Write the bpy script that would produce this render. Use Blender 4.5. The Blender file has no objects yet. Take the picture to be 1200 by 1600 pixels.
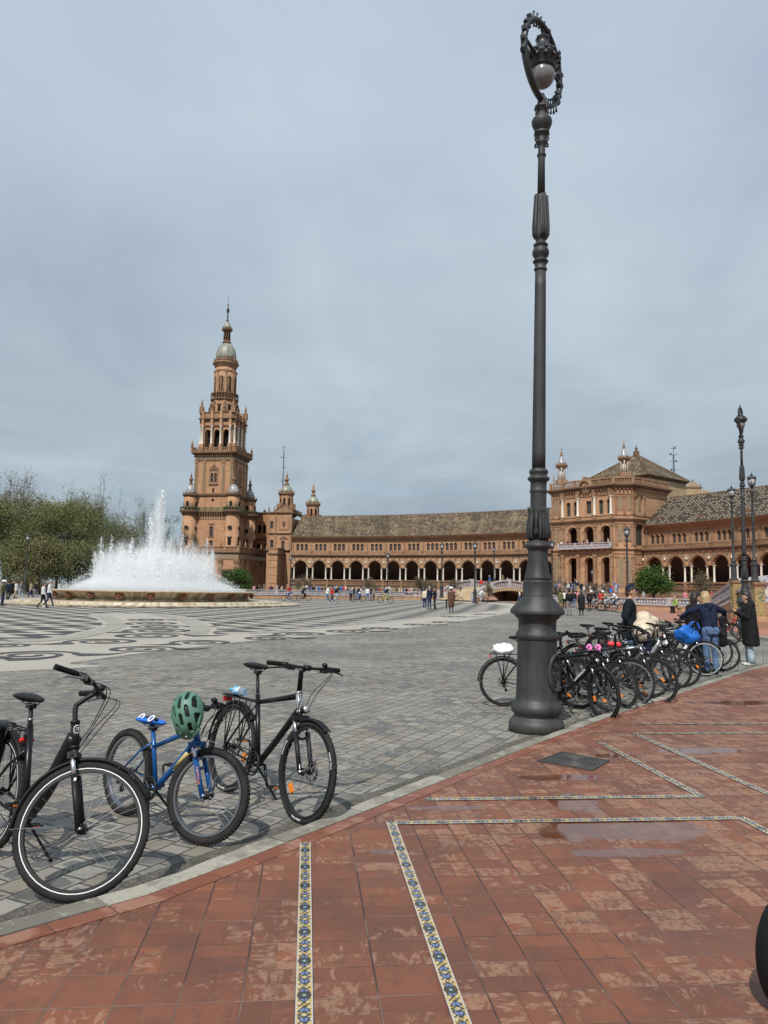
import bpy, math, random
from math import sin, cos, pi, radians, sqrt, atan2
from mathutils import Vector, Matrix, noise as mnoise
scene = bpy.context.scene
# ---------------------------------------------------------------- camera
FPX, CAMH, PITCH, ROLL = 1180.0, 1.66, radians(5.71), radians(0.95)
CM = Matrix.Rotation(pi/2+PITCH, 3, 'X') @ Matrix.Rotation(ROLL, 3, 'Z')
cd = bpy.data.cameras.new('camera'); cam = bpy.data.objects.new('camera', cd)
scene.collection.objects.link(cam); scene.camera = cam
cd.sensor_fit = 'VERTICAL'; cd.sensor_height = 32.0; cd.lens = FPX/1600*32.0
cd.clip_start = 0.05; cd.clip_end = 4000
cam.matrix_world = Matrix.Translation((0, 0, CAMH)) @ CM.to_4x4()
def ray(px, py): return CM @ Vector(((px-600)/FPX, -(py-800)/FPX, -1))
def G(px, py, z=0.0):                       # photograph pixel -> point on the level z
    d = ray(px, py); return Vector((0, 0, CAMH)) + d*((z-CAMH)/d.z)
def P(px, py, Y):                           # photograph pixel -> point at distance Y
    d = ray(px, py); return Vector((0, 0, CAMH)) + d*(Y/d.y)
# ---------------------------------------------------------------- view, world, sun
scene.view_settings.view_transform = 'Standard'; scene.view_settings.look = 'None'
scene.view_settings.exposure = 0.0; scene.view_settings.gamma = 1.0
scene.cycles.max_bounces = 6; scene.cycles.diffuse_bounces = 3; scene.cycles.glossy_bounces = 3
scene.cycles.transparent_max_bounces = 24; scene.cycles.volume_bounces = 6; scene.cycles.volume_step_rate = 0.12; scene.cycles.volume_max_steps = 1024
SUN_TO = Vector((-0.25, -0.80, 1.0)).normalized()
SUN_EL = math.asin(SUN_TO.z); SUN_AZ = atan2(SUN_TO.x, SUN_TO.y)
# ---- node expression helper
class X:
    def __init__(s, nb, k): s.nb, s.k = nb, k
    def __add__(a, b): return a.nb.m('ADD', a, b)
    def __radd__(a, b): return a.nb.m('ADD', b, a)
    def __sub__(a, b): return a.nb.m('SUBTRACT', a, b)
    def __rsub__(a, b): return a.nb.m('SUBTRACT', b, a)
    def __mul__(a, b): return a.nb.m('MULTIPLY', a, b)
    def __rmul__(a, b): return a.nb.m('MULTIPLY', b, a)
    def __truediv__(a, b): return a.nb.m('DIVIDE', a, b)
    def __rtruediv__(a, b): return a.nb.m('DIVIDE', b, a)
    def __neg__(a): return a.nb.m('MULTIPLY', a, -1)
    def __gt__(a, b): return a.nb.m('GREATER_THAN', a, b)
    def __lt__(a, b): return a.nb.m('LESS_THAN', a, b)
class NB:
    def __init__(s, nt): s.nt = nt; s._pos = None
    def n(s, t, **kw):
        nd = s.nt.nodes.new(t)
        for k, v in kw.items(): setattr(nd, k, v)
        return nd
    def put(s, inp, v):
        if isinstance(v, X): s.nt.links.new(v.k, inp)
        elif v is not None:
            if isinstance(v, (tuple, list)) and len(v) == 3 and len(inp.default_value) == 4: v = (*v, 1)
            inp.default_value = v
    def m(s, op, *a):
        nd = s.n('ShaderNodeMath', operation=op)
        for i, v in enumerate(a): s.put(nd.inputs[i], v)
        return X(s, nd.outputs[0])
    def fl(s, a): return s.m('FLOOR', a)
    def fr(s, a): return s.m('FRACT', a)
    def ab(s, a): return s.m('ABSOLUTE', a)
    def mn(s, a, *bs):
        for b in bs: a = s.m('MINIMUM', a, b)
        return a
    def mx(s, a, *bs):
        for b in bs: a = s.m('MAXIMUM', a, b)
        return a
    def ss(s, a, lo, hi):                   # smoothstep
        nd = s.n('ShaderNodeMapRange', interpolation_type='SMOOTHSTEP', clamp=True)
        for i, v in enumerate((a, lo, hi, 0.0, 1.0)): s.put(nd.inputs[i], v)
        return X(s, nd.outputs[0])
    def mix(s, f, a, b, mode='MIX'):
        nd = s.n('ShaderNodeMix', data_type='RGBA', blend_type=mode, clamp_factor=True)
        s.put(nd.inputs[0], f); s.put(nd.inputs[6], a); s.put(nd.inputs[7], b)
        return X(s, nd.outputs[2])
    def fmix(s, f, a, b): return a*(1.0-f) + b*f
    def vec(s, x, y, z=0.0):
        nd = s.n('ShaderNodeCombineXYZ')
        for i, v in enumerate((x, y, z)): s.put(nd.inputs[i], v)
        return X(s, nd.outputs[0])
    def sep(s, v):
        nd = s.n('ShaderNodeSeparateXYZ'); s.put(nd.inputs[0], v)
        return [X(s, o) for o in nd.outputs]
    def pos(s):
        if s._pos is None: s._pos = X(s, s.n('ShaderNodeNewGeometry').outputs['Position'])
        return s._pos
    def obj(s): return X(s, s.n('ShaderNodeTexCoord').outputs['Object'])
    def uv(s): return X(s, s.n('ShaderNodeTexCoord').outputs['UV'])
    def island(s): return X(s, s.n('ShaderNodeNewGeometry').outputs['Random Per Island'])
    def noise(s, v, sc, det=2.0, ro=0.5, dist=0.0):
        nd = s.n('ShaderNodeTexNoise'); s.put(nd.inputs['Vector'], v)
        nd.inputs['Scale'].default_value = sc; nd.inputs['Detail'].default_value = det
        nd.inputs['Roughness'].default_value = ro; nd.inputs['Distortion'].default_value = dist
        return X(s, nd.outputs[0])
    def wn(s, v, w=None):
        nd = s.n('ShaderNodeTexWhiteNoise', noise_dimensions='3D'); s.put(nd.inputs['Vector'], v)
        return X(s, nd.outputs[0])
    def vor(s, v, sc, feat='F1'):
        nd = s.n('ShaderNodeTexVoronoi', feature=feat); s.put(nd.inputs['Vector'], v); nd.inputs['Scale'].default_value = sc
        return nd
    def ramp(s, f, stops):
        nd = s.n('ShaderNodeValToRGB'); s.put(nd.inputs[0], f); el = nd.color_ramp.elements
        while len(el) < len(stops): el.new(0.5)
        for e, (p, c) in zip(el, stops): e.position = p; e.color = (*c, 1)
        return X(s, nd.outputs[0])
    def bump(s, h, st=0.5, dist=0.01):
        nd = s.n('ShaderNodeBump'); s.put(nd.inputs['Height'], h)
        nd.inputs['Strength'].default_value = st; nd.inputs['Distance'].default_value = dist
        return X(s, nd.outputs[0])
world = bpy.data.worlds.new('World'); scene.world = world; world.use_nodes = True
def make_world():
    nt = world.node_tree; nt.nodes.clear(); b = NB(nt)
    sky = b.n('ShaderNodeTexSky', sky_type='NISHITA', sun_disc=False, sun_elevation=SUN_EL, sun_rotation=SUN_AZ)
    d = X(b, b.n('ShaderNodeTexCoord').outputs['Generated'])
    x, y, z = b.sep(d)
    h = b.mx(z, 0.0) + 0.14
    p = b.vec(x/h*1.0, y/h*0.8, 0.3)
    n1 = b.noise(p, 0.55, 6, 0.52, 0.5)
    n2 = b.noise(b.vec(x/h+7.0, y/h*0.45, 2.0), 1.3, 5, 0.58, 0.9)
    n3 = b.noise(b.vec(x*1.4, y*1.4, z*3.2), 1.6, 3, 0.5)
    t = (n1*0.55 + n2*0.35 + n3*0.36 - 0.13 - .5)*1.25+.5
    up = b.ss(z, 0.05, 0.75)
    lo = b.ramp(t, [(0.36, (3.3, 4.1, 4.85)), (0.47, (4.0, 4.85, 5.55)), (0.56, (4.6, 5.45, 6.1)), (0.68, (5.5, 6.2, 6.8))])
    hi = b.ramp(t, [(0.34, (4.3, 5.2, 6.5)), (0.46, (4.9, 5.8, 7.0)), (0.56, (5.2, 6.15, 7.3)), (0.70, (6.1, 7.0, 7.95))])
    cl = b.mix(up, lo, hi)
    st = b.noise(b.vec(b.m('ARCTAN2', x, y)*1.5+z*2.2, z*13.0, 1.0), 1.0, 5, .6, .8); cl = b.mix(b.ss(z, .36, .05)*b.ss(st, .50, .36)*.42, cl, (3.0, 3.75, 4.55)); cl = b.mix(b.ss(z, .40, .08)*b.ss(st, .58, .74)*.45, cl, (5.5, 6.1, 6.5))
    gap = b.ss(b.noise(b.vec(x*3+4.4, y*3, z*9), 1.5, 3, .5), 0.60, 0.72)*b.ss(z, 0.30, 0.10)
    col = b.mix(gap*0.75, cl, X(b, sky.outputs[0]))
    bg = b.n('ShaderNodeBackground'); b.put(bg.inputs[0], col); bg.inputs[1].default_value = 0.1
    out = b.n('ShaderNodeOutputWorld'); nt.links.new(bg.outputs[0], out.inputs[0])
make_world()
sd = bpy.data.lights.new('sun', 'SUN'); sd.energy = 4.3; sd.angle = radians(0.6); sd.color = (1, 0.955, 0.89)
sun = bpy.data.objects.new('sun', sd); scene.collection.objects.link(sun)
sun.rotation_euler = (-SUN_TO).to_track_quat('-Z', 'Y').to_euler()
# ---------------------------------------------------------------- mesh builder
class MB:
    def __init__(s): s.v = []; s.f = []; s.mi = []; s.sm = []; s.uv = {}
    def add(s, vs, fs, mat=0, smooth=False, uvs=None):
        o = len(s.v); s.v += [Vector(q) for q in vs]
        for i, f in enumerate(fs):
            if uvs is not None: s.uv[len(s.f)] = uvs[i]
            s.f.append([o+k for k in f]); s.mi.append(mat); s.sm.append(smooth)
    def quad(s, a, b, c, d, mat=0, uv=None): s.add([a, b, c, d], [(0, 1, 2, 3)], mat, False, [uv] if uv else None)
    def box(s, c, size, mat=0, R=None):
        hx, hy, hz = size[0]/2, size[1]/2, size[2]/2
        vs = [Vector((x, y, z)) for x in (-hx, hx) for y in (-hy, hy) for z in (-hz, hz)]
        if R is not None: vs = [R @ q for q in vs]
        s.add([Vector(c)+q for q in vs], BOXF, mat)
    def fbox(s, F, s0, s1, d0, d1, z0, z1, mat=0):
        s.add([F(x, y, z) for x in (s0, s1) for y in (d0, d1) for z in (z0, z1)], BOXF, mat)
    def lathe(s, prof, n=16, c=(0, 0, 0), mat=0, smooth=True, M=None, a0=0.0, sx=1.0):
        c = Vector(c); vs = []; fs = []
        if smooth and len(prof) > 2:                    # hard edges where the profile turns sharply
            runs = [[prof[0]]]
            for i in range(1, len(prof)):
                runs[-1].append(prof[i])
                if i < len(prof)-1:
                    d0 = atan2(prof[i][1]-prof[i-1][1], prof[i][0]-prof[i-1][0]); d1 = atan2(prof[i+1][1]-prof[i][1], prof[i+1][0]-prof[i][0])
                    if abs((d1-d0+pi) % (2*pi)-pi) > .75: runs.append([prof[i]])
            if len(runs) > 1:
                for j, r_ in enumerate(runs): s._lathe(r_, n, c, mat, smooth, M, a0, sx, j == 0, j == len(runs)-1)
                return
        s._lathe(prof, n, c, mat, smooth, M, a0, sx, True, True)
    def _lathe(s, prof, n, c, mat, smooth, M, a0, sx, cap0, cap1):
        vs = []; fs = []
        for r, z in prof:
            for k in range(n):
                a = a0+2*pi*k/n; q = Vector((r*cos(a)*sx, r*sin(a), z))
                if M is not None: q = M @ q
                vs.append(c+q)
        for i in range(len(prof)-1):
            for k in range(n): fs.append((i*n+k, i*n+(k+1) % n, (i+1)*n+(k+1) % n, (i+1)*n+k))
        if cap0 and prof[0][0] > 1e-4: fs.append(tuple(range(n-1, -1, -1)))
        if cap1 and prof[-1][0] > 1e-4: fs.append(tuple((len(prof)-1)*n+k for k in range(n)))
        s.add(vs, fs, mat, smooth)
    def cyl(s, a, b, r, n=10, mat=0, r2=None): s.tube([a, b], [r, r if r2 is None else r2], n, mat)
    def tube(s, pts, rad, n=8, mat=0, closed=False, smooth=True, flat=1.0, upv=None):
        pts = [Vector(p) for p in pts]; m = len(pts)
        if not isinstance(rad, (list, tuple)): rad = [rad]*m
        vs = []; fs = []; prev = None
        for i in range(m):
            if closed: t = pts[(i+1) % m]-pts[i-1]
            else: t = pts[min(i+1, m-1)]-pts[max(i-1, 0)]
            if t.length < 1e-9: t = Vector((0, 0, 1))
            t.normalize()
            if upv is not None: u = Vector(upv)-t*t.dot(Vector(upv))
            elif prev is None: u = t.orthogonal()
            else: u = prev-t*t.dot(prev)
            if u.length < 1e-6: u = t.orthogonal()
            u.normalize(); prev = u; w = t.cross(u)
            for k in range(n):
                a = 2*pi*k/n+pi/4; vs.append(pts[i]+(u*cos(a)+w*sin(a)*flat)*rad[i])
        for i in range(m if closed else m-1):
            j = (i+1) % m
            for k in range(n): fs.append((i*n+k, i*n+(k+1) % n, j*n+(k+1) % n, j*n+k))
        if not closed:
            fs.append(tuple(range(n-1, -1, -1))); fs.append(tuple((m-1)*n+k for k in range(n)))
        s.add(vs, fs, mat, smooth and n > 4)
    def ell(s, c, r, nu=12, nv=8, mat=0, R=None):
        prof = []; c = Vector(c); vs = []; fs = []
        for i in range(nv+1):
            ph = -pi/2+pi*i/nv
            for k in range(nu):
                a = 2*pi*k/nu; q = Vector((r[0]*cos(ph)*cos(a), r[1]*cos(ph)*sin(a), r[2]*sin(ph)))
                if R is not None: q = R @ q
                vs.append(c+q)
        for i in range(nv):
            for k in range(nu): fs.append((i*nu+k, i*nu+(k+1) % nu, (i+1)*nu+(k+1) % nu, (i+1)*nu+k))
        s.add(vs, fs, mat, True)
    def loft(s, rings, mat=0, smooth=True, caps=True):
        n = len(rings[0]); vs = [q for r in rings for q in r]; fs = []
        for i in range(len(rings)-1):
            for k in range(n): fs.append((i*n+k, i*n+(k+1) % n, (i+1)*n+(k+1) % n, (i+1)*n+k))
        if caps: fs.append(tuple(range(n-1, -1, -1))); fs.append(tuple((len(rings)-1)*n+k for k in range(n)))
        s.add(vs, fs, mat, smooth)
    def torus(s, c, R, r, n=32, k=8, axis=(0, 1, 0), mat=0, sx=1.0, arc=(0, 2*pi)):
        ax = Vector(axis).normalized(); u = ax.orthogonal() if abs(ax.y) < .9 else Vector((1, 0, 0)); u = (u-ax*ax.dot(u)).normalized(); w = ax.cross(u)
        full = abs(arc[1]-arc[0]-2*pi) < 1e-6; m = n if full else n+1
        pts = [Vector(c)+u*R*sx*cos(arc[0]+(arc[1]-arc[0])*i/n)+w*R*sin(arc[0]+(arc[1]-arc[0])*i/n) for i in range(m)]
        s.tube(pts, r, k, mat, closed=full, upv=ax)
    def xf(s, M, start=0):
        for i in range(start, len(s.v)): s.v[i] = M @ s.v[i]
    def mesh(s, name, mats):
        me = bpy.data.meshes.new(name); me.from_pydata([tuple(q) for q in s.v], [], s.f)
        for m in (mats if isinstance(mats, (list, tuple)) else [mats]): me.materials.append(m)
        me.polygons.foreach_set('material_index', s.mi); me.polygons.foreach_set('use_smooth', s.sm)
        if s.uv:
            l = me.uv_layers.new(name='UVMap').data
            for i, p in enumerate(me.polygons):
                if i in s.uv:
                    for j, li in enumerate(p.loop_indices): l[li].uv = s.uv[i][j]
        me.update(); return me
    def build(s, name, mats, parent=None, loc=None, rot=None):
        o = bpy.data.objects.new(name, s.mesh(name, mats)); scene.collection.objects.link(o)
        if parent is not None: o.parent = parent
        if loc is not None: o.location = loc
        if rot is not None: o.rotation_euler = rot
        return o
BOXF = [(0, 1, 3, 2), (4, 6, 7, 5), (0, 4, 5, 1), (2, 3, 7, 6), (0, 2, 6, 4), (1, 5, 7, 3)]
def empty(name, loc=(0, 0, 0), rot=(0, 0, 0)):
    o = bpy.data.objects.new(name, None); scene.collection.objects.link(o); o.location = loc; o.rotation_euler = rot
    o.empty_display_size = .2; return o
def tag(o, label=None, cat=None, group=None, kind=None):
    if label: o['label'] = label
    if cat: o['category'] = cat
    if group: o['group'] = group
    if kind: o['kind'] = kind
    return o
def kids(o): return [c for c in bpy.data.objects if c.parent == o]
def copy_tree(o, parent=None):
    c = o.copy(); scene.collection.objects.link(c)
    if parent is not None: c.parent = parent
    for k in kids(o): copy_tree(k, c)
    return c
def spline(pts, n=6):
    pts = [Vector(p) for p in pts]; out = []
    for i in range(len(pts)-1):
        p0 = pts[max(i-1, 0)]; p1 = pts[i]; p2 = pts[i+1]; p3 = pts[min(i+2, len(pts)-1)]
        for k in range(n):
            t = k/n; out.append(.5*((2*p1)+(p2-p0)*t+(2*p0-5*p1+4*p2-p3)*t*t+(3*p1-p0-3*p2+p3)*t**3))
    out.append(pts[-1]); return out
_txt = {}
def text_mesh(mb, txt, size, M, mat=0, bend=None, ext=0.0008):   # lettering as real raised letters
    cu = bpy.data.curves.new('lettering', 'FONT'); cu.body = txt; cu.size = size; cu.extrude = ext; cu.align_x = 'CENTER'; cu.align_y = 'CENTER'; cu.resolution_u = 3
    ob = bpy.data.objects.new('lettering', cu); scene.collection.objects.link(ob)
    bpy.context.view_layer.update()
    me = bpy.data.meshes.new_from_object(ob.evaluated_get(bpy.context.evaluated_depsgraph_get()))
    vs = [v.co.copy() for v in me.vertices]
    if bend: vs = [bend(q) for q in vs]
    mb.add([M @ q for q in vs], [tuple(p.vertices) for p in me.polygons], mat)
    bpy.data.objects.remove(ob); bpy.data.curves.remove(cu); bpy.data.meshes.remove(me)
# ---------------------------------------------------------------- materials
def mat(name, col=(.5, .5, .5), rough=.5, metal=0.0, spec=.5, fn=None, trans=0.0, emit=None):
    m = bpy.data.materials.new(name); m.use_nodes = True; nt = m.node_tree
    bs = nt.nodes['Principled BSDF']; b = NB(nt)
    bs.inputs['Base Color'].default_value = (*col, 1); bs.inputs['Roughness'].default_value = rough
    bs.inputs['Metallic'].default_value = metal; bs.inputs['Specular IOR Level'].default_value = spec
    bs.inputs['Transmission Weight'].default_value = trans
    if fn:
        r = fn(b) or {}
        for k, v in r.items(): b.put(bs.inputs[k], v)
    return m
def mottled(name, col, col2, sc=4.0, rough=.5, rvar=.15, metal=0.0, bump=0.0, spec=.5, det=4, coord='obj'):
    def fn(b):
        p = b.obj() if coord == 'obj' else b.pos()
        n = b.noise(p, sc, det, .6); r = {'Base Color': b.mix(b.ss(n, .35, .65), col, col2), 'Roughness': b.noise(p, sc*2.3, 3)*rvar*2+(rough-rvar)}
        if bump: r['Normal'] = b.bump(b.noise(p, sc*5, 3), bump, .01)
        return r
    return mat(name, col, rough, metal, spec, fn)
def brickfn(c1, c2, c3, course=.32):
    def fn(b):
        p = b.pos(); x, y, z = b.sep(p)
        n = b.noise(p, .22, 5, .6); n2 = b.noise(p, 2.2, 4, .65)
        st = b.noise(b.vec(x*1.1, y*1.1, z*.10), 1.0, 4, .6)
        row = b.fl(z/course); br = b.wn(b.vec(b.fl((x+y*.6)/.55+row*.5), row, 0.0))
        c = b.mix(b.ss(n, .3, .7), c1, c2); c = b.mix(b.ss(n2, .52, .78)*.6, c, c3)
        c = b.mix(br*.38, c, c3); c = b.mix(b.ss(st, .55, .8)*.5, c, (c3[0]*.6, c3[1]*.6, c3[2]*.6))
        return {'Base Color': c, 'Normal': b.bump(b.ss(b.ab(b.fr(z/course)-.5), .38, .5)*-1.0+n2*.6, .5, .05)}
    return fn
M_ = {}
M_['brick'] = mat('tan_brick', rough=.85, spec=.2, fn=brickfn((.43, .252, .146), (.49, .315, .190), (.245, .13, .074)))
M_['bricktower'] = mat('orange_brick', rough=.85, spec=.2, fn=brickfn((.41, .230, .132), (.465, .282, .166), (.235, .12, .07)))
M_['brickred'] = mat('red_brick', rough=.85, spec=.2, fn=brickfn((.33, .162, .085), (.38, .205, .112), (.19, .085, .046)))
M_['stone'] = mat('terracotta_trim', rough=.85, spec=.2, fn=brickfn((.27, .160, .095), (.35, .222, .135), (.12, .07, .045), 1.0))
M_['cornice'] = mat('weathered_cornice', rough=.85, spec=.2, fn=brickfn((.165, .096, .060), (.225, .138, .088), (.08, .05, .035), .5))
M_['render'] = mottled('tan_render', (.40, .30, .175), (.34, .245, .145), .3, .85, .05, coord='pos')
M_['marble'] = mottled('white_marble', (.72, .68, .60), (.60, .55, .47), 1.2, .45, .1, coord='pos')
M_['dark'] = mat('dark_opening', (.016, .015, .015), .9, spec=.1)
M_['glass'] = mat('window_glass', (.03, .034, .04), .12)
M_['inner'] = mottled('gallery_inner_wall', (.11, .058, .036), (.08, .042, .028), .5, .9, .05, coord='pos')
M_['greenband'] = mottled('green_glazed_band', (.15, .15, .075), (.10, .115, .07), 1.5, .45, .1, coord='pos')
M_['azulejo'] = mat('painted_tile_panel', rough=.35, fn=lambda b: {'Base Color': b.ramp(b.noise(b.pos(), 3.0, 4, .7), [(.36, (.14, .12, .085)), (.46, (.28, .22, .15)), (.54, (.27, .19, .10)), (.64, (.11, .12, .10))])})
M_['domegreen'] = mottled('grey_green_dome_tile', (.30, .31, .25), (.21, .22, .18), .9, .35, .1, coord='pos')
M_['domewhite'] = mottled('glazed_white_dome_tile', (.34, .345, .35), (.23, .235, .245), .9, .3, .1, coord='pos')
def rooffn(b):
    u, v, _ = b.sep(b.uv()); cu = b.fl(u/.42); cv = b.fl(v/.48 + cu*.37)
    r = b.wn(b.vec(cu, cv, 0.0))*.62+b.wn(b.vec(b.fl(u/.84+v*.35), 5.0, 2.0))*.38; st = b.wn(b.vec(cu, 9.0, 0.0))
    pr = b.ss(b.ab(b.fr(u/.42)-.5), .12, .46)
    big = b.noise(b.vec(u*.12, v*.4, 0.0), 1.0, 3)
    c = b.mix(b.ss(r, .36, .66), (.070, .054, .037), (.190, .142, .090)); c = b.mix((r > .76)*1.0, c, (.29, .23, .155))
    c = b.mix(st*.40, c, (.10, .075, .048)); c = b.mix(pr*.80, c, (.040, .031, .023)); c = b.mix(b.ss(big, .42, .7)*.35, c, (.28, .20, .11))
    return {'Base Color': c, 'Normal': b.bump(b.m('SINE', u*(2*pi/.42))*.5+b.fr(v/.48)*.25, .7, .12)}
M_['roof'] = mat('clay_tile_roof', rough=.8, spec=.2, fn=rooffn)
def roof2fn(b):
    u, v, _ = b.sep(b.uv()); cu = b.fl(u/.34); cv = b.fl(v/.62+b.fr(cu*.5))
    r = b.wn(b.vec(cu, cv, 0.0)); f = b.fr(v/.62+b.fr(cu*.5)); fu = b.ab(b.fr(u/.34)-.5)
    dot = (r > .36)*(b.fr(cu*.5) > .25)*b.ss(f, .68, .58)*b.ss(fu, .47, .40)*b.ss(f, .12, .2)
    c = b.mix(b.noise(b.vec(u*.3, v*.3, 0.0), 1.0, 3), (.040, .032, .024), (.085, .066, .044))
    c = b.mix(dot, c, (.40, .35, .27)); c = b.mix(b.ss(fu, .36, .5)*.6, c, (.03, .025, .02))
    return {'Base Color': c, 'Normal': b.bump(b.m('SINE', u*(2*pi/.34)), .6, .12)}
M_['roofdot'] = mat('white_spotted_tile_roof', rough=.8, spec=.2, fn=roof2fn)
def ironfn(b):
    p = b.obj(); x, y, z = b.sep(p); n = b.noise(p, 2.0, 5, .65); st = b.noise(b.vec(x*9.0, y*9.0, z*.55), 1.0, 5, .65); f = b.noise(p, 28, 4, .7); chip = b.ss(b.noise(p, 9, 5, .7), .66, .70)
    c = b.mix(b.ss(n, .3, .7), (.042, .043, .043), (.022, .023, .024)); c = b.mix(b.ss(st, .46, .66)*.75, c, (.011, .011, .012)); c = b.mix(b.ss(f, .6, .75)*.4, c, (.085, .084, .080)); c = b.mix(chip*.6, c, (.075, .052, .038)); c = b.mix(b.ss(z, .30, .0)*b.ss(n, .3, .6)*.5, c, (.07, .064, .055))
    return {'Base Color': c, 'Roughness': .46+n*.2+chip*.2, 'Normal': b.bump(f*.5+n+chip*-.4, .35, .008)}
M_['ceramicfar'] = mottled('pale_ceramic', (.50, .46, .42), (.30, .28, .33), 4.0, .4, .1, coord='pos')
M_['iron'] = mat('painted_cast_iron', rough=.5, fn=ironfn)
M_['irondark'] = mottled('black_cast_iron', (.022, .024, .027), (.030, .032, .034), 4.0, .42, .12, bump=.15)
M_['frost'] = mat('ribbed_lamp_glass', (.16, .155, .16), .22, fn=lambda b: {'Base Color': b.mix(b.ss(b.ab(b.m('SINE', b.m('ARCTAN2', b.sep(b.obj())[1], b.sep(b.obj())[0])*16.0)), .2, .9), (.15, .147, .15), (.19, .186, .19))})
M_['paleglass'] = mat('lantern_glass', (.36, .37, .38), .2)
M_['black'] = mat('black_rubber', (.009, .009, .010), .7, spec=.2)
M_['tyre'] = mottled('tyre_rubber', (.017, .017, .017), (.028, .027, .026), 9.0, .8, .08, bump=.2, spec=.18)
M_['paintblack'] = mat('satin_black_paint', (.006, .006, .007), .32, spec=.35)
M_['paintmatt'] = mat('matt_black_paint', (.010, .010, .011), .5, spec=.3)
M_['plastic'] = mat('black_plastic', (.010, .010, .011), .5, spec=.25)
M_['steel'] = mat('bright_steel', (.62, .62, .64), .3, metal=1.0); M_['spoke'] = mat('spoke_steel', (.20, .20, .21), .55, metal=.3)
M_['alloy'] = mat('grey_alloy', (.35, .35, .36), .35, metal=1.0)
M_['darkmetal'] = mat('dark_metal', (.03, .03, .031), .45, metal=.6)
M_['blue'] = mat('metallic_blue_paint', (.006, .075, .25), .28, metal=.15)
M_['bluesat'] = mat('bright_blue_vinyl', (.008, .12, .48), .5)
M_['yellow'] = mat('pale_yellow_decal', (.55, .45, .16), .4)
M_['white'] = mat('white_paint', (.78, .78, .77), .4)
M_['silver'] = mat('silver_paint', (.42, .44, .46), .32, metal=.5)
M_['orange'] = mat('amber_reflector', (.75, .20, .015), .25)
M_['redlens'] = mat('red_lens', (.5, .012, .012), .2)
M_['helmet'] = mottled('sage_green_helmet_shell', (.072, .175, .128), (.085, .195, .145), 6.0, .5, .05)
M_['pinkred'] = mat('coral_red_vinyl', (.75, .05, .07), .4)
M_['pink'] = mat('pink_fabric', (.70, .22, .50), .7)
M_['skin'] = mottled('skin', (.52, .30, .21), (.46, .25, .17), 14.0, .55, .05)
M_['foam'] = mat('white_water', (.90, .93, .95), .45, spec=.3)
def flat(name, c, rough=.8):
    def fn(b):
        p = b.obj(); x, y, z = b.sep(p); w = b.noise(b.vec(x*7.0, y*7.0, z*3.2), 1.0, 4, .6, 1.2); n = b.noise(p, 5, 4, .6)
        return {'Base Color': b.mix(b.ss(n, .35, .68), tuple(min(1, q*1.12) for q in c), tuple(q*.66 for q in c)), 'Normal': b.bump(w, 1.0, .06)}
    return mat(name, c, rough, spec=.2, fn=fn)
CL = {k: flat(k+'_cloth', c) for k, c in dict(
    black=(.014, .014, .016), navy=(.012, .018, .045), darkgreen=(.007, .014, .019), white=(.72, .72, .70), cream=(.68, .58, .44), grey=(.20, .20, .21), beige=(.42, .34, .25),
    red=(.50, .035, .03), blue=(.03, .14, .48), jeans=(.10, .17, .30), lightjeans=(.34, .42, .48), darkjeans=(.03, .045, .09), brown=(.10, .055, .035), green=(.30, .42, .12), pink=(.60, .22, .26), olive=(.13, .12, .06)).items()}
HAIR = {k: mottled(k+'_hair', c, tuple(q*.6 for q in c), 22.0, .5, .1) for k, c in dict(dark=(.022, .013, .010), brown=(.075, .042, .025), blonde=(.44, .30, .15), grey=(.35, .34, .33)).items()}
# ================================================================ GROUND
KZ = 0.085
def rows2d(pts): return [Vector((p.x, p.y, 0)) for p in pts]
kerb_px = [(0, 1440), (240, 1372), (480, 1285), (640, 1225), (800, 1165), (870, 1140), (1000, 1097), (1200, 1036)]
kp = rows2d([G(x, y, KZ) for x, y in kerb_px])
kp = [kp[0]-Vector((.69, .66, 0))*5.5] + kp + [kp[-1]+Vector((.70, .78, 0))*9, kp[-1]+Vector((.8, .7, 0))*22]
kerb_line = spline(kp, 10)
def offs(line, d):
    out = []
    for i, p in enumerate(line):
        t = (line[min(i+1, len(line)-1)]-line[max(i-1, 0)]).normalized(); out.append(p+Vector((t.y, -t.x, 0))*d)
    return out
def resample(line, step):
    out = [line[0].copy()]; acc = 0.0
    for a, b in zip(line, line[1:]):
        L = (b-a).length; t = step-acc
        while t <= L: out.append(a.lerp(b, t/L)); t += step
        acc = (acc+L) % step
    return out
kerb_line = resample(kerb_line, .10)
def ribbon(mb, l1, l2, z, m=0, closed=False):
    n = 0.0
    for i in range(len(l1)-1):
        a, b, c, d = l1[i], l1[i+1], l2[i+1], l2[i]; L = (b-a).length
        mb.quad(Vector((a.x, a.y, z)), Vector((b.x, b.y, z)), Vector((c.x, c.y, z)), Vector((d.x, d.y, z)), m, [(0, n), (0, n+L), (1, n+L), (1, n)]); n += L
def sheet(name, pts, z, m, kind='structure'):
    mb = MB(); mb.add([Vector((p[0], p[1], z)) for p in pts], [tuple(range(len(pts)))]); o = mb.build(name, m); o['kind'] = kind; return o
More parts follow.
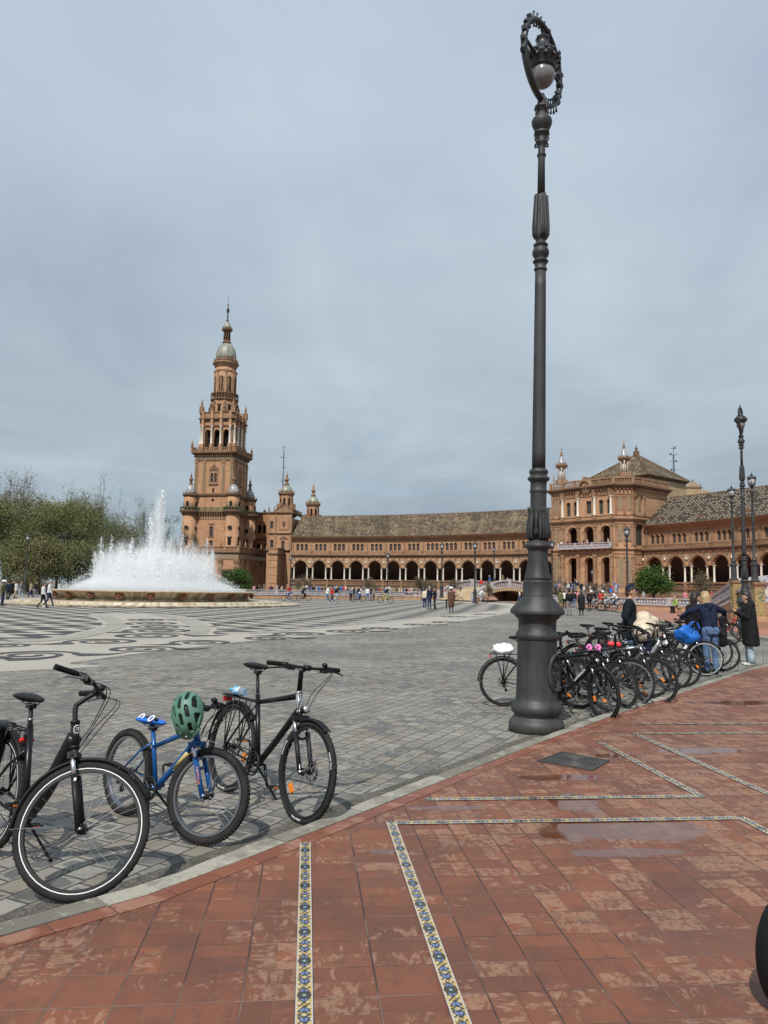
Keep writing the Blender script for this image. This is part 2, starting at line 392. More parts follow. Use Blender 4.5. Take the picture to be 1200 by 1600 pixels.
def settfn(b):
    p = b.pos(); x, y, _ = b.sep(p); w1 = b.noise(p, 1.3, 2)-.5; w2 = b.noise(b.vec(x+31.0, y, 0.0), 1.3, 2)-.5
    a = radians(26.5); pu, pv = .185, .172
    u = x*sin(a)+y*cos(a)+w1*.05; v = x*cos(a)-y*sin(a)+w2*.05
    row = b.fl(v/pv); uu = u/pu+b.wn(b.vec(row, 4.0, 0.0)); col = b.fl(uu); fu = b.fr(uu); fv = b.fr(v/pv)
    e = b.mn(b.mn(fu, 1.0-fu)*pu, b.mn(fv, 1.0-fv)*pv) + (b.noise(p, 22, 3)-.5)*.010
    joint = b.ss(e, .0115, .002); r = b.wn(b.vec(col, row, 0.0)); r2 = b.wn(b.vec(col, row, 5.0))
    c = b.mix(r, (.195, .185, .160), (.298, .281, .240)); c = b.mix(b.ss(r2, .78, .8)*.6, c, (.21, .170, .125))
    fine = b.noise(p, 60, 3, .7); c = b.mix(b.ss(fine, .35, .75)*.45, c, (.13, .128, .122))
    big = b.noise(p, .35, 4, .6); c = b.mix(b.ss(big, .42, .68)*.5, c, (.10, .099, .094)); c = b.mix(b.ss(b.noise(p, 3.4, 5, .7), .60, .70)*.45, c, (.075, .072, .066)); c = b.mix(b.ss(b.noise(p, .16, 3, .5), .50, .64)*.35, c, (.30, .285, .25))
    rr = b.mx(b.ab(fu-.5)*pu, b.ab(fv-.5)*pv)+(b.noise(p, 11, 4, .65)-.5)*.11+(r-.5)*.03
    wet = b.ss(rr, .068, .050)*(r2 < .55)*b.ss(b.noise(p, .5, 3), .40, .52)
    c = b.mix(wet*.75, c, (.062, .061, .059)); c = b.mix(joint*.85, c, (.045, .041, .034))
    moss = joint*b.ss(b.noise(p, 1.1, 3), .58, .7); c = b.mix(moss*.7, c, (.055, .065, .022))
    return {'Base Color': c, 'Roughness': .78-wet*.33-b.ss(big, .5, .7)*.12, 'Normal': b.bump(joint*-1.0+fine*.22+r*.25, .8, .012)}
M_['sett'] = mat('granite_setts', rough=.7, spec=.35, fn=settfn)
sheet('street', [(-1500, -300), (1500, -300), (1500, 2500), (-1500, 2500)], 0.0, M_['sett'])
def gutterfn(b):
    p = b.pos(); n = b.noise(p, 5, 5, .65); n2 = b.noise(p, 45, 4, .7)
    c = b.mix(n, (.085, .079, .066), (.26, .24, .20)); c = b.mix(b.ss(n2, .48, .62)*.7, c, (.05, .047, .04)); c = b.mix(b.ss(b.noise(p, 16, 5, .7), .56, .64)*.7, c, (.27, .25, .21)); c = b.mix(b.ss(b.noise(p, 1.2, 3), .55, .68)*.5, c, (.06, .066, .03))
    return {'Base Color': c, 'Normal': b.bump(n2*1.4+n*1.5, 1.0, .03)}
M_['gutter'] = mat('worn_gutter_mortar', rough=.85, spec=.3, fn=gutterfn)
g_in = offs(kerb_line, .004); g_out = [p+Vector((0, 0, 0)) for p in offs(kerb_line, -.27)]
for i, q in enumerate(g_out):
    q.x += .035*mnoise.noise(Vector((i*.13, 1, 0)))-.02*mnoise.noise(Vector((i*.5, 5, 0))); q.y += .035*mnoise.noise(Vector((i*.13, 9, 0)))
mb = MB(); ribbon(mb, g_out, g_in, .004); o = mb.build('gutter', M_['gutter']); o['kind'] = 'structure'
# kerb stones: one long object, each stone slightly different
def kerbfn(b):
    p = b.pos(); r = b.island(); n = b.noise(p, 3.5, 5, .65); f = b.noise(p, 38, 4, .7)
    c = b.mix(r, (.165, .152, .122), (.37, .345, .288)); c = b.mix(b.ss(n, .44, .62)*.7, c, (.13, .12, .097)); c = b.mix(b.ss(f, .48, .70)*.5, c, (.15, .14, .12)); c = b.mix(b.ss(b.noise(p, 9, 6, .75), .57, .62)*.55, c, (.40, .375, .32))
    return {'Base Color': c, 'Roughness': .75-b.ss(n, .5, .7)*.2, 'Normal': b.bump(n*1.6+f*.5, .8, .012)}
M_['kerb'] = mat('kerb_stone', rough=.7, spec=.35, fn=kerbfn)
rng = random.Random(4); mb = MB(); i = 0; KW = .150
while i < len(kerb_line)-12:
    L = rng.randint(6, 12); j = i+L; seg = kerb_line[i:j+1]; dz = rng.uniform(-.008, .006); do = rng.uniform(-.016, .016); kw = KW
    t0 = (seg[1]-seg[0]).normalized()*.008; seg = [seg[0]+t0]+seg[1:-1]+[seg[-1]-t0]
    fo = offs(seg, do); bk = offs(seg, kw); bv = offs(seg, do+.018)
    rings = []
    for q, (a, c, b_) in enumerate(zip(fo, bv, bk)):
        w = .006*mnoise.noise(Vector((a.x*9, a.y*9, 0))); e = .014*mnoise.noise(Vector((a.x*14, a.y*14, 3)))*Vector((-.7, .7, 0)); a = a+e; c = c+e*1.6
        rings.append([Vector((a.x, a.y, -.05)), Vector((a.x, a.y, KZ-.022+dz+w)), Vector((c.x, c.y, KZ+dz+w)), Vector((b_.x, b_.y, KZ+dz*.4)), Vector((b_.x, b_.y, -.05))])
    mb.loft(rings, 0, False); i = j
o = mb.build('kerb', M_['kerb']); o['kind'] = 'structure'
# ---------------- terracotta pavement
PZ = .080
A_, B_ = G(477, 1318, PZ), G(475, 1600, PZ); VV = (A_-B_); VV.z = 0; VV.normalize(); UU = Vector((VV.y, -VV.x, 0))
def uvof(p): return (p.dot(UU), p.dot(VV))
def puv(u, v, z=PZ): q = UU*u+VV*v; return Vector((q.x, q.y, z))
u1 = (uvof(A_)[0]+uvof(B_)[0])/2; u2 = (uvof(G(612, 1288, PZ))[0]+uvof(G(722, 1600, PZ))[0])/2
u3 = (uvof(G(1117, 1245, PZ))[0]+uvof(G(920, 1160, PZ))[0])/2; u4 = (uvof(G(985, 1148, PZ))[0]+uvof(G(1200, 1235, PZ))[0])/2
v1 = (uvof(G(612, 1288, PZ))[1]+uvof(G(1180, 1278, PZ))[1])/2; v2 = (uvof(G(665, 1250, PZ))[1]+uvof(G(1117, 1245, PZ))[1])/2
v3 = uvof(G(1200, 1146, PZ))[1]; v4 = uvof(G(1200, 1131, PZ))[1]
TP = .238
PUD = [(1093, 1172, .55, .16), (973, 1181, .30, .12), (905, 1256, .22, .30), (985, 1298, .70, .24), (985, 1332, .38, .10), (1165, 1098, .9, .22), (880, 1215, .5, .10), (700, 1262, .35, .06), (600, 1330, .10, .05)]
def paverfn(b, far=False):
    p = b.pos(); x, y, _ = b.sep(p)
    u = x*UU.x+y*UU.y; v = x*VV.x+y*VV.y
    bandu = (u > u1)*(u < u2)*(v < v1+.02) + (u > u3)*(u < u4)*(v > v2) ; bandv = (v > v1)*(v < v2)*(u > u1) + (v > v3)*(v < v4)
    bandu = b.mn(bandu, 1.0); bandv = b.mn(bandv, 1.0)*(1.0-bandu)
    hw = (u2-u1)/2
    cu0 = (u-u1)/TP; cv0 = (v-v1)/TP
    cu = b.fmix(bandu, cu0, (u-u1)/hw); cv = b.fmix(bandv, cv0, (v-v1)/((v2-v1)/2))
    iu = b.fl(cu); iv = b.fl(cv); fu = b.fr(cu); fv = b.fr(cv)
    par = b.m('MODULO', b.ab(iu+iv), 2.0) > .5
    par = b.mx(par*(1.0-bandu), bandv)                      # 1: split along u, 0: split along v
    a = b.fmix(par, fv, fu)
    wob = (b.noise(p, 30, 2)-.5)*.004
    e = b.mn(b.mn(fu, 1.0-fu), b.mn(fv, 1.0-fv), b.ab(a-.5))*TP+wob
    eo = b.mn(fu, 1.0-fu)*TP+wob
    joint = b.mx(b.ss(b.mn(b.mn(fu, 1.0-fu), b.mn(fv, 1.0-fv))*TP+wob, .0042, .0012), b.ss(b.ab(a-.5)*TP+wob, .0030, .0008)*.55); wide = b.ss(eo, .0058, .002)
    tid = b.vec(iu*2.0+b.fl(a*2.0)*par, iv*2.0+b.fl(a*2.0)*(1.0-par), 1.0)
    r = b.wn(tid); r2 = b.wn(b.vec(iu*2.0+b.fl(a*2.0)*par, iv*2.0+b.fl(a*2.0)*(1.0-par), 7.0))
    c = b.mix(r, (.150, .052, .0265), (.196, .070, .034)); c = b.mix(b.ss(r2, .85, .87)*.5, c, (.232, .074, .030))
    n = b.noise(p, 1.7, 5, .6); c = b.mix(b.ss(n, .42, .66)*.55, c, (.088, .036, .023))
    # worn glaze, tile by tile
    am = b.fmix(par, u, v); ac = b.fmix(par, v, u)
    wv = b.noise(b.vec(am*24.0+r*40.0, ac*9.0+r2*20.0, 0.0), 1.0, 7, .68, .6)
    region = b.noise(p, .55, 3, .55)+ b.ss(u, u2-.3, u2+.9)*.085 + b.ss(v, 4.4, 2.6)*-.02
    worn = b.ss(wv*.62+region*.42+(r2-.5)*.16+b.ss(e, .0, .03)*.02, .570, .615)
    worn = worn*b.ss(b.noise(p, 26, 4, .7), .36, .50)
    c = b.mix(worn*.50, c, (.33, .205, .135)); c = b.mix(b.ss(b.noise(p, 55, 3, .7), .52, .72)*.35, c, (.10, .045, .028))
    grime = b.ss(b.noise(b.vec(am*9.0, ac*5.0, 4.0), 1.0, 6, .7), .50, .66); c = b.mix(grime*.50, c, (.085, .042, .030))
    dust = joint*b.ss(b.noise(p, 2.1, 2), .46, .58); c = b.mix(joint, c, (.075, .036, .026)); c = b.mix(dust*.30, c, (.42, .30, .22)); c = b.mix(wide*(1.0-dust)*.8, c, (.045, .028, .022))
    # damp patches and puddles lying on the tiles
    pud = None
    for px, py, ru, rv in PUD:
        q = G(px, py, PZ); qu, qv = uvof(q); du = (u-qu)/ru; dv = (v-qv)/rv
        f = du*du+dv*dv; pud = f if pud is None else b.mn(pud, f)
    nz = b.noise(p, 3.2, 4, .6)
    wet = b.ss(pud+(nz-.5)*3.0, .92, .60)
    damp = b.ss(b.noise(p, .9, 4, .6), .50, .66)*(1.0-worn)
    c = b.mix(wet*.55, c, (.095, .034, .018)); c = b.mix(damp*.28, c, (.12, .042, .024))
    ro = .64-damp*.16+worn*.12+(r-.5)*.12; ro = ro*(1.0-wet)+wet*.045
    h = (joint*-1.0+(r-.5)*.35+b.noise(p, 40, 3)*.12)*(1.0-wet*.97)
    return {'Base Color': c, 'Roughness': ro, 'Normal': b.bump(h, .55, .006)}
M_['paver'] = mat('terracotta_paving', rough=.5, spec=.5, fn=paverfn)
inner = offs(kerb_line, KW+.0015)
pts = [(p.x, p.y) for p in inner[::3]]
mb = MB(); far = [(60, 45), (90, -40), (-20, -40)]
allp = [Vector((x, y, PZ)) for x, y in pts+far]; k = len(allp)
mb.add(allp+[Vector((q.x, q.y, -.03)) for q in allp], [tuple(range(k))]+[(i, (i+1) % k, k+(i+1) % k, k+i) for i in range(k)])
o = mb.build('pavement', M_['paver']); o['kind'] = 'structure'
def edgefn(b):
    u, v, _ = b.sep(b.uv()); p = b.pos(); r = b.wn(b.vec(b.fl(v/.30), 2.0, 0.0)); e = b.mn(b.fr(v/.30), 1.0-b.fr(v/.30))*.30
    j = b.ss(e+(b.noise(p, 30, 2)-.5)*.004, .004, .001); n = b.noise(p, 4, 5, .6)
    c = b.mix(r, (.165, .052, .024), (.215, .074, .036)); c = b.mix(b.ss(n, .53, .62)*.5, c, (.36, .20, .14)); c = b.mix(j, c, (.06, .03, .02))
    return {'Base Color': c, 'Roughness': .35+n*.25, 'Normal': b.bump(j*-1.0+b.noise(p, 40, 2)*.2, .5, .006)}
mb = MB(); ribbon(mb, offs(kerb_line, KW+.012), offs(kerb_line, KW+.125), PZ+.003); o = mb.build('pavement_edging', mat('terracotta_edging', rough=.45, fn=edgefn)); o['kind'] = 'structure'
# glazed ceramic strips
def stripfn(b):
    u, v, _ = b.sep(b.uv()); U = (u-.5)*.068; L = .27; V = (b.fr(v/L)-.5)*L; V2 = b.ab(V); p = b.pos()
    d0 = b.m('SQRT', U*U+V*V)
    c = X(b, b.n('ShaderNodeRGB').outputs[0]); c.k.default_value = (.48, .45, .36, 1)
    yel = b.ss(b.noise(b.vec(U*70, V*70, 0.0), 1.0, 3, .7), .42, .52); c = b.mix(yel, c, (.46, .31, .055))
    dk = b.ss(b.m('SINE', V*160.0+b.m('SINE', U*230.0)*1.4), .25, .6)*b.ss(b.ab(U), .028, .020); c = b.mix(dk*.85, c, (.022, .025, .03))
    tt = b.ab(V2-.066); hw = b.ss(tt, .012, .045)*.017+.006; c = b.mix(b.ss(b.ab(U)-hw, .001, -.001)*(tt > .012)*(tt < .052), c, (.012, .013, .016)); c = b.mix(b.ss(b.ab(U)-hw+.006, .001, -.0005)*(tt > .021)*(tt < .047)*b.ss(b.ab(U), .0012, .0024), c, (.13, .18, .35))
    mid = b.ab(U)+b.ab(V2-.066)*.9; c = b.mix(b.ss(mid, .013, .011), c, (.03, .03, .03)); c = b.mix(b.ss(mid, .009, .0075), c, (.40, .28, .06))
    end = b.ab(V2-.135)+b.ab(U)*.7; c = b.mix(b.ss(end, .022, .019), c, (.02, .022, .026)); c = b.mix(b.ss(end, .013, .010), c, (.52, .44, .22))
    c = b.mix(b.ss(d0, .0285, .0275), c, (.022, .016, .012)); c = b.mix(b.ss(b.ab(d0-.019), .004, .003), c, (.045, .034, .018)); c = b.mix(b.ss(d0, .0125, .0115), c, (.04, .03, .02)); c = b.mix(b.ss(d0, .0085, .007), c, (.20, .40, .44))
    edge = b.ss(b.ab(U), .0290, .0305); c = b.mix(edge, c, (.42, .44, .47)); c = b.mix(b.ss(b.ab(U), .0325, .0335), c, (.03, .025, .02))
    tj = b.mn(b.fr(v/.135), 1.0-b.fr(v/.135))*.135; c = b.mix(b.ss(tj, .0016, .0006), c, (.08, .06, .04))
    w = b.ss(b.noise(p, 11, 4, .65), .60, .74); c = b.mix(w*.55, c, (.33, .27, .2))
    return {'Base Color': c, 'Roughness': .22+w*.4}
M_['strip'] = mat('glazed_border_tile', rough=.25, fn=stripfn)
mb = MB(); SW = .034; vb = uvof(B_)[1]-2.5
def strip_u(u, va, vb_): mb.quad(puv(u-SW, va, PZ+.007), puv(u+SW, va, PZ+.007), puv(u+SW, vb_, PZ+.007), puv(u-SW, vb_, PZ+.007), 0, [(0, va), (1, va), (1, vb_), (0, vb_)])
def strip_v(v, ua, ub): mb.quad(puv(ua, v-SW, PZ+.007), puv(ub, v-SW, PZ+.007), puv(ub, v+SW, PZ+.007), puv(ua, v+SW, PZ+.007), 0, [(0, ua), (0, ub), (1, ub), (1, ua)])
strip_u(u1, vb, uvof(A_)[1]); strip_u(u2, vb, v1+SW); strip_v(v1, u2+SW, u3-SW); strip_v(v2, uvof(G(665, 1250, PZ))[0], u3+SW)
strip_u(u3, v2+SW, uvof(G(920, 1160, PZ))[1]); strip_u(u3, vb, v1+SW); strip_u(u4, v2-.5, v3-SW); strip_v(v3, u4-SW, u4+9); strip_v(v4, uvof(G(1000, 1133, PZ))[0], u4+9)
o = mb.build('tile_border', M_['strip']); o['kind'] = 'structure'
# ---------------- plaza of pebbles with zigzags and scrolls
def pebfn(c1, c2):
    def fn(b):
        p = b.pos(); n = b.noise(p, 18, 4, .7); n2 = b.noise(p, .5, 4, .6); c = b.mix(b.ss(n, .3, .7), c1, c2); c = b.mix(b.ss(n2, .45, .7)*.35, c, tuple(q*.55 for q in c1))
        return {'Base Color': c, 'Normal': b.bump(b.noise(p, 30, 3), .8, .02)}
    return fn
M_['peb'] = mat('white_pebble_mosaic', rough=.75, fn=pebfn((.42, .392, .33), (.29, .268, .222)))
M_['pebdark'] = mat('dark_pebble_mosaic', rough=.75, fn=pebfn((.040, .040, .041), (.072, .070, .067)))
M_['pebgrey'] = mat('grey_sett_band', rough=.75, fn=pebfn((.25, .235, .20), (.33, .31, .265)))
def zigfn(b):
    p = b.pos(); x, y, _ = b.sep(p); w = b.noise(p, .25, 2)-.5
    yy = y*.985+x*.17+w*.3; xx = x*.985-y*.17
    tri = b.ab(b.fr(yy/1.8)-.5)*2.0
    t = b.fr((xx+tri*1.45)/2.1); d = b.ss(b.ab(t-.5)+(b.noise(p, 3, 2)-.5)*.05, .300, .278)
    n = b.noise(p, 18, 4, .7); n2 = b.noise(p, .4, 4, .6); lc = b.mix(n, (.43, .40, .34), (.29, .268, .225)); dc = b.mix(n, (.030, .030, .031), (.062, .060, .057))
    c = b.mix(d, lc, dc); c = b.mix(b.ss(n2, .5, .7)*.25, c, (.22, .2, .17))
    return {'Base Color': c, 'Normal': b.bump(b.noise(p, 30, 3), .8, .02)}
M_['zig'] = mat('zigzag_pebble_mosaic', rough=.75, fn=zigfn)
edge_px = [(0, 1050), (110, 1036), (220, 1021), (300, 1012), (400, 1001), (500, 993.5), (600, 985), (680, 976.5), (740, 968), (800, 957), (825, 951), (830, 946)]
epts = spline([Vector((-24, 4, 0))]+rows2d([G(*q) for q in edge_px])+[Vector((8, 112, 0)), Vector((-20, 128, 0))], 6)
sheet('plaza', [(p.x, p.y) for p in epts]+[(-95, 128), (-95, 4)], .005, M_['peb'])
zl = [(-90, 1002), (0, 1001.5), (50, 999), (85, 995.5), (120, 988.5), (148, 981.5), (159, 976.5), (157, 971), (149, 966.5), (138, 962), (150, 959.5), (200, 958.5), (262, 960), (292, 964.5), (318, 971), (334, 977.5), (339, 983), (335, 990.5), (380, 989.5), (430, 985.5), (480, 981), (530, 976.5), (590, 971.5), (660, 964), (725, 957.5), (775, 953), (795, 949), (785, 945.5), (745, 942.5), (700, 941.5)]
zp = rows2d([G(*q) for q in zl]); zs = spline(zp, 4)
sheet('plaza_zigzag', [(p.x, p.y) for p in zs]+[(4, 105), (-90, 105), (-90, 22)], .010, M_['zig'])
mb = MB()
la = spline(zp[1:10], 6); ribbon(mb, offs(la, .25), offs(la, .95), .015)
lb = spline(zp[12:18], 6); ribbon(mb, offs(lb, .25), offs(lb, 1.0), .015)
lc = spline(zp[18:26], 6); ribbon(mb, offs(lc, .2), offs(lc, .55), .015)
o = mb.build('plaza_band', M_['pebgrey']); o['kind'] = 'structure'
mb = MB(); rng = random.Random(8)
SC = [(47, 1024.5, 74, 1), (162, 1003, 58, -1), (222, 1015, 55, 1), (237, 994, 62, 1), (250, 986, 55, -1), (248, 980, 48, 1), (240, 974.5, 42, -1), (232, 969, 36, 1), (8, 1009.5, 42, -1), (317, 1004.5, 50, -1), (420, 998, 42, 1), (472, 991, 45, -1), (545, 987, 40, 1), (597, 982.5, 32, -1), (655, 976.5, 28, 1), (700, 972.5, 25, -1), (712, 964, 26, 1), (760, 960, 20, -1), (-60, 1032, 70, 1), (-80, 1013, 50, -1)]
for px, py, hw, sgn in SC:
    c = G(px, py); R = hw*c.y/FPX*.95; n = 56; l1 = []; l2 = []
    for i in range(n+1):
        t = i/n; a = sgn*(t*2*pi*2.05)+.6+(pi if sgn < 0 else 0); r = R*(1-t*.86); w = R*(.15+.10*sin(min(t*3, 1)*pi)) if t < .92 else R*.1
        if t > .8: w = R*(.25+(t-.8)*.4)*.5+R*.03
        d = Vector((cos(a), sin(a)*1.05, 0)); l1.append(c+d*(r+w/2)); l2.append(c+d*max(r-w/2, 0))
    ribbon(mb, l1, l2, .015)
    a = .6+(pi if sgn < 0 else 0); d = Vector((cos(a), sin(a), 0)); t = Vector((-d.y, d.x, 0))*-sgn
    b0 = c+d*R; tail = [b0-d*R*.16, b0+d*R*.12, b0+d*R*.55+t*R*.30, b0+d*R*1.15+t*R*.12, b0+d*R*.5+t*R*.62, b0+t*R*.62-d*R*.1]
    mb.add([Vector((q.x, q.y, .0145)) for q in tail], [(0, 1, 2, 4, 5), (2, 3, 4)])
o = mb.build('plaza_scrolls', M_['pebdark']); o['kind'] = 'structure'
# ---------------- far pavement by the canal and park soil
M_['paver_far'] = mottled('red_pavement', (.27, .10, .06), (.36, .17, .11), .8, .6, .1, coord='pos')
fk = rows2d([G(*q, .1) for q in [(760, 938.5), (850, 944), (905, 949), (960, 954), (1000, 961), (1040, 971), (1100, 983), (1195, 996), (1290, 1010)]])
fl_ = [(p.x, p.y) for p in spline(fk, 6)]
sheet('canal_pavement', fl_+[(70, 30), (90, 90), (50, 150), (8, 150)], .10, M_['paver_far'])
mb = MB(); fkl = spline(fk, 6); l2 = offs(fkl, .25)
for a, b_, c, d in zip(fkl, fkl[1:], l2[1:], l2): mb.add([Vector((q.x, q.y, z)) for q in (a, b_, c, d) for z in (-.02, .13)], [(1, 3, 5, 7), (0, 2, 3, 1), (4, 6, 7, 5)])
o = mb.build('canal_kerb', M_['kerb']); o['kind'] = 'structure'
sheet('park_ground', [(-320, 70), (-52, 88), (-60, 150), (-80, 330), (-320, 330)], .02, mottled('park_soil', (.16, .12, .075), (.10, .095, .05), .2, .9, .05, coord='pos'))
# manhole cover
mc = [G(*q, PZ) for q in ((840, 1190), (878, 1176), (953, 1190), (925, 1205))]; cen = sum(mc, Vector())/4
root = empty('manhole_cover', (cen.x, cen.y, PZ)); tag(root, 'dark square iron manhole cover with concentric rings set in the red tiles', 'manhole cover')
a = [Vector((q.x-cen.x, q.y-cen.y, 0)) for q in mc]; mb = MB()
for i in range(4):
    p, q = a[i], a[(i+1) % 4]; mb.add([p+Vector((0, 0, .0)), q, q*.93, p*.93, p+Vector((0, 0, .012)), q+Vector((0, 0, .012)), q*.93+Vector((0, 0, .012)), p*.93+Vector((0, 0, .012))], [(4, 5, 6, 7), (0, 1, 5, 4), (2, 3, 7, 6)])
mb.build('frame', M_['iron'], root)
mb = MB(); mb.add([q*.92+Vector((0, 0, .007)) for q in a], [(0, 1, 2, 3)])
ex = (a[1]-a[0]).normalized(); hy = min((a[1]-a[0]).length, (a[2]-a[1]).length)/2
for k in range(1, 7): mb.torus((0, 0, .008), hy*.14*k, .008, 40, 6, (0, 0, 1))
mb.build('cover_plate', M_['iron'], root)
# ================================================================ BUILDINGS
def frame(O, d):                    # planar facade: s along d, positive depth towards the viewer side of it
    O = Vector((O[0], O[1], 0)); d = Vector((d[0], d[1], 0)).normalized(); n = Vector((d.y, -d.x, 0))
    def F(s, dd, z): q = O+d*s+n*dd; return Vector((q.x, q.y, z))
    F.O, F.d, F.n = O, d, n; return F
def s_at(F, px):                    # where the view ray of a photograph column meets the facade
    r = ray(px, 880); a = F.d; b = r; den = a.x*b.y-a.y*b.x
    return (-(F.O.x*b.y)+F.O.y*b.x)/den
def wall(mb, F, s0, s1, z0, z1, ops=(), d=0.0, rev=.4, mat=0, seg=8, step=None, rmat=None):
    xs = {s0, s1}
    for o in ops:
        a, b = o[0], o[1]; xs |= {a, b}
        if o[4]:
            for k in range(1, seg): xs.add((a+b)/2-(b-a)/2*cos(pi*k/seg))
    if step:
        k = 1
        while s0+k*step < s1: xs.add(s0+k*step); k += 1
    xs = sorted(x for x in xs if s0-1e-6 <= x <= s1+1e-6)
    xs = [x for i, x in enumerate(xs) if i == 0 or x-xs[i-1] > 1e-5]
    def top(o, x):
        a, b, zb, zt, arch = o[:5]
        if not arch: return zt
        r = (b-a)/2; h = min(r, zt-zb) if arch == 1 else arch; q = max(0, 1-((x-(a+b)/2)/r)**2); return zt-h+h*sqrt(q)
    rm = mat if rmat is None else rmat
    for p, q in zip(xs, xs[1:]):
        cur0 = cur1 = z0
        for o in sorted((o for o in ops if o[0] <= p+1e-5 and o[1] >= q-1e-5), key=lambda o: o[2]):
            if o[2] > cur0+1e-4: mb.quad(F(p, d, cur0), F(q, d, cur1), F(q, d, o[2]), F(p, d, o[2]), mat)
            if o[2] > z0+1e-4: mb.quad(F(p, d, o[2]), F(q, d, o[2]), F(q, d-rev, o[2]), F(p, d-rev, o[2]), rm)
            t0, t1 = top(o, p), top(o, q)
            mb.quad(F(p, d, t0), F(q, d, t1), F(q, d-rev, t1), F(p, d-rev, t0), rm); cur0, cur1 = t0, t1
        mb.quad(F(p, d, cur0), F(q, d, cur1), F(q, d, z1), F(p, d, z1), mat)
    for o in ops:
        for x in o[:2]: 
            t = top(o, x) if o[4] else o[3]
            if t-o[2] > 1e-3: mb.quad(F(x, d, o[2]), F(x, d-rev, o[2]), F(x, d-rev, t), F(x, d, t), rm)
def band(mb, F, s0, s1, d0, d1, z0, z1, mat=0, step=None):
    n = 1 if not step else max(1, int((s1-s0)/step))
    xs = [s0+(s1-s0)*k/n for k in range(n+1)]
    mb.loft([[F(x, d0, z0), F(x, d1, z0), F(x, d1, z1), F(x, d0, z1)] for x in xs], mat, False)
def cornice(mb, F, s0, s1, z, h, d, mat=0, step=None, ext=True):   # three stepped mouldings
    for k, (f0, f1, dd) in enumerate(((0, .35, .35), (.35, .7, .7), (.7, 1, 1.0))):
        e = d*dd if ext else 0; band(mb, F, s0-e, s1+e, -.05, d*dd, z+h*f0+(.003*k), z+h*f1+(.003*k), mat, step)
def balus(mb, F, s0, s1, d, z0, z1, sp=.42, mat=0, step=None, post=3.0, w=.11, rail=.14):
    band(mb, F, s0, s1, d-.14, d+.14, z0, z0+rail, mat, step); band(mb, F, s0, s1, d-.16, d+.16, z1-rail, z1, mat, step)
    n = max(1, int((s1-s0)/sp))
    for k in range(n):
        s = s0+(s1-s0)*(k+.5)/n; a, b = z0+rail, z1-rail; m = (a+b)/2
        mb.loft([[F(s-r, d-r, z), F(s+r, d-r, z), F(s+r, d+r, z), F(s-r, d+r, z)] for r, z in ((w*.45, a), (w*.75, a+(m-a)*.6), (w*.32, b))], mat, False, False)
    if post:
        n = max(1, round((s1-s0)/post))
        for k in range(n+1):
            s = s0+(s1-s0)*k/n; mb.fbox(F, s-.2, s+.2, d-.2, d+.2, z0-.02, z1+.06, mat)
def column(mb, c, z0, z1, r, mat=0, n=10, ped=0.0):
    h = z1-z0; c = Vector((c[0], c[1], 0))
    mb.lathe([(r*1.35, z0), (r*1.35, z0+h*.03), (r*1.1, z0+h*.045), (r, z0+h*.07), (r*.86, z1-h*.11), (r*1.0, z1-h*.10), (r*.9, z1-h*.085), (r*1.35, z1-h*.03)], n, c, mat)
    mb.box((c.x, c.y, z1-h*.014), (r*2.8, r*2.8, h*.028), mat)
def finial(mb, c, z0, h, r, mat=0, n=8):
    mb.lathe([(r, z0), (r*1.1, z0+h*.08), (r*.5, z0+h*.14), (r*.75, z0+h*.28), (r*.9, z0+h*.42), (r*.4, z0+h*.56), (r*.5, z0+h*.62), (r*.22, z0+h*.72), (.0, z0+h)], n, (c[0], c[1], 0), mat)
def pane_box(F, s0, s1, z0, z1, d, parent, m, name='window', arch=0, bars=None):
    mb = MB()
    if arch:
        r = (s1-s0)/2; pts = [(s0, z0), (s1, z0)]+[((s0+s1)/2+r*cos(pi*k/8), z1-r+r*sin(pi*k/8)) for k in range(9)]
        mb.add([F(a, d, b) for a, b in pts], [tuple(range(len(pts)))])
    else: mb.quad(F(s0, d, z0), F(s1, d, z0), F(s1, d, z1), F(s0, d, z1))
    mid = (s0+s1)/2; w = .035
    mb.fbox(F, mid-w, mid+w, d-.02, d+.06, z0, z1-.05, 1); mb.fbox(F, s0+.01, s1-.01, d-.02, d+.05, z0+(z1-z0)*.55-w, z0+(z1-z0)*.55+w, 1)
    return mb.build(name, [m, bars or M_['cornice']], parent)
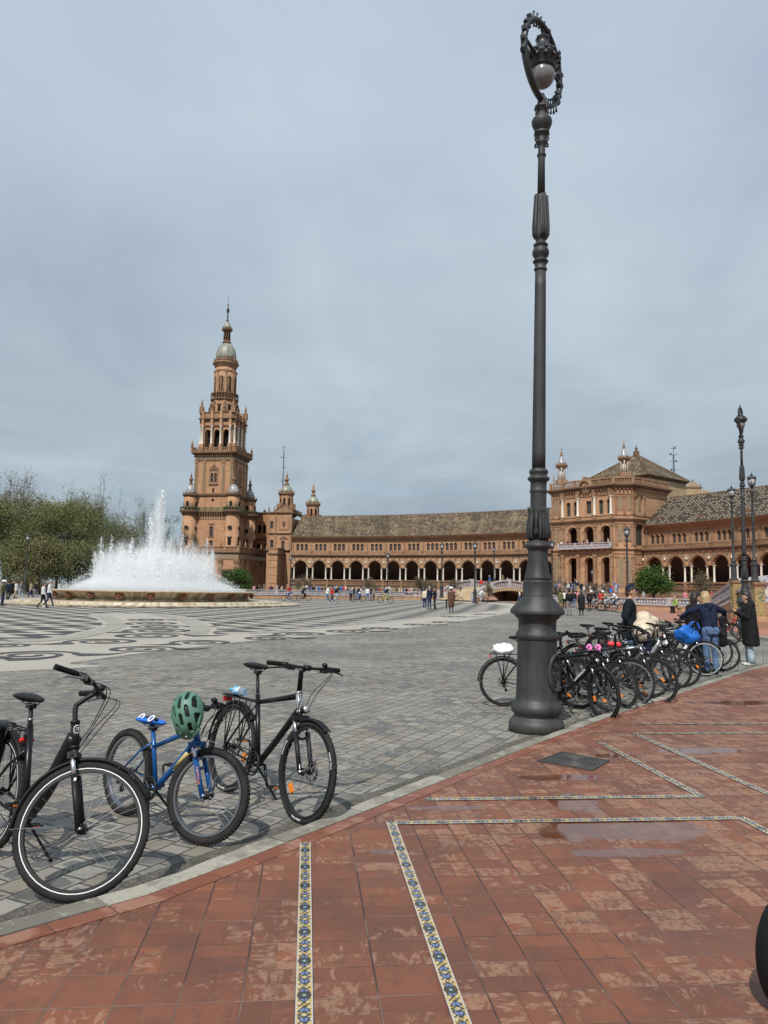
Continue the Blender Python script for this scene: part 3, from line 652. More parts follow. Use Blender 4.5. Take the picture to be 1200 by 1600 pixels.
# -------- curved galleries
GC, GR = Vector((-43.08, 84.9, 0)), 110.0
def proj(p):
    c = CM.transposed() @ (Vector(p)-Vector((0, 0, CAMH))); return (600+FPX*c.x/-c.z, 800-FPX*c.y/-c.z)
TH0 = radians(79.8)
def FG(s, d, z):
    a = TH0-s/GR; return Vector((GC.x+(GR-d)*cos(a), GC.y+(GR-d)*sin(a), z))
def s_ring(px):
    lo, hi = -10.0, 150.0
    for _ in range(50):
        m = (lo+hi)/2
        if proj(FG(m, 0, 8))[0] < px: lo = m
        else: hi = m
    return lo
def gallery(name, label, s0, nb, bay, roofm):
    s1 = s0+nb*bay; aw = bay*.70; root = empty(name, FG((s0+s1)/2, 0, 0)); off = -root.location
    tag(root, label, 'arcade')
    def bld(mb, nm, ms, par=None): mb.xf(Matrix.Translation(off)); return mb.build(nm, ms, par or root)
    w = MB(); ops = []
    for k in range(nb):
        a = s0+k*bay+(bay-aw)/2; ops.append((a, a+aw, 3.5, 8.15, 1)); ops.append((a+aw, a+bay, 3.5, 6.38, 0))
    ops.append((s0, s0+(bay-aw)/2, 3.5, 6.38, 0)); ops[-2] = (ops[-2][0], s1, 3.5, 6.38, 0)
    wall(w, FG, s0, s1, 3.5, 9.4, ops, 0, .55, 0, 10, 1.0)
    wall(w, FG, s0, s1, 0, 3.5, [], .25, .1, 1, 8, 1.2); band(w, FG, s0, s1, .0, .55, 3.28, 3.5, 1, 1.2); band(w, FG, s0, s1, .2, .65, 2.2, 2.38, 1, 1.2)
    for k in range(nb):                                          # archivolts
        c = s0+(k+.5)*bay; zc = 8.15-aw/2; n = 14
        for r0, r1, dd in ((aw/2+.02, aw/2+.42, .12),):
            rings = []
            for i in range(n+1):
                t = pi*i/n; rings.append([FG(c+r*cos(t), e, zc+r*sin(t)) for r, e in ((r0, -.02), (r1, -.02), (r1, dd), (r0, dd))])
            w.loft(rings, 1, False)
    t = w
    for k in range(nb+1):
        s = s0+k*bay
        if k < nb: t.fbox(FG, s+bay*.5-.3, s+bay*.5+.3, .05, .22, 8.3, 9.0, 1)
        pts = [FG(s+.42*cos(2*pi*i/10), .09, 7.75+.42*sin(2*pi*i/10)) for i in range(10)]; md = MB(); md.add(pts+[FG(s+.42*cos(2*pi*i/10), -.02, 7.75+.42*sin(2*pi*i/10)) for i in range(10)], [tuple(range(10))]+[(i, (i+1) % 10, 10+(i+1) % 10, 10+i) for i in range(10)], 0)
        md.ell(FG(s, .09, 7.75), (.26, .14, .26), 8, 6, 1); bld(md, 'medallion', [M_['azulejo'], M_['marble']])
        for j in (-1, 1): t.fbox(FG, s+j*.95-.28, s+j*.95+.28, .02, .06, 8.15, 8.65, 2)
        t.fbox(FG, s+.5, s+bay-.5, .20, .30, 1.0, 2.1, 2); t.fbox(FG, s+.35, s+bay-.35, .20, .32, 2.55, 3.15, 3)
        t.fbox(FG, s-.25, s+.25, .24, .7, .0, 3.6, 1)
    bld(w, 'wall', [M_['brick'], M_['stone'], M_['azulejo'], M_['cornice']])
    for k in range(nb+1):                                        # marble columns in pairs
        c = MB(); s = s0+k*bay
        for e in ((bay-aw)/2, -(bay-aw)/2):
            if s0-.01 < s+e < s1+.01: q = FG(s+e, -.25, 0); column(c, q, 3.5, 6.4, .20)
        if c.v: bld(c, 'column_pair', [M_['marble']])
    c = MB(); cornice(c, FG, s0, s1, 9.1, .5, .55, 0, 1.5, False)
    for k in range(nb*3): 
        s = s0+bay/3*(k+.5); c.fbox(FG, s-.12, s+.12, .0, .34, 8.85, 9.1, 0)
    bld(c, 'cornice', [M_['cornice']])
    c = MB(); balus(c, FG, s0, s1, .25, 9.62, 10.5, .5, 0, 2.0, bay, .15, .16); bld(c, 'terrace_balustrade', [M_['stone']])
    u = MB(); ops = []
    for k in range(nb):
        for j in (-1, 0, 1): m = s0+(k+.5)*bay+j*1.12; ops.append((m-.36, m+.36, 10.75, 12.5, 1))
    wall(u, FG, s0, s1, 9.4, 13.5, ops, -1.0, .25, 0, 8, 1.2); band(u, FG, s0, s1, -1.05, -.9, 12.85, 13.02, 1, 1.5)
    for k in range(nb+1): s = s0+k*bay; u.fbox(FG, s-.22, s+.22, -1.02, -.82, 9.5, 12.85, 1)
    q = 0
    u.loft([[FG(s0+(s1-s0)*i/40, .3, 9.45), FG(s0+(s1-s0)*i/40, -1.0, 9.45)] for i in range(41)], 1, False, False)
    for o in ops:
        m = (o[0]+o[1])/2; u.loft([[FG(m+r*cos(th), e, 12.14+r*sin(th)) for r, e in ((.37, -1.05), (.53, -1.05), (.53, -.88), (.37, -.88))] for th in [pi*i/8 for i in range(9)]], 2, False)
    bld(u, 'upper_wall', [M_['bricktower'], M_['stone'], M_['brick']])
    for o in ops: 
        F2 = lambda s, d, z: FG(s, d, z)+off
        pane_box(F2, o[0], o[1], o[2], o[3], -1.2, root, M_['glass'], 'window', 1)
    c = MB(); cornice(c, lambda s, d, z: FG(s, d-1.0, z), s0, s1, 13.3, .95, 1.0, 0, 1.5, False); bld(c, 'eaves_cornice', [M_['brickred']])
    r = MB(); n = nb*4; L = sqrt(8.2**2+6.0**2)
    for i in range(n):
        a, b = s0+(s1-s0)*i/n, s0+(s1-s0)*(i+1)/n
        r.quad(FG(a, .2, 14.27), FG(b, .2, 14.27), FG(b, -8.2, 20.2), FG(a, -8.2, 20.2), 0, [(a, 0), (b, 0), (b, L), (a, L)])
        r.quad(FG(a, -16.6, 14.27), FG(b, -16.6, 14.27), FG(b, -8.2, 20.2), FG(a, -8.2, 20.2), 0, [(a, 0), (b, 0), (b, L), (a, L)])
    k = s0
    while k < s1: r.fbox(FG, k, k+.34, -8.36, -8.04, 20.1, 20.1+.32, 1); k += .62
    k = s0+.3
    while k < s1: r.fbox(FG, k, k+.16, .1, .28, 14.18, 14.34, 2); k += .55
    for k in range(0, nb, 2): r.fbox(FG, s0+k*bay+1.9, s0+k*bay+2.7, -1.6, -.9, 14.8, 15.75, 1)
    bld(r, 'roof', [roofm, M_['cornice'], M_['stone']])
    b = MB()
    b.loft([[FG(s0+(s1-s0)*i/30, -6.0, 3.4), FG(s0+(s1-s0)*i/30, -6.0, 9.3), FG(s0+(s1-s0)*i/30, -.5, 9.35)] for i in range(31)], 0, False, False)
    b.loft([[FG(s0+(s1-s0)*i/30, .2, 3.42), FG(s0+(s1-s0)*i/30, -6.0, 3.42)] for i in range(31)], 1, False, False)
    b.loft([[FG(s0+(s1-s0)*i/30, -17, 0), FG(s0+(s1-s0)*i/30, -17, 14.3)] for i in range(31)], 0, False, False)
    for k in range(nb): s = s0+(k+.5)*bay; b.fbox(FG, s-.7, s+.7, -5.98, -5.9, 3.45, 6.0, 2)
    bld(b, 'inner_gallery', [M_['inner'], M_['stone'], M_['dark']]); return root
S_00 = s_ring(455); S_P0 = s_ring(868); GSP1 = s_ring(1006)                                                     # arc length where the pavilion begins
NBAY = round((S_P0-S_00)/5.0)
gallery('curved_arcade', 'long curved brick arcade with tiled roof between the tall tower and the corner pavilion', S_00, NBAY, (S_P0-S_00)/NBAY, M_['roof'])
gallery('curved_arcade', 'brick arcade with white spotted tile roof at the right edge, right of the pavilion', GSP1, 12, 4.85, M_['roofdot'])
# -------- corner pavilion
KY = FPX/1130
def planar_root(name, O, label, cat): r = empty(name, (O[0], O[1], 0)); tag(r, label, cat); return r, Matrix.Translation((-O[0], -O[1], 0))
PLq, PRq = P(862, 880, 154.5), P(960, 880, 143.0)
FA = frame(PLq, PRq-PLq); WA = (PRq-PLq).to_2d().length; fdir, idir = FA.d, -FA.n
FB = frame(PRq, fdir+idir); WB_ = s_at(FB, 991); PC = FB(WB_, 0, 0)
FC = frame(PC, idir); WC = 12.0
pv, toL = planar_root('palace_pavilion', PLq, 'three storey brick pavilion with balcony and pyramid roof right of the big lamp', 'building')
def bl(mb, nm, ms, par=None): mb.xf(toL); return mb.build(nm, ms, par or pv)
w = MB()
arc = [s_at(FA, 850+x/6.667) for x in (302, 471, 648)]; pil = [s_at(FA, 850+x/6.667) for x in (205, 365, 540, 712)]
opsA = [(a-1.06, a+1.06, .6, 8.2, 1) for a in arc]+[(a-1.10, a+1.10, 10.0, 14.25, 1) for a in arc]
w3 = [s_at(FA, 850+x/6.667) for x in (258, 333, 600, 684)]
opsA += [(a-.52, a+.52, 16.5, 19.3, 1) for a in w3]+[(arc[1]-.6, arc[1]+.6, 16.7, 19.2, 0)]
wall(w, FA, 0, WA, 0, 21.4, opsA, 0, .9, 0); 
w4 = [WB_*.28, WB_*.28]; wall(w, FB, 0, WB_, 0, 21.4, [], 0, .5, 0)
opsC = [(.7, 1.5, 16.6, 19.9, 1), (2.5, 3.3, 16.6, 19.9, 1), (.7, 3.4, 10.4, 14.6, .45)]
wall(w, FC, 0, WC, 0, 21.4, opsC, 0, .7, 0)
FD = frame(FC(WC, 0, 0), -fdir); 
for F_, a, b in ((frame(FA(0, -14, 0), FA(0, 0, 0)-FA(0, -14, 0)), 0, 14),): wall(w, F_, a, b, 0, 21.4, [], 0, .3, 0)
w.add([FA(0, 0, 21.4), FA(WA, 0, 21.4), FB(WB_, 0, 21.4), FC(WC, 0, 21.4), FA(0, -14, 21.4)], [(0, 1, 2, 3, 4)], 0)
bl(w, 'wall', [M_['brick'], M_['stone']])
t = MB()
for F_, W_ in ((FA, WA), (FB, WB_), (FC, WC)):
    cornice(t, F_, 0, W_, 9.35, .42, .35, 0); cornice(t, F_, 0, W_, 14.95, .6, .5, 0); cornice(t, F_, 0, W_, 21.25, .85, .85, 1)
    band(t, F_, 0, W_, -.04, .12, 8.75, 9.0, 0); band(t, F_, 0, W_, -.04, .14, 20.1, 20.35, 0); band(t, F_, 0, W_, -.04, .2, .0, 1.5, 0); band(t, F_, 0, W_, -.04, .1, 14.45, 14.62, 0); band(t, F_, 0, W_, -.04, .10, 16.05, 16.2, 0)
    n = int(W_/.7)
    for k in range(n): s = W_*(k+.5)/n; t.fbox(F_, s-.12, s+.12, -.02, .62, 20.95, 21.25, 1)
for p in pil:
    t.fbox(FA, p-.34, p+.34, -.03, .42, 0, 8.75, 0); t.fbox(FA, p-.45, p+.45, -.03, .5, 8.2, 8.72, 0); t.fbox(FA, p-.3, p+.3, -.03, .22, 10.3, 14.4, 0); t.fbox(FA, p-.4, p+.4, -.03, .3, 14.0, 14.42, 0); t.fbox(FA, p-.36, p+.36, -.03, .5, 15.6, 16.3, 0); t.fbox(FA, p-.36, p+.36, -.03, .5, 19.9, 21.3, 0)
for a in arc:
    for zt, r in ((8.2, 1.06), (14.25, 1.10)):
        zc = zt-r; rings = []
        for i in range(13):
            th = pi*i/12; rings.append([FA(a+q*cos(th), e, zc+q*sin(th)) for q, e in ((r+.02, -.02), (r+.34, -.02), (r+.34, .12), (r+.02, .12))])
        t.loft(rings, 2, False)
        for sg in (-1, 1): t.fbox(FA, a+sg*(r+.2)-.2, a+sg*(r+.2)+.2, -.02, .14, zc-.25, zc, 0); t.fbox(FA, a+sg*(r+.16)-.14, a+sg*(r+.16)+.14, -.02, .09, zt-3.6 if zt > 10 else 1.5, zc-.25, 2)
for F_, ss in ((FA, [s_at(FA, 850+x/6.667) for x in (100, 132, 165)]), (FB, [WB_*f for f in (.12, .33, .56, .8, .93)]), (FC, [.25, 2.0, 3.75])):
    for j, s in enumerate(ss):
        for z0, z1 in ((1.7, 8.4), (10.4, 14.3), (16.3, 20.0)):
            if F_ is FC and (j == 1 and z0 < 16 or z0 < 9): continue
            if j % 2: t.fbox(F_, s-.36, s+.36, -.02, .07, z0+.9, z1-.5, 3); t.fbox(F_, s-.48, s+.48, -.02, .045, z0+.6, z1-.2, 0)
            else: t.fbox(F_, s-.22, s+.22, -.02, .2, z0, z1, 0); t.fbox(F_, s-.3, s+.3, -.02, .27, z1-.4, z1, 0)
for z in (2.4, 3.3, 4.2, 5.1, 6.0, 6.9): band(t, FC, .2, WC, -.02, .07, z, z+.45, 2)
bl(t, 'moulding', [M_['stone'], M_['cornice'], M_['brick'], M_['azulejo']])
for F_, ops in ((FA, opsA[3:]), (FC, opsC)):
    for o in ops:
        if o[3] < 15 and o[3] > 13.5 and F_ is FA: continue
        F2 = lambda s, d, z, F_=F_: toL @ F_(s, d, z)
        pane_box(F2, o[0], o[1], o[2], o[3], -.45, pv, M_['glass'], 'window', 1 if o[4] == 1 else 0, M_['greenband'])
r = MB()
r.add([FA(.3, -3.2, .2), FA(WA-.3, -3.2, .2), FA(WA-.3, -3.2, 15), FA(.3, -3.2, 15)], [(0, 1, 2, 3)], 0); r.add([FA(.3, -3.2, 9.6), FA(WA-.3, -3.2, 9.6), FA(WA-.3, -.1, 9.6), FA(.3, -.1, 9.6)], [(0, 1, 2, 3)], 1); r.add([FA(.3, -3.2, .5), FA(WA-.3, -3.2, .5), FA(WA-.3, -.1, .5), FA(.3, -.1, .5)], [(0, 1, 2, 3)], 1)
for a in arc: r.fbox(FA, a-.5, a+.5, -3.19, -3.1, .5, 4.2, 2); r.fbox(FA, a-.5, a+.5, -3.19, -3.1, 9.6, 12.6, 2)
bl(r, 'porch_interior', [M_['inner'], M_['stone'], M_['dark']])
for p in pil: 
    c = MB(); q = FA(p, .26, 0); column(c, q, 16.3, 19.9, .25); bl(c, 'column', [M_['marble']])
c = MB(); q = FC(3.75, .3, 0); column(c, q, 10.3, 14.5, .22); bl(c, 'column', [M_['marble']])
c = MB(); b0, b1 = pil[0]-.5, pil[3]+.3; BAL0, BAL1 = b0, b1; band(c, FA, b0, b1, .0, 1.1, 9.78, 10.0, 0); balus(c, FA, b0, b1, .95, 10.0, 10.95, .3, 0, None, (b1-b0)/3, .12, .1)
for k in range(9): c.fbox(FA, b0+(b1-b0)*(k+.5)/9-.15, b0+(b1-b0)*(k+.5)/9+.15, .0, .8, 9.35, 9.78, 1)
bl(c, 'balcony', [M_['ceramicfar'], M_['stone']])
c = MB()
for F_, W_ in ((FA, WA), (FB, WB_), (FC, WC)): balus(c, F_, 0, W_, .15, 22.1, 23.5, .45, 0, None, 2.9, .16, .3)
for s in (WA*.2, WA*.55, WA*.72): q = FA(s, .15, 0); finial(c, q, 23.5, 1.0, .22, 0)
m = s_at(FA, 918); zc = 22.0
c.loft([[FA(m+q*cos(th), e, zc+q*sin(th)) for q, e in ((1.15, .0), (1.55, .0), (1.55, .9), (1.15, .9))] for th in [pi*i/14 for i in range(15)]], 0, False)
c.add([FA(m+1.2*cos(2*pi*i/16), .4, zc+.05+1.2*sin(2*pi*i/16)) for i in range(16)], [tuple(range(16))], 1)
for k in range(5): c.ell(FA(m+.5*cos(k*1.26), .42, zc+.5*sin(k*1.26)), (.3, .22, .42), 8, 6, 0)
for k in (-1, 0, 1): c.ell(FA(m+k*.45, .35, 23.75-abs(k)*.15), (.3, .25, .35), 8, 6, 2)
bl(c, 'parapet', [M_['stone'], M_['render'], M_['cornice']])
def pinnacle(F_, s, d, z0, h, nm='turret'):                       # small open lantern on the parapet
    q = F_(s, d, 0); b = MB(); R = h*.115
    b.box((q.x, q.y, z0+h*.05), (R*2.3, R*2.3, h*.10), 0)
    b.lathe([(R*.5, z0+h*.1), (R*.45, z0+h*.4)], 8, (q.x, q.y, 0), 2)
    b.lathe([(R*1.0, z0+h*.40), (R*1.15, z0+h*.43), (R*1.5, z0+h*.47), (R*1.5, z0+h*.49), (R*.95, z0+h*.5)], 8, (q.x, q.y, 0), 0)
    b.lathe([(R*.95, z0+h*.5), (R*.8, z0+h*.56), (R*.45, z0+h*.68), (R*.30, z0+h*.74)], 8, (q.x, q.y, 0), 1)
    b.lathe([(R*.30, z0+h*.74), (R*.42, z0+h*.76), (R*.2, z0+h*.79), (R*.28, z0+h*.83), (R*.12, z0+h*.86), (R*.08, z0+h*.94), (0, z0+h)], 8, (q.x, q.y, 0), 0)
    for k in range(6): a = k*pi/3+.3; b.lathe([(R*.2, z0+h*.1), (R*.15, z0+h*.38), (R*.24, z0+h*.41)], 6, (q.x+R*.85*cos(a), q.y+R*.85*sin(a), 0), 2)
    for k in range(6): a = k*pi/3; finial(b, (q.x+R*1.2*cos(a), q.y+R*1.2*sin(a)), z0+h*.49, h*.1, R*.16, 0, 6)
    return b
b = pinnacle(FA, s_at(FA, 874), -.9, 23.4, 7.8); bl(b, 'turret', [M_['stone'], M_['domewhite'], M_['marble']])
b = pinnacle(FB, s_at(FB, 979), -.9, 23.6, 7.4); bl(b, 'turret', [M_['stone'], M_['domewhite'], M_['marble']])
for s, F_ in ((.4, FA), (2.4, FA)): b = MB(); finial(b, F_(s, -.3, 0), 23.4, 2.4, .2); bl(b, 'finial', [M_['stone']])
# rendered main block with pyramid roof
Aq = P(1014, 880, 150); FE = frame(Aq, idir); LE = 14.5; FE2 = frame(Aq-fdir*14, fdir); zc = 25.0
b = MB(); wall(b, FE, 0, LE, 13, zc, [], 0, .3, 0); wall(b, FE2, 0, 14, 21, zc, [], 0, .3, 0); FE3 = frame(Aq-fdir*14+idir*LE, -idir); wall(b, FE3, 0, LE, 13, zc); FE4 = frame(Aq+idir*LE, -fdir); wall(b, FE4, 0, 14, 0, zc)
band(b, FE, 0, LE, -.02, .08, 19.3, 19.6, 0); bl(b, 'upper_block', [M_['render']])
b = MB()
for F_, L in ((FE, LE), (FE2, 14), (FE3, LE), (FE4, 14)): cornice(b, F_, 0, L, zc-.45, .5, .6, 0)
bl(b, 'roof_cornice', [M_['cornice']])
b = MB(); e = .75; q = [FE2(-e, e, zc+.05), FE2(14+e, e, zc+.05), FE2(14+e, -LE-e, zc+.05), FE2(-e, -LE-e, zc+.05)]; ap = (q[0]+q[1]+q[2]+q[3])/4; ap.z = 30.9
for k in range(4):
    a, c_ = q[k], q[(k+1) % 4]; W_ = (c_-a).length; L = (ap-(a+c_)/2).length
    for i in range(12):
        t0, t1 = i/12, (i+1)/12; r0 = [a.lerp(ap, t0), c_.lerp(ap, t0), c_.lerp(ap, t1), a.lerp(ap, t1)]
        b.quad(*r0, 0, [(W_/2*t0, L*t0), (W_-W_/2*t0, L*t0), (W_-W_/2*t1, L*t1), (W_/2*t1, L*t1)])
    d_ = (ap-a); n = 26
    for i in range(n): pt = a+d_*((i+.5)/n); b.box(pt+Vector((0, 0, .05)), (.34, .34, .3), 1)
b.box(ap+Vector((0, 0, .1)), (1.0, 1.0, 1.2), 1); finial(b, ap, ap.z+.7, 1.6, .35, 1)
bl(b, 'pyramid_roof', [M_['roof'], M_['cornice']])
b = MB(); q = P(1084, 762, 163); Fq = frame((q.x-1.7, q.y), (1, 0)); b.fbox(Fq, 0, 3.4, -1, 0, 18, 24.6); b.fbox(Fq, -.2, 3.6, -1.1, .12, 24.3, 24.6, 1)
b.loft([[Fq(1.7+r*cos(th), e, 24.6+r*.9*sin(th)) for r, e in ((.02, -.8), (1.2, -.8), (1.2, -.1), (.02, -.1))] for th in [pi*i/10 for i in range(11)]], 0, False); finial(b, Fq(1.7, -.5, 0), 25.6, 1.0, .2, 1)
for s in (.1, 3.3): finial(b, Fq(s, -.5, 0), 24.6, 1.1, .18, 1)
b.fbox(Fq, 3.42, 5.0, -1.02, -.03, 20, 23.9)
bl(b, 'roof_gable', [M_['render'], M_['cornice']])
# -------- tall tower
Cq = P(361, 880, 186*KY); Ldir = Vector((-.9836, .1803, 0)); Rdir = Vector((.1803, .9836, 0)); TW = 11.85
TC = Vector((Cq.x, Cq.y, 0))+Ldir*TW/2+Rdir*TW/2
tw, toT = planar_root('brick_tower', TC, 'tall slender brick tower with columned belfry, round upper stage and pale dome behind the fountain', 'tower')
tw.scale = (1, 1, 1.014)
def bt(mb, nm, ms, par=None): return mb.build(nm, ms, par or tw)        # tower is built about its own axis
def TF(k, hw):                     # four faces, k=0 the sunlit face on the left, k=1 the face on the right
    dirs = [-Ldir, Rdir, Ldir, -Rdir]; d = dirs[k]; n = Vector((d.y, -d.x, 0)); O = -d*hw+n*hw; return frame(O, d)
def four(mb, hw, z0, z1, ops=(), rev=.5, m=0):
    for k in range(4): wall(mb, TF(k, hw), 0, 2*hw, z0, z1, ops if callable(ops) is False else ops(k), 0, rev, m)
b = MB(); h = 5.45
lo = [(h-.42, h+.42, 14.0, 16.6, 1), (h-.5, h+.5, 11.6, 12.9, 0)]
four(b, h, 0, 20.3, lo); four(b, 5.3, 20.3, 24.6, [(4.95, 5.65, 23.0, 23.6, 0)])
h2 = 5.2; up = [(h2-.85, h2-.12, 27.9, 30.4, 1), (h2+.12, h2+.85, 27.9, 30.4, 1), (h2-.28, h2+.28, 25.2, 26.4, 0), (h2-.3, h2+.3, 34.05, 34.5, 0)]
four(b, h2, 24.6, 35.0, up)
bt(b, 'shaft', [M_['bricktower']])
t = MB()
for k in range(4):
    F_ = TF(k, h2)
    for s in (.3, 2.55, 7.85, 10.1): t.fbox(F_, s-.38, s+.38, -.03, .16, 25.0, 33.6, 0); t.fbox(F_, s-.10, s+.10, .1, .20, 25.8, 32.2, 2); t.fbox(F_, s-.46, s+.46, -.03, .24, 33.0, 33.6, 0)
    band(t, F_, 0, 2*h2, -.03, .12, 24.9, 25.15, 0); band(t, F_, -.05, 2*h2+.05, -.03, .2, 33.6, 34.0, 1); band(t, F_, 0, 2*h2, -.03, .08, 34.0, 34.95, 3)
    cornice(t, TF(k, 5.3), 0, 10.6, 24.2, .45, .4, 1)
    t.fbox(F_, h2-1.3, h2+1.3, -.02, .16, 31.0, 31.3, 1); t.add([F_(h2-1.3, .14, 31.3), F_(h2+1.3, .14, 31.3), F_(h2, .14, 32.6), F_(h2-1.3, -.02, 31.3), F_(h2+1.3, -.02, 31.3), F_(h2, -.02, 32.6)], [(0, 1, 2), (0, 2, 5, 3), (1, 4, 5, 2)], 1)
    for s in (h2-1.1, h2+1.1): t.fbox(F_, s-.13, s+.13, -.02, .14, 27.5, 31.0, 0)
    t.fbox(F_, h2-1.3, h2+1.3, -.02, .3, 27.3, 27.55, 1); t.lathe([(.10, 27.9), (.08, 29.8), (.13, 30.0)], 8, F_(h2, -.1, 0), 4)
    F0 = TF(k, 5.45); t.fbox(F0, 4.7, 6.2, -.02, .18, 17.0, 17.25, 1); t.fbox(F0, 4.75, 6.15, -.02, .2, 13.75, 14.0, 1); t.fbox(F0, 4.75, 4.95, -.02, .12, 14, 17, 0); t.fbox(F0, 5.95, 6.15, -.02, .12, 14, 17, 0); band(t, F0, 0, 10.9, -.02, .1, 18.3, 18.55, 0)
    for s in (3.2, 7.7): t.fbox(TF(k, 5.3), s-.03, s+.03, -.02, .03, 20.3, 24.2, 1)
bt(t, 'moulding', [M_['stone'], M_['cornice'], M_['greenband'], M_['azulejo'], M_['marble']])
for k in range(4):
    for hh, ops in ((h2, up[:3]), (h, lo)):
        for o in ops: pane_box(TF(k, hh), o[0], o[1], o[2], o[3], -.35, tw, M_['glass'], 'window', o[4])
# lower balcony with brackets around shaft and turrets
b = MB(); R_T = 1.78
corners = [(-Ldir*(TW/2)*a - Rdir*(TW/2)*c) for a, c in ((1, 1), (-1, 1), (1, -1), (-1, -1))]
for k in range(4):
    F_ = TF(k, 5.45); band(b, F_, -.3, 11.2, -.1, .9, 20.1, 20.4, 0); balus(b, F_, 0, 10.9, .75, 20.4, 21.35, .35, 1, None, 1.8, .10, .10)
    for j in range(16): s = 10.9*(j+.5)/16; b.fbox(F_, s-.14, s+.14, -.02, .75, 19.45, 20.1, 0)
for q in corners:
    b.lathe([(R_T, 19.3), (R_T+.25, 19.6), (R_T+.55, 20.1), (R_T+.9, 20.15), (R_T+.9, 20.42), (R_T, 20.42)], 20, q, 0)
    b.lathe([(R_T+.72, 20.42), (R_T+.72, 20.55), (R_T+.6, 20.56)], 20, q, 1); b.lathe([(R_T+.6, 21.25), (R_T+.78, 21.26), (R_T+.78, 21.4), (R_T+.6, 21.4)], 20, q, 1)
    for j in range(20): a = 2*pi*j/20; b.box(q+Vector(((R_T+.72)*cos(a), (R_T+.72)*sin(a), 20.9)), (.12, .12, .75), 1)
    for j in range(16): a = 2*pi*j/16; b.box(q+Vector(((R_T+.25)*cos(a), (R_T+.25)*sin(a), 19.75)), (.26, .26, .6), 0, Matrix.Rotation(a, 3, 'Z'))
bt(b, 'lower_balcony', [M_['cornice'], M_['greenband']])
for q in corners:
    g = MB(); g.lathe([(R_T+.12, 9), (R_T+.12, 11.2), (R_T, 11.4), (R_T, 19.3)], 20, q, 0); g.lathe([(R_T-.12, 20.4), (R_T-.12, 24.2)], 20, q, 0)
    g.lathe([(R_T-.1, 24.0), (R_T+.05, 24.2), (R_T+.35, 24.5), (R_T+.35, 24.75), (R_T-.1, 24.75)], 20, q, 1)
    g.lathe([(1.35, 24.75), (1.35, 25.3), (1.28, 25.9), (1.0, 26.6), (.6, 27.1), (.35, 27.3)], 16, q, 2)
    g.lathe([(.5, 27.25), (.5, 27.5), (.34, 27.6), (.34, 28.3), (.6, 28.45), (.55, 28.6), (.3, 29.1), (.2, 29.5), (.26, 29.7), (.1, 29.9), (0, 30.9)], 10, q, 1)
    for j in range(8): a = 2*pi*j/8+.2; finial(g, q+Vector(((R_T+.1)*cos(a), (R_T+.1)*sin(a), 0)), 24.75, .9, .14, 1, 6)
    for F_ in (TF(0, 5), TF(1, 5), TF(2, 5), TF(3, 5)):
        for s, r, dz, nm in ((0, .40, 0, 0),):
            n = F_.n; d = F_.d; o = q+n*(R_T-.02)
            g.add([o+d*(.36*cos(th) if i < 99 else 0)+Vector((0, 0, 22.4+.55*max(sin(th), -.9)+(-.5 if sin(th) < -.1 else 0))) for i, th in enumerate([2*pi*i/12 for i in range(12)])], [tuple(range(12))], 3)
            o2 = q+n*(R_T+.03); g.torus(o2+Vector((0, 0, 16.0)), .55, .12, 14, 6, n, 1); g.add([o2+d*.5*cos(2*pi*i/12)+Vector((0, 0, 16.0+.5*sin(2*pi*i/12))) for i in range(12)], [tuple(range(12))], 3)
            g.box(q+n*(R_T-.02)+Vector((0, 0, 12.6)), (.1, .9, 1.9), 3, Matrix.Rotation(atan2(n.y, n.x), 3, 'Z'))
            g.box(q+n*(R_T)+Vector((0, 0, 13.7)), (.3, 1.3, .22), 1, Matrix.Rotation(atan2(n.y, n.x), 3, 'Z'))
    bt(g, 'corner_turret', [M_['bricktower'], M_['cornice'], M_['domewhite'], M_['dark']])
# upper balcony, belfry
b = MB()
for k in range(4):
    F_ = TF(k, 5.25); cornice(b, F_, 0, 10.5, 34.95, .8, .95, 0); F2 = TF(k, 6.1); balus(b, F2, 0, 12.2, -.15, 35.75, 37.0, .4, 1, None, 2.0, .16, .16)
    for j in range(18): s = 10.5*(j+.5)/18; b.fbox(F_, s-.1, s+.1, -.02, .6, 34.6, 34.95, 0)
b.add([Vector((x, y, 35.76)) for x, y in [tuple(TF(k, 6.1)(0, 0, 0))[:2] for k in range(4)]], [(0, 1, 2, 3)], 0)
for k in range(4): finial(b, TF(k, 6.0)(0, 0, 0), 37.0, 2.2, .42, 1)
bt(b, 'upper_balcony', [M_['cornice'], M_['stone']])
hb = 4.35; b = MB(); bops = [(hb+j*2.55-.78, hb+j*2.55+.78, 36.6, 42.0, 1) for j in (-1, 0, 1)]
four(b, hb, 35.7, 44.6, bops, .8)
for k in range(4):
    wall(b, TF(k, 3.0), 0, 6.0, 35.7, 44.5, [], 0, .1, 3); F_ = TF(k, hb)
    for j in (-1.5, -.5, .5, 1.5): s = hb+j*2.55; b.fbox(F_, s-.42, s+.42, -.03, .75, 35.7, 38.1, 0); b.fbox(F_, s-.36, s+.36, -.03, .65, 42.9, 46.9, 0)
    cornice(b, F_, 0, 2*hb, 44.3, .6, .75, 2); band(b, F_, -.3, 2*hb+.3, -.03, .3, 42.85, 43.15, 2); band(b, F_, -.15, 2*hb+.15, -.4, .22, 44.9, 46.3, 1); cornice(b, F_, 0, 2*hb, 46.2, .3, .4, 2)
bt(b, 'belfry', [M_['bricktower'], M_['stone'], M_['cornice'], M_['dark']])
for k in range(4):
    F_ = TF(k, hb)
    for j in (-1.5, -.5, .5, 1.5): c = MB(); column(c, F_(hb+j*2.55, .4, 0), 38.1, 42.9, .30); bt(c, 'belfry_column', [M_['marble']])
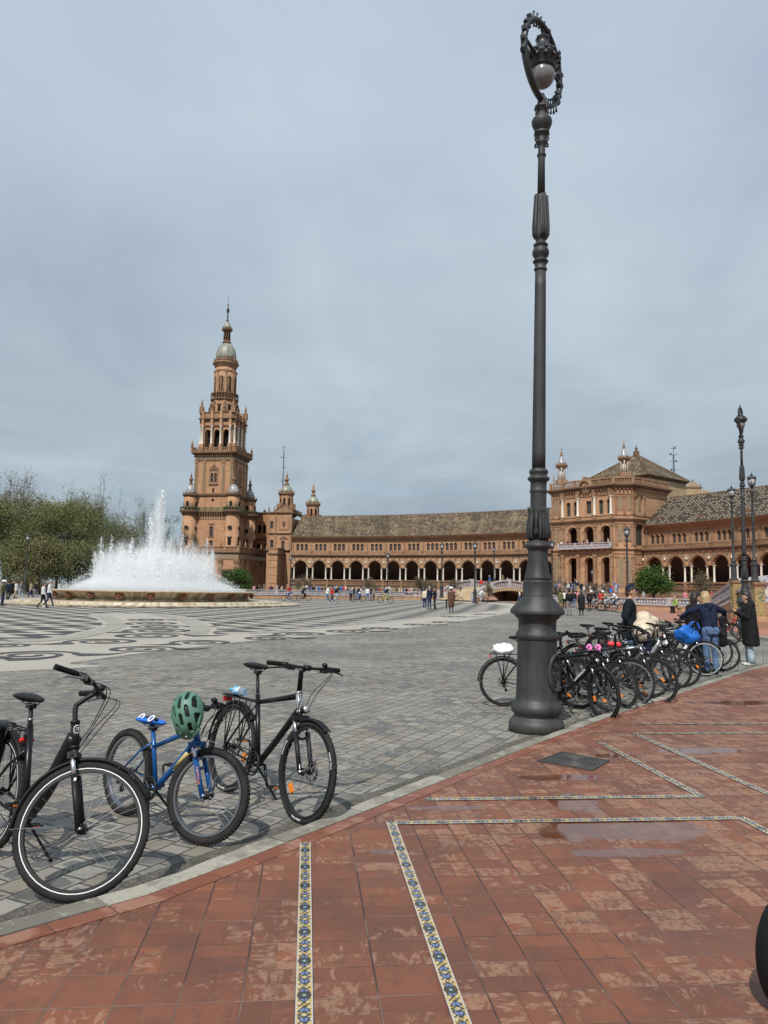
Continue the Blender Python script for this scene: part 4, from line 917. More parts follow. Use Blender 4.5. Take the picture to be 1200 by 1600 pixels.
for k in range(4):
    g = MB(); q = TF(k, hb+.1)(0, 0, 0); g.box((q.x, q.y, 47.2), (1.1, 1.1, 1.7), 0); finial(g, q, 48.0, 2.6, .4)
    bt(g, 'corner_pinnacle', [M_['stone']])
    for s in (2.9, 5.8): g = MB(); finial(g, TF(k, hb+.2)(s, 0, 0), 46.5, 1.5, .26); bt(g, 'small_pinnacle', [M_['stone']])
# octagon, round stage, dome, lantern, spire
b = MB(); a8 = atan2(Rdir.y, Rdir.x)+pi/8
b.lathe([(3.75, 45.9), (3.75, 48.9), (3.6, 49.0), (3.45, 50.3)], 8, (0, 0, 0), 0, False, None, a8)
for k in range(8):
    a = a8+k*pi/4; ca, sa = cos(a), sin(a); R3 = Matrix.Rotation(a, 3, 'Z')
    prof = [(3.5, 46.3), (4.35, 46.3), (4.45, 47.1), (4.1, 47.7), (4.2, 48.2), (3.9, 48.7), (3.75, 49.6), (3.5, 49.9)]
    vs = [R3 @ Vector((r, y, z)) for y in (-.28, .28) for r, z in prof]; n = len(prof)
    b.add(vs, [tuple(range(n)), tuple(range(2*n-1, n-1, -1))]+[(i, (i+1) % n, n+(i+1) % n, n+i) for i in range(n)], 1)
    a2 = a8+(k+.5)*pi/4; ap8 = 3.75*cos(pi/8); R2 = Matrix.Rotation(a2, 3, 'Z'); b.box(Vector((cos(a2), sin(a2), 0))*(ap8+.0)+Vector((0, 0, 47.9)), (.1, .75, 1.7), 2, R2); b.box(Vector((cos(a2), sin(a2), 0))*(ap8+.05)+Vector((0, 0, 49.0)), (.3, 1.3, .25), 1, R2)
b.lathe([(3.45, 50.2), (3.6, 50.3), (3.75, 50.55), (3.75, 50.8), (2.9, 50.8)], 20, (0, 0, 0), 1); b.lathe([(3.55, 52.1), (3.7, 52.1), (3.7, 52.3), (3.55, 52.3)], 20, (0, 0, 0), 1)
for j in range(28): a = 2*pi*j/28; b.box((3.62*cos(a), 3.62*sin(a), 51.4), (.13, .13, 1.4), 1)
bt(b, 'octagon_stage', [M_['bricktower'], M_['cornice'], M_['dark']])
b = MB(); b.lathe([(2.75, 50.8), (2.75, 59.6)], 24, (0, 0, 0), 0); b.lathe([(2.75, 58.2), (2.9, 58.3), (2.9, 58.6), (2.75, 58.65)], 24, (0, 0, 0), 1)
b.lathe([(2.75, 59.4), (2.95, 59.6), (3.1, 60.1), (3.5, 60.5), (3.5, 60.85), (3.3, 60.9), (2.9, 61.0)], 24, (0, 0, 0), 1)
for k in range(8):
    a = a8+(k+.5)*pi/4; R2 = Matrix.Rotation(a, 3, 'Z'); q = Vector((cos(a), sin(a), 0))
    pts = [(-.5, 53.0), (.5, 53.0)]+[(.5*cos(t), 56.2+.5*sin(t)) for t in [pi*i/8 for i in range(9)]]
    b.add([R2 @ Vector((2.73, y, z)) for y, z in pts], [tuple(range(len(pts)))], 2)
    b.loft([[R2 @ Vector((e, r*cos(t), 56.2+r*sin(t))) for r, e in ((.52, 2.65), (.82, 2.65), (.82, 2.9), (.52, 2.9))] for t in [pi*i/8 for i in range(9)]], 1, False)
    for y in (-.67, .67): b.box(R2 @ Vector((2.72, y, 54.5)), (.3, .28, 3.4), 1, R2)
    a = a8+k*pi/4; R2 = Matrix.Rotation(a, 3, 'Z'); b.box(R2 @ Vector((2.78, 0, 55.0)), (.5, .5, 7.0), 0, R2); b.box(R2 @ Vector((2.85, 0, 58.3)), (.62, .6, .6), 1, R2)
bt(b, 'round_stage', [M_['bricktower'], M_['stone'], M_['dark']])
b = MB(); b.lathe([(3.0, 60.95), (3.0, 61.7), (2.7, 61.8)], 20, (0, 0, 0), 1)
for k in range(8): a = a8+k*pi/4; finial(b, (3.1*cos(a), 3.1*sin(a)), 60.9, 1.9, .2, 1, 6)
b.lathe([(2.62, 61.8), (2.7, 62.6), (2.62, 63.6), (2.3, 64.7), (1.8, 65.6), (1.2, 66.2), (.95, 66.4)], 20, (0, 0, 0), 0)
for k in range(16): a = 2*pi*k/16; b.tube([Vector((r*cos(a), r*sin(a), z)) for r, z in ((2.64, 61.9), (2.72, 62.6), (2.64, 63.6), (2.32, 64.7), (1.82, 65.6), (1.22, 66.2))], .07, 4, 0)
bt(b, 'dome', [M_['domegreen'], M_['stone']])
b = MB(); b.lathe([(1.2, 66.3), (1.25, 66.7), (.95, 66.9), (.9, 67.3), (.5, 67.4), (.45, 69.5), (.9, 69.6), (1.1, 69.8), (1.5, 70.1), (1.5, 70.35), (1.1, 70.4)], 12, (0, 0, 0), 0); b.lathe([(1.1, 70.4), (1.12, 70.9), (.95, 71.6), (.55, 72.2), (.3, 72.5)], 12, (0, 0, 0), 1)
for k in range(8): a = 2*pi*k/8; b.lathe([(.16, 67.3), (.12, 69.4), (.18, 69.6)], 6, (.82*cos(a), .82*sin(a), 0), 0); finial(b, (1.3*cos(a), 1.3*sin(a)), 70.35, .8, .12, 0, 6)
bt(b, 'lantern', [M_['cornice'], M_['domegreen']])
b = MB(); b.lathe([(.3, 72.5), (.42, 72.7), (.22, 73.0), (.16, 74.8), (.36, 75.3), (.45, 75.7), (.36, 76.1), (.14, 76.4), (.12, 77.0), (.2, 77.2), (.05, 77.5), (.03, 80.0)], 10); b.box((0, 0, 78.6), (.7, .06, .06))
bt(b, 'spire', [M_['iron']])
# -------- palace wing at the foot of the tower
Cp = P(372, 880, 181*KY); FW = frame(Vector((Cp.x, Cp.y, 0))+Ldir*34, -Ldir); FS = frame(Cp, Rdir); LS = 21.0; zt = 11.2
wg, toW = planar_root('palace_wing', Cp, 'low brick palace wing with terrace and pedimented block at the foot of the tower', 'building')
def bw(mb, nm, ms, par=None): mb.xf(toW); return mb.build(nm, ms, par or wg)
b = MB(); sF = s_at(FW, 372); opsW = [(s_at(FW, 347), s_at(FW, 360), .4, 5.0, 0), (8, 10.2, .4, 5, 0), (16, 18.2, .4, 5, 0)]
a0 = s_at(FS, 396.5); opsS = [(a0-1.25, a0+1.25, .3, 6.9, 1), (a0+5.5, a0+7, .4, 4.6, 0), (1.0, 2.6, 3.0, 4.6, 0)]
wall(b, FW, 0, 34, 0, zt, opsW, 0, .6, 0); wall(b, FS, 0, LS, 0, zt, opsS, 0, 1.0, 0)
b.add([FW(0, 0, zt-.4), FW(34, 0, zt-.4), FS(LS, 0, zt-.4), FW(0, -LS, zt-.4)], [(0, 1, 2, 3)], 1); wall(b, frame(FW(0, -LS, 0), FW(0, 0, 0)-FW(0, -LS, 0)), 0, LS, 0, zt)
bw(b, 'wall', [M_['bricktower'], M_['stone']])
t = MB()
for F_, L in ((FW, 34), (FS, LS)):
    cornice(t, F_, 0, L, 9.4, .5, .5, 1); band(t, F_, 0, L, -.03, .12, 8.0, 8.4, 0); band(t, F_, 0, L, -.02, .05, 8.4, 9.4, 2); band(t, F_, 0, L, -.03, .25, 0, 1.2, 0)
    balus(t, F_, 0, L, .1, zt-1.3, zt+.1, .5, 0, None, 3.4, .17, .2)
    n = int(L/4.2)
    for k in range(n+1):
        s = .5+(L-1)*k/n
        if F_ is FS and abs(s-a0) < 1.6: continue
        t.fbox(F_, s-.5, s+.5, -.03, .3, 0, 8.0, 0); t.fbox(F_, s-.6, s+.6, -.03, .42, 7.1, 7.9, 1); t.fbox(F_, s-.2, s+.2, .28, .34, 1.8, 6.6, 2); finial(t, F_(s, .1, 0), zt+.1, 1.9, .3, 0)
for o in opsW[:1]: t.fbox(FW, o[0]-.4, o[1]+.4, -.02, .4, 5.2, 5.6, 1)
t.loft([[FS(a0+q*cos(th), e, 5.65+q*sin(th)) for q, e in ((1.27, -.02), (1.75, -.02), (1.75, .2), (1.27, .2))] for th in [pi*i/12 for i in range(13)]], 0, False)
bw(t, 'moulding', [M_['stone'], M_['cornice'], M_['azulejo']])
b = MB()
for F_, ops in ((FW, opsW), (FS, opsS)):
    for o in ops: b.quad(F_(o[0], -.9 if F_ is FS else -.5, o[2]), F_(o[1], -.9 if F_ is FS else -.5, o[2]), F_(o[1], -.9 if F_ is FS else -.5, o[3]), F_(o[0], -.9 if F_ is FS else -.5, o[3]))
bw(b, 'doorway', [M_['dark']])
# pedimented block and its buttress
Bq = P(416, 880, 190*KY); FP = frame(Bq, -Ldir); WP = s_at(FP, 454.5); FP2 = frame(FP(WP, 0, 0), Rdir); sc = WP/2; zb = 20.9
b = MB(); opsP = [(sc+.6, sc+1.5, 11.4, 13.4, 0), (.9, 1.8, 11.4, 13.6, 0), (.8, 1.6, 16.6, 18.6, 0)]
wall(b, FP, 0, WP, 0, zb, opsP, 0, .4, 0); wall(b, FP2, 0, 17, 0, zb-1.5, [(1.4, 2.0, 16.5, 18.2, 0)], 0, .4, 0); wall(b, frame(FP(0, -17, 0), Rdir*-1), 0, 17, 0, zb-1.5)
ax = WP*.68
b.add([FP(1.8, .25, zb), FP(WP+.3, .25, zb), FP(ax, .25, zb+1.7), FP(1.8, -.6, zb), FP(WP+.3, -.6, zb), FP(ax, -.6, zb+1.7)], [(0, 1, 2), (0, 3, 5, 2), (1, 2, 5, 4)], 1)
b.fbox(FP, 0, WP, -1.2, .0, zb-.02, zb+.2, 1)
bw(b, 'gatehouse_wall', [M_['bricktower'], M_['stone']])
t = MB()
for z, h, d in ((10.5, .5, .5), (15.0, .45, .35), (zb-.5, .5, .45)): cornice(t, FP, 0, WP, z, h, d, 1); cornice(t, FP2, 0, 16.5, z, h, d*.8, 1, None, False)
for s in (.3, 2.3, WP-.3): t.fbox(FP, s-.3, s+.3, -.03, .15, 11, zb-.5, 0)
t.fbox(FP, ax-1.35, ax+1.35, -.02, .12, 16.2, 19.6, 0); t.fbox(FP, ax-1.0, ax+1.0, -.02, .16, 16.55, 19.25, 2); t.ell(FP(ax, .2, 18.1), (.5, .3, .65), 10, 8, 1); t.ell(FP(ax, .2, 17.5), (.3, .25, .5), 8, 6, 1)
t.fbox(FP, ax-1.0, ax+1.0, -.02, .2, 13.9, 14.1, 1); t.add([FP(ax-1.0, .15, 14.1), FP(ax+1.0, .15, 14.1), FP(ax, .15, 14.8)], [(0, 1, 2)], 1); t.fbox(FP2, .6, 2.8, -.02, .1, 15.9, 18.9, 0)
for s in (.2, 1.7, WP-.2): finial(t, FP(s, -.4, 0), zb+.2, 1.9, .26, 0)
bw(t, 'gatehouse_moulding', [M_['stone'], M_['cornice'], M_['bricktower']])
for o in opsP: pane_box(lambda s, d, z: toW @ FP(s, d, z), o[0], o[1], o[2], o[3], -.3, wg, M_['glass'])
Oq = P(419, 880, 184*KY); FO = frame(Oq, -Ldir); wo = s_at(FO, 433); FO2 = frame(FO(wo, 0, 0), Rdir); b = MB()
wall(b, FO, 0, wo, 0, zt); wall(b, FO2, 0, 6, 0, zt); wall(b, frame(FO(0, -6, 0), -Rdir), 0, 6, 0, zt); b.add([FO(0, 0, zt), FO(wo, 0, zt), FO2(6, 0, zt), FO(0, -6, zt)], [(0, 1, 2, 3)])
for F_, L in ((FO, wo), (FO2, 6)): cornice(b, F_, 0, L, 9.4, .5, .4, 1); band(b, F_, 0, L, -.03, .2, 0, 1.4, 1); band(b, F_, 0, L, -.03, .12, zt-.4, zt+.1, 1)
for z in (2.2, 4.2, 6.2, 8.0): band(b, FO, 0, wo, -.02, .05, z, z+.15, 1)
bw(b, 'buttress', [M_['bricktower'], M_['stone']])
b = MB(); Rq = P(392, 880, 203*KY); FR = frame(Rq, -Ldir); wr = s_at(FR, 418); opsR = [(wr*.45-.5, wr*.45+.5, 16.2, 18.6, 1), (wr*.75-.5, wr*.75+.5, 16.2, 18.6, 1), (wr*.4-.4, wr*.4+.4, 11, 13.4, 0), (wr*.6-.4, wr*.6+.4, 11, 13.4, 0), (wr*.85-.4, wr*.85+.4, 11, 13.4, 0)]
wall(b, FR, -2, wr+1, 0, 21.8, opsR, 0, .5, 0); wall(b, FR, -2, wr+1, 9, 21, [], -.55, .1, 2); cornice(b, FR, -2, wr+1, 14.3, .4, .35, 1); cornice(b, FR, -2, wr+1, 21.6, .5, .4, 1); b.fbox(FR, -2, wr+1, -9, -.7, 20.8, 21.4, 1); finial(b, FR(wr*.7, -.3, 0), 22.1, 1.2, .5, 1)
bw(b, 'link_wall', [M_['brickred'], M_['cornice'], M_['dark']])
b = MB(); q0, q1, q2, q3 = FP(0, -.6, zb-.4), FP(WP+.3, -.6, zb-.4), FP2(17, .3, zb-1.4), FP(0, -17, zb-1.4); rg0, rg1 = FP(WP*.6, -.6, zb+1.8), FP(WP*.6, -17, zb+1.4)
b.quad(q1, q2, rg1, rg0, 0, [(0, 0), (17, 0), (17, 5), (0, 5)]); b.quad(q0, q3, rg1, rg0, 0, [(0, 0), (17, 0), (17, 5), (0, 5)])
for k in range(16): b.box(rg0.lerp(rg1, k/15)+Vector((0, 0, .15)), (.35, .5, .35), 1)
bw(b, 'gatehouse_roof', [M_['roof'], M_['cornice']])
def cupola(q, z0, z1, r):
    b = MB(); h = z1-z0; q = (q.x, q.y, 0)
    b.lathe([(r*1.15, z0), (r*1.15, z0+h*.04), (r, z0+h*.06), (r, z0+h*.38), (r*1.0, z0+h*.38)], 8, q, 0, False, None, a8)
    b.lathe([(r, z0+h*.36), (r*1.2, z0+h*.40), (r*1.2, z0+h*.43), (r*.9, z0+h*.44)], 16, q, 1)
    b.lathe([(r*.92, z0+h*.43), (r*.88, z0+h*.50), (r*.65, z0+h*.58), (r*.3, z0+h*.63)], 14, q, 2)
    b.lathe([(r*.4, z0+h*.62), (r*.4, z0+h*.66), (r*.22, z0+h*.67), (r*.22, z0+h*.74), (r*.42, z0+h*.76), (r*.25, z0+h*.80), (r*.12, z0+h*.84), (r*.16, z0+h*.87), (r*.05, z0+h*.90), (.02, z1)], 10, q, 1)
    for k in range(8):
        a = a8+(k+.5)*pi/4; R2 = Matrix.Rotation(a, 3, 'Z'); o = Vector(q)
        pts = [(-.32, z0+h*.12), (.32, z0+h*.12)]+[(.32*cos(t), z0+h*.27+.32*sin(t)) for t in [pi*i/6 for i in range(7)]]
        b.add([o+R2 @ Vector((r*cos(pi/8)+.02, y, z)) for y, z in pts], [tuple(range(len(pts)))], 3)
        a = a8+k*pi/4; finial(b, (q[0]+r*1.1*cos(a), q[1]+r*1.1*sin(a)), z0+h*.43, h*.09, r*.12, 1, 6); b.box(o+Vector((r*1.12*cos(a), r*1.12*sin(a), z0+h*.08)), (r*.5, r*.3, h*.16), 1, Matrix.Rotation(a, 3, 'Z'))
    return b
q = P(447, 792, 194*KY); b = cupola(q, 21.9, 32.8, 1.85); 
for k in range(4): 
    a = a8+pi/8+k*pi/2; finial(b, (q.x+2.6*cos(a), q.y+2.6*sin(a)), 21.5, 2.4, .3, 1)
bw(b, 'cupola', [M_['bricktower'], M_['stone'], M_['domegreen'], M_['dark']])
q = P(489, 800, 205*KY); b = cupola(q, 20.2, 31.4, 1.75); b.fbox(frame((q.x-2.3, q.y-2.3), (1, 0)), 0, 4.6, -4.6, 0, 12, 21.3, 0); bw(b, 'cupola', [M_['bricktower'], M_['stone'], M_['domegreen'], M_['dark']])
# aerial masts behind the roofs
def mast(px, y0, y1, Y, label):
    a = P(px, y0, Y); b_ = P(px, y1, Y); r = empty('aerial_mast', (a.x, a.y, 0)); tag(r, label, 'antenna'); H_ = b_.z; z0 = a.z-4; m = MB(); wd = .28
    for k in range(3): th = k*2*pi/3; m.cyl((wd*cos(th), wd*sin(th), z0), (wd*.5*cos(th), wd*.5*sin(th), H_-2), .045, 5)
    m.cyl((0, 0, z0), (0, 0, H_), .05, 6); n = 18
    for k in range(n): z = z0+(H_-2-z0)*k/n; m.torus((0, 0, z), wd*.8, .03, 3, 4, (0, 0, 1))
    m.box((0, 0, z0-.3), (1, 1, .6)); m.build('pole', M_['iron'], r); m = MB()
    for k, f in enumerate((.95, .82, .68, .5, .36)): z = z0+(H_-z0)*f; s = (.6, 1.0, .9, .8, .7)[k]; m.box((0, 0, z), (s*2, .08, .08)); m.box((s*.6*(-1)**k, 0, z+.15), (.08, .5, .5))
    m.build('aerial', M_['iron'], r)
mast(441, 790, 694, 235, 'tall thin lattice aerial mast rising between tower and small cupola')
mast(1053, 745, 697, 168, 'thin short aerial on the roof of the corner pavilion')
# ================================================================ CANAL, BRIDGES, FOUNTAIN, TREES
def polyF(pts):                                                  # frame that follows a ground polyline
    pts = [Vector((p[0], p[1], 0)) for p in pts]; cum = [0.0]
    for a, b in zip(pts, pts[1:]): cum.append(cum[-1]+(b-a).length)
    def F(s, d, z):
        i = 0
        while i < len(pts)-2 and s > cum[i+1]: i += 1
        t = (pts[i+1]-pts[i]).normalized(); q = pts[i]+t*(s-cum[i])+Vector((t.y, -t.x, 0))*d; return Vector((q.x, q.y, z))
    F.L = cum[-1]; return F
M_['ceramic'] = mat('blue_white_ceramic', rough=.25, fn=lambda b: {'Base Color': b.mix(b.ss(b.noise(b.pos(), 7.0, 3, .6), .50, .58), (.60, .58, .55), (.26, .27, .40))})
M_['tilepanel'] = mat('yellow_tile_pillar', rough=.3, fn=lambda b: {'Base Color': b.mix(b.ss(b.noise(b.pos(), 9.0, 4, .7), .50, .56), (.36, .26, .10), (.12, .15, .10))})
def canal_rail(name, label, px):
    F = polyF(rows2d([G(*q, .1) for q in px])); r = empty(name, F(F.L/2, 0, .1)); tag(r, label, 'balustrade'); off = Matrix.Translation(-r.location)
    m = MB(); n = int(F.L/3)+1; band(m, F, 0, F.L, -.25, .25, .05, .5, 0, 3); band(m, F, 0, F.L, -.3, .3, .5, .58, 1, 3); m.xf(off); m.build('plinth', [M_['brick'], M_['ceramicfar']], r)
    m = MB(); balus(m, F, 0, F.L, 0, .55, 1.15, .34, 0, 3, 4.2, .16, .09)
    k = 0.0
    while k < F.L: finial(m, F(k, 0, 0), 1.2, .55, .2, 0); k += 8.4
    m.xf(off); m.build('balusters', [M_['ceramicfar']], r)
canal_rail('canal_balustrade', 'low ceramic balustrade along the canal left of the arched footbridge', [(330, 934), (400, 934.5), (460, 935), (560, 935.7), (640, 936.3), (695, 937.2)])
canal_rail('canal_balustrade', 'low pale balustrade along the canal in front of the corner pavilion', [(835, 944.5), (870, 946.5), (900, 948), (960, 950.5), (1040, 954), (1112, 957)])
# arched footbridge over the canal
S0 = P(741, 937, 98); FBr = frame(S0, (.86, .51)); br = empty('arched_footbridge', (S0.x, S0.y, 0)); tag(br, 'arched footbridge with ceramic railings over the canal left of the big lamp post', 'bridge'); toB = Matrix.Translation((-S0.x, -S0.y, 0))
LB, HB_, WBr = 11.8, 1.80, 8.5
def deck(s): t = max(0, min(1, s/LB)); return .15+HB_*sin(pi*t)**.9
m = MB(); n = 30
for d0, d1 in ((0, -.45), (-WBr, -WBr+.45)):
    lo, hi = .55, LB-.55
    for i in range(n):
        a, c = LB*i/n, LB*(i+1)/n
        def under(s):
            if s < lo or s > hi: return -.6
            t = (s-lo)/(hi-lo)*2-1; return -.6+2.12*sqrt(max(0, 1-t*t))
        m.loft([[FBr(s, d0, under(s)), FBr(s, d0, deck(s)), FBr(s, d1, deck(s)), FBr(s, d1, under(s))] for s in (a, c)], 0, False)
        if d0 == 0:
            m.quad(FBr(a, 0, under(a)), FBr(c, 0, under(c)), FBr(c, -WBr, under(c)), FBr(a, -WBr, under(a)), 0); m.quad(FBr(a, 0, deck(a)), FBr(c, 0, deck(c)), FBr(c, -WBr, deck(c)), FBr(a, -WBr, deck(a)), 1)
            if lo < a < hi: m.loft([[FBr(s, .02, under(s)), FBr(s, .12, under(s)), FBr(s, .12, under(s)+.32), FBr(s, .02, under(s)+.32)] for s in (a, c)], 1, False)
m.xf(toB); m.build('arch', [M_['brick'], M_['render']], br)
m = MB()
for d in (-.2, -WBr+.2):
    for z0, z1, w in ((.02, .16, .17), (.86, 1.0, .2)): m.loft([[FBr(LB*i/n, d-w, deck(LB*i/n)+z0), FBr(LB*i/n, d+w, deck(LB*i/n)+z0), FBr(LB*i/n, d+w, deck(LB*i/n)+z1), FBr(LB*i/n, d-w, deck(LB*i/n)+z1)] for i in range(n+1)], 0, False)
    for k in range(34): s = LB*(k+.5)/34; q = FBr(s, d, 0); m.lathe([(.05, deck(s)+.1), (.10, deck(s)+.35), (.05, deck(s)+.9)], 6, q, 0)
    for k in range(5): s = LB*k/4; m.fbox(FBr, s-.25, s+.25, d-.25, d+.25, deck(s)-.05, deck(s)+1.12, 0)
m.xf(toB); m.build('railing', [M_['ceramicfar']], br)
# stair bridge at the right with two lamp pillars
PA, PB = P(1150, 920, 39.0), P(1184, 925, 34.5)
sb = empty('stair_bridge', (PB.x, PB.y, 0)); tag(sb, 'brick stair bridge with blue and white ceramic balustrades and tiled pillars at the right edge', 'bridge'); toS = Matrix.Translation((-PB.x, -PB.y, 0))
zA, zB = 2.25, 2.1
def pillar(q, z1, nm='pillar'):
    m = MB(); m.box((q.x, q.y, z1/2), (.44, .44, z1), 0); m.box((q.x, q.y, z1*.62), (.36, .46, z1*.60), 1); m.box((q.x, q.y, z1*.62), (.46, .36, z1*.60), 1); m.box((q.x, q.y, z1+.02), (.56, .56, .12), 2); m.box((q.x, q.y, .2), (.54, .54, .4), 2)
    m.xf(toS); m.build(nm, [M_['brick'], M_['tilepanel'], M_['stone']], sb)
pillar(PA, zA); pillar(PB, zB)
def stair(q, tgt, z0, z1, nb):
    a = Vector((q.x, q.y, 0)); b_ = Vector((tgt.x, tgt.y, 0)); L = (b_-a).length; F = frame(a, b_-a); m = MB(); w = MB()
    f = lambda s: z0+(z1-z0)*s/L
    for zz0, zz1, wd in ((-.12, .04, .22), (.80, .95, .2)): m.loft([[F(s, -wd, f(s)+zz0), F(s, wd, f(s)+zz0), F(s, wd, f(s)+zz1), F(s, -wd, f(s)+zz1)] for s in (.3, L)], 0, False)
    for k in range(nb): s = .35+(L-.4)*(k+.5)/nb; p = F(s, 0, 0); z = f(s); m.lathe([(.05, z), (.045, z+.1), (.095, z+.3), (.05, z+.45), (.06, z+.5), (.085, z+.62), (.045, z+.80)], 8, p, 0)
    w.loft([[F(s, -.18, -.05), F(s, .18, -.05), F(s, .18, f(s)-.1), F(s, -.18, f(s)-.1)] for s in (.3, L)], 0, False)
    m.xf(toS); m.build('balustrade', [M_['ceramic']], sb); w.xf(toS); w.build('side_wall', [M_['brick']], sb); return F, L, f
def atp(px, Y): q = P(px, 920, Y); return Vector((q.x, q.y, 0))
stair(PA, atp(1112, 53), 1.35, .45, 34)
F_, L_, f_ = stair(PB, atp(1121, 46.5), 1.30, .15, 34)
m = MB(); ns = 8
for k in range(ns):
    t0, t1 = k/ns, (k+1)/ns; a0_, a1_ = PA.lerp(atp(1112, 53), t0), PA.lerp(atp(1112, 53), t1); b0_, b1_ = PB.lerp(atp(1121, 46.5), t0), PB.lerp(atp(1121, 46.5), t1); z = max(.12, f_(L_*t1)-.25)
    m.add([Vector((q.x, q.y, h_)) for q in (a0_, a1_, b1_, b0_) for h_ in (-.05, z)], [(1, 3, 5, 7), (0, 2, 3, 1), (4, 6, 7, 5), (0, 1, 7, 6), (2, 4, 5, 3)])
m.xf(toS); m.build('steps', [M_['stone']], sb)
for q, tgt, z in ((PA, PA+Vector((9, 4.5, 0)), 1.45), (PB, PB+Vector((9, 4.0, 0)), 1.35)): stair(q, tgt, z, z+.9, 22)
# ---------------- fountain
FCN = Vector((-18.97*KY*.995, 60.9*KY, 0)); FCN = Vector((FCN.x+.62, FCN.y, 0)); ft = empty('fountain', FCN); ft.scale = (1.075, 1.075, 1.0); tag(ft, 'round stone fountain basin throwing tall white water jets in the plaza', 'fountain')
def basinfn(b):
    p = b.obj(); x, y, z = b.sep(p); a = b.m('ARCTAN2', y, x)
    st = b.noise(b.vec(a*26.0, 0.0, z*.9), 1.0, 4, .65); n = b.noise(p, 1.2, 4, .6)
    c = b.mix(b.ss(st, .36, .62), (.56, .50, .40), (.30, .22, .12)); c = b.mix(b.ss(n, .5, .7)*.5, c, (.20, .16, .10)); c = b.mix(b.ss(z, .98, 1.02)*.5, c, (.32, .22, .13)); c = b.mix(b.ss(b.noise(b.vec(a*60.0, 1.0, z*2.0), 1.0, 3, .6), .55, .7)*.5, c, (.55, .50, .42))
    return {'Base Color': c, 'Roughness': .35+n*.3}
M_['basin'] = mat('stained_basin_stone', rough=.45, fn=basinfn)
m = MB(); m.lathe([(11.3, 0), (11.3, .13), (11.15, .15), (9.9, .16), (9.8, .30), (9.6, .32), (7.4, .33)], 96, (0, 0, 0), 0); m.build('plinth', M_['basin'], ft)
m = MB(); m.lathe([(7.25, .33), (7.3, .42), (7.05, .50), (6.95, .55), (7.05, .62), (7.45, .92), (7.55, .98), (7.75, 1.0), (7.82, 1.06), (7.75, 1.12), (7.3, 1.13), (7.25, .9), (0, .88)], 96, (0, 0, 0), 0); m.build('basin', M_['basin'], ft)
M_['rosette'] = mottled('rusty_rosette', (.22, .085, .045), (.13, .055, .03), 4, .6, .1)
for k in range(22):
    a = k*2*pi/22+.12
    if sin(a) > .3: continue
    m = MB(); R2 = Matrix.Rotation(a, 3, 'Z'); m.ell(R2 @ Vector((7.42, 0, .78)), (.16, .30, .22), 10, 8, 0, R2); m.ell(R2 @ Vector((7.56, 0, .78)), (.1, .14, .11), 8, 6, 0, R2); m.torus(R2 @ Vector((7.46, 0, .78)), .24, .05, 12, 6, R2 @ Vector((1, 0, .3)), 0); m.build('rosette', M_['rosette'], ft)
m = MB(); m.lathe([(7.26, 1.0), (0, 1.0)], 64, (0, 0, 0)); m.build('pool_water', mat('pool_water', (.12, .15, .15), .08), ft)
rng = random.Random(21)
def drop(mb, p, w, l, d):
    d = Vector(d).normalized(); u = d.orthogonal().normalized(); v = d.cross(u); a = rng.uniform(0, 6.3); uu = u*cos(a)+v*sin(a); vv = v*cos(a)-u*sin(a)
    mb.add([p+uu*w, p-uu*w*.5+vv*w*.87, p-uu*w*.5-vv*w*.87, p+d*l, p-d*l], [(0, 1, 3), (1, 2, 3), (2, 0, 3), (1, 0, 4), (2, 1, 4), (0, 2, 4)], 0, True)
def jet(x, y, h, n, w0, name='water_jet', z0=1.0):
    mb = MB(); o = Vector((x, y, 0)); dx, dy = rng.gauss(0, .03), rng.gauss(0, .03)
    for i in range(int(n*.36)):
        if rng.random() < .5:                            # rising core, narrow, breaking up towards the tip
            t = rng.random()**.8; r = abs(rng.gauss(0, 1))*w0*(.22+.30*t)*(1 if t < .9 else .6); w = .018*(1-.4*t); z = z0+h*t
        else:                                            # water falling back, spreading as it drops
            q = rng.random()**.8; z = z0+h*(.985-q*.985); r = w0*(.10+1.15*sqrt(q))*abs(rng.gauss(.75, .45)); w = .011
        a = rng.uniform(0, 2*pi); p = o+Vector((r*cos(a)+dx*(z-z0), r*sin(a)+dy*(z-z0), z)); drop(mb, p, w*rng.uniform(.5, 1.25), rng.uniform(.05, .20), (rng.gauss(0, .06), rng.gauss(0, .06), 1))
    mb.build(name, M_['foam'], ft)['kind'] = 'stuff'
jet(0, 0, 8.6, 4300, .38, 'main_plume')
for k in range(6): a = k*1.047+.4; jet(.45*cos(a), .45*sin(a), rng.uniform(4.6, 7.2), 1100, .30)
for k in range(14): a = k*2*pi/14; R_ = 2.1+rng.uniform(-.2, .2); jet(R_*cos(a), R_*sin(a), rng.uniform(3.4, 4.9), 800, .34)
for k in range(36): a = k*2*pi/36+rng.uniform(-.05, .05); R_ = 4.3+rng.uniform(-.35, .35); jet(R_*cos(a), R_*sin(a), (rng.uniform(2.7, 3.9) if k % 6 else 4.5), 520, .30)
mb = MB()
for i in range(11000):                                            # fine veil: arcs thrown from the rim towards the centre
    a = rng.uniform(0, 2*pi); t = rng.random()**1.3; r = 6.95-t*5.6; zt = 1.02+2.35*(1-(1-t)**2)
    z = zt if rng.random() < .42 else 1.0+(zt-1.0)*rng.random(); r += rng.gauss(0, .10)
    s = 1-2*t*.8; drop(mb, Vector((r*cos(a), r*sin(a), max(1.0, z+rng.gauss(0, .05)))), rng.uniform(.006, .013), rng.uniform(.03, .09), (-cos(a), -sin(a), s))
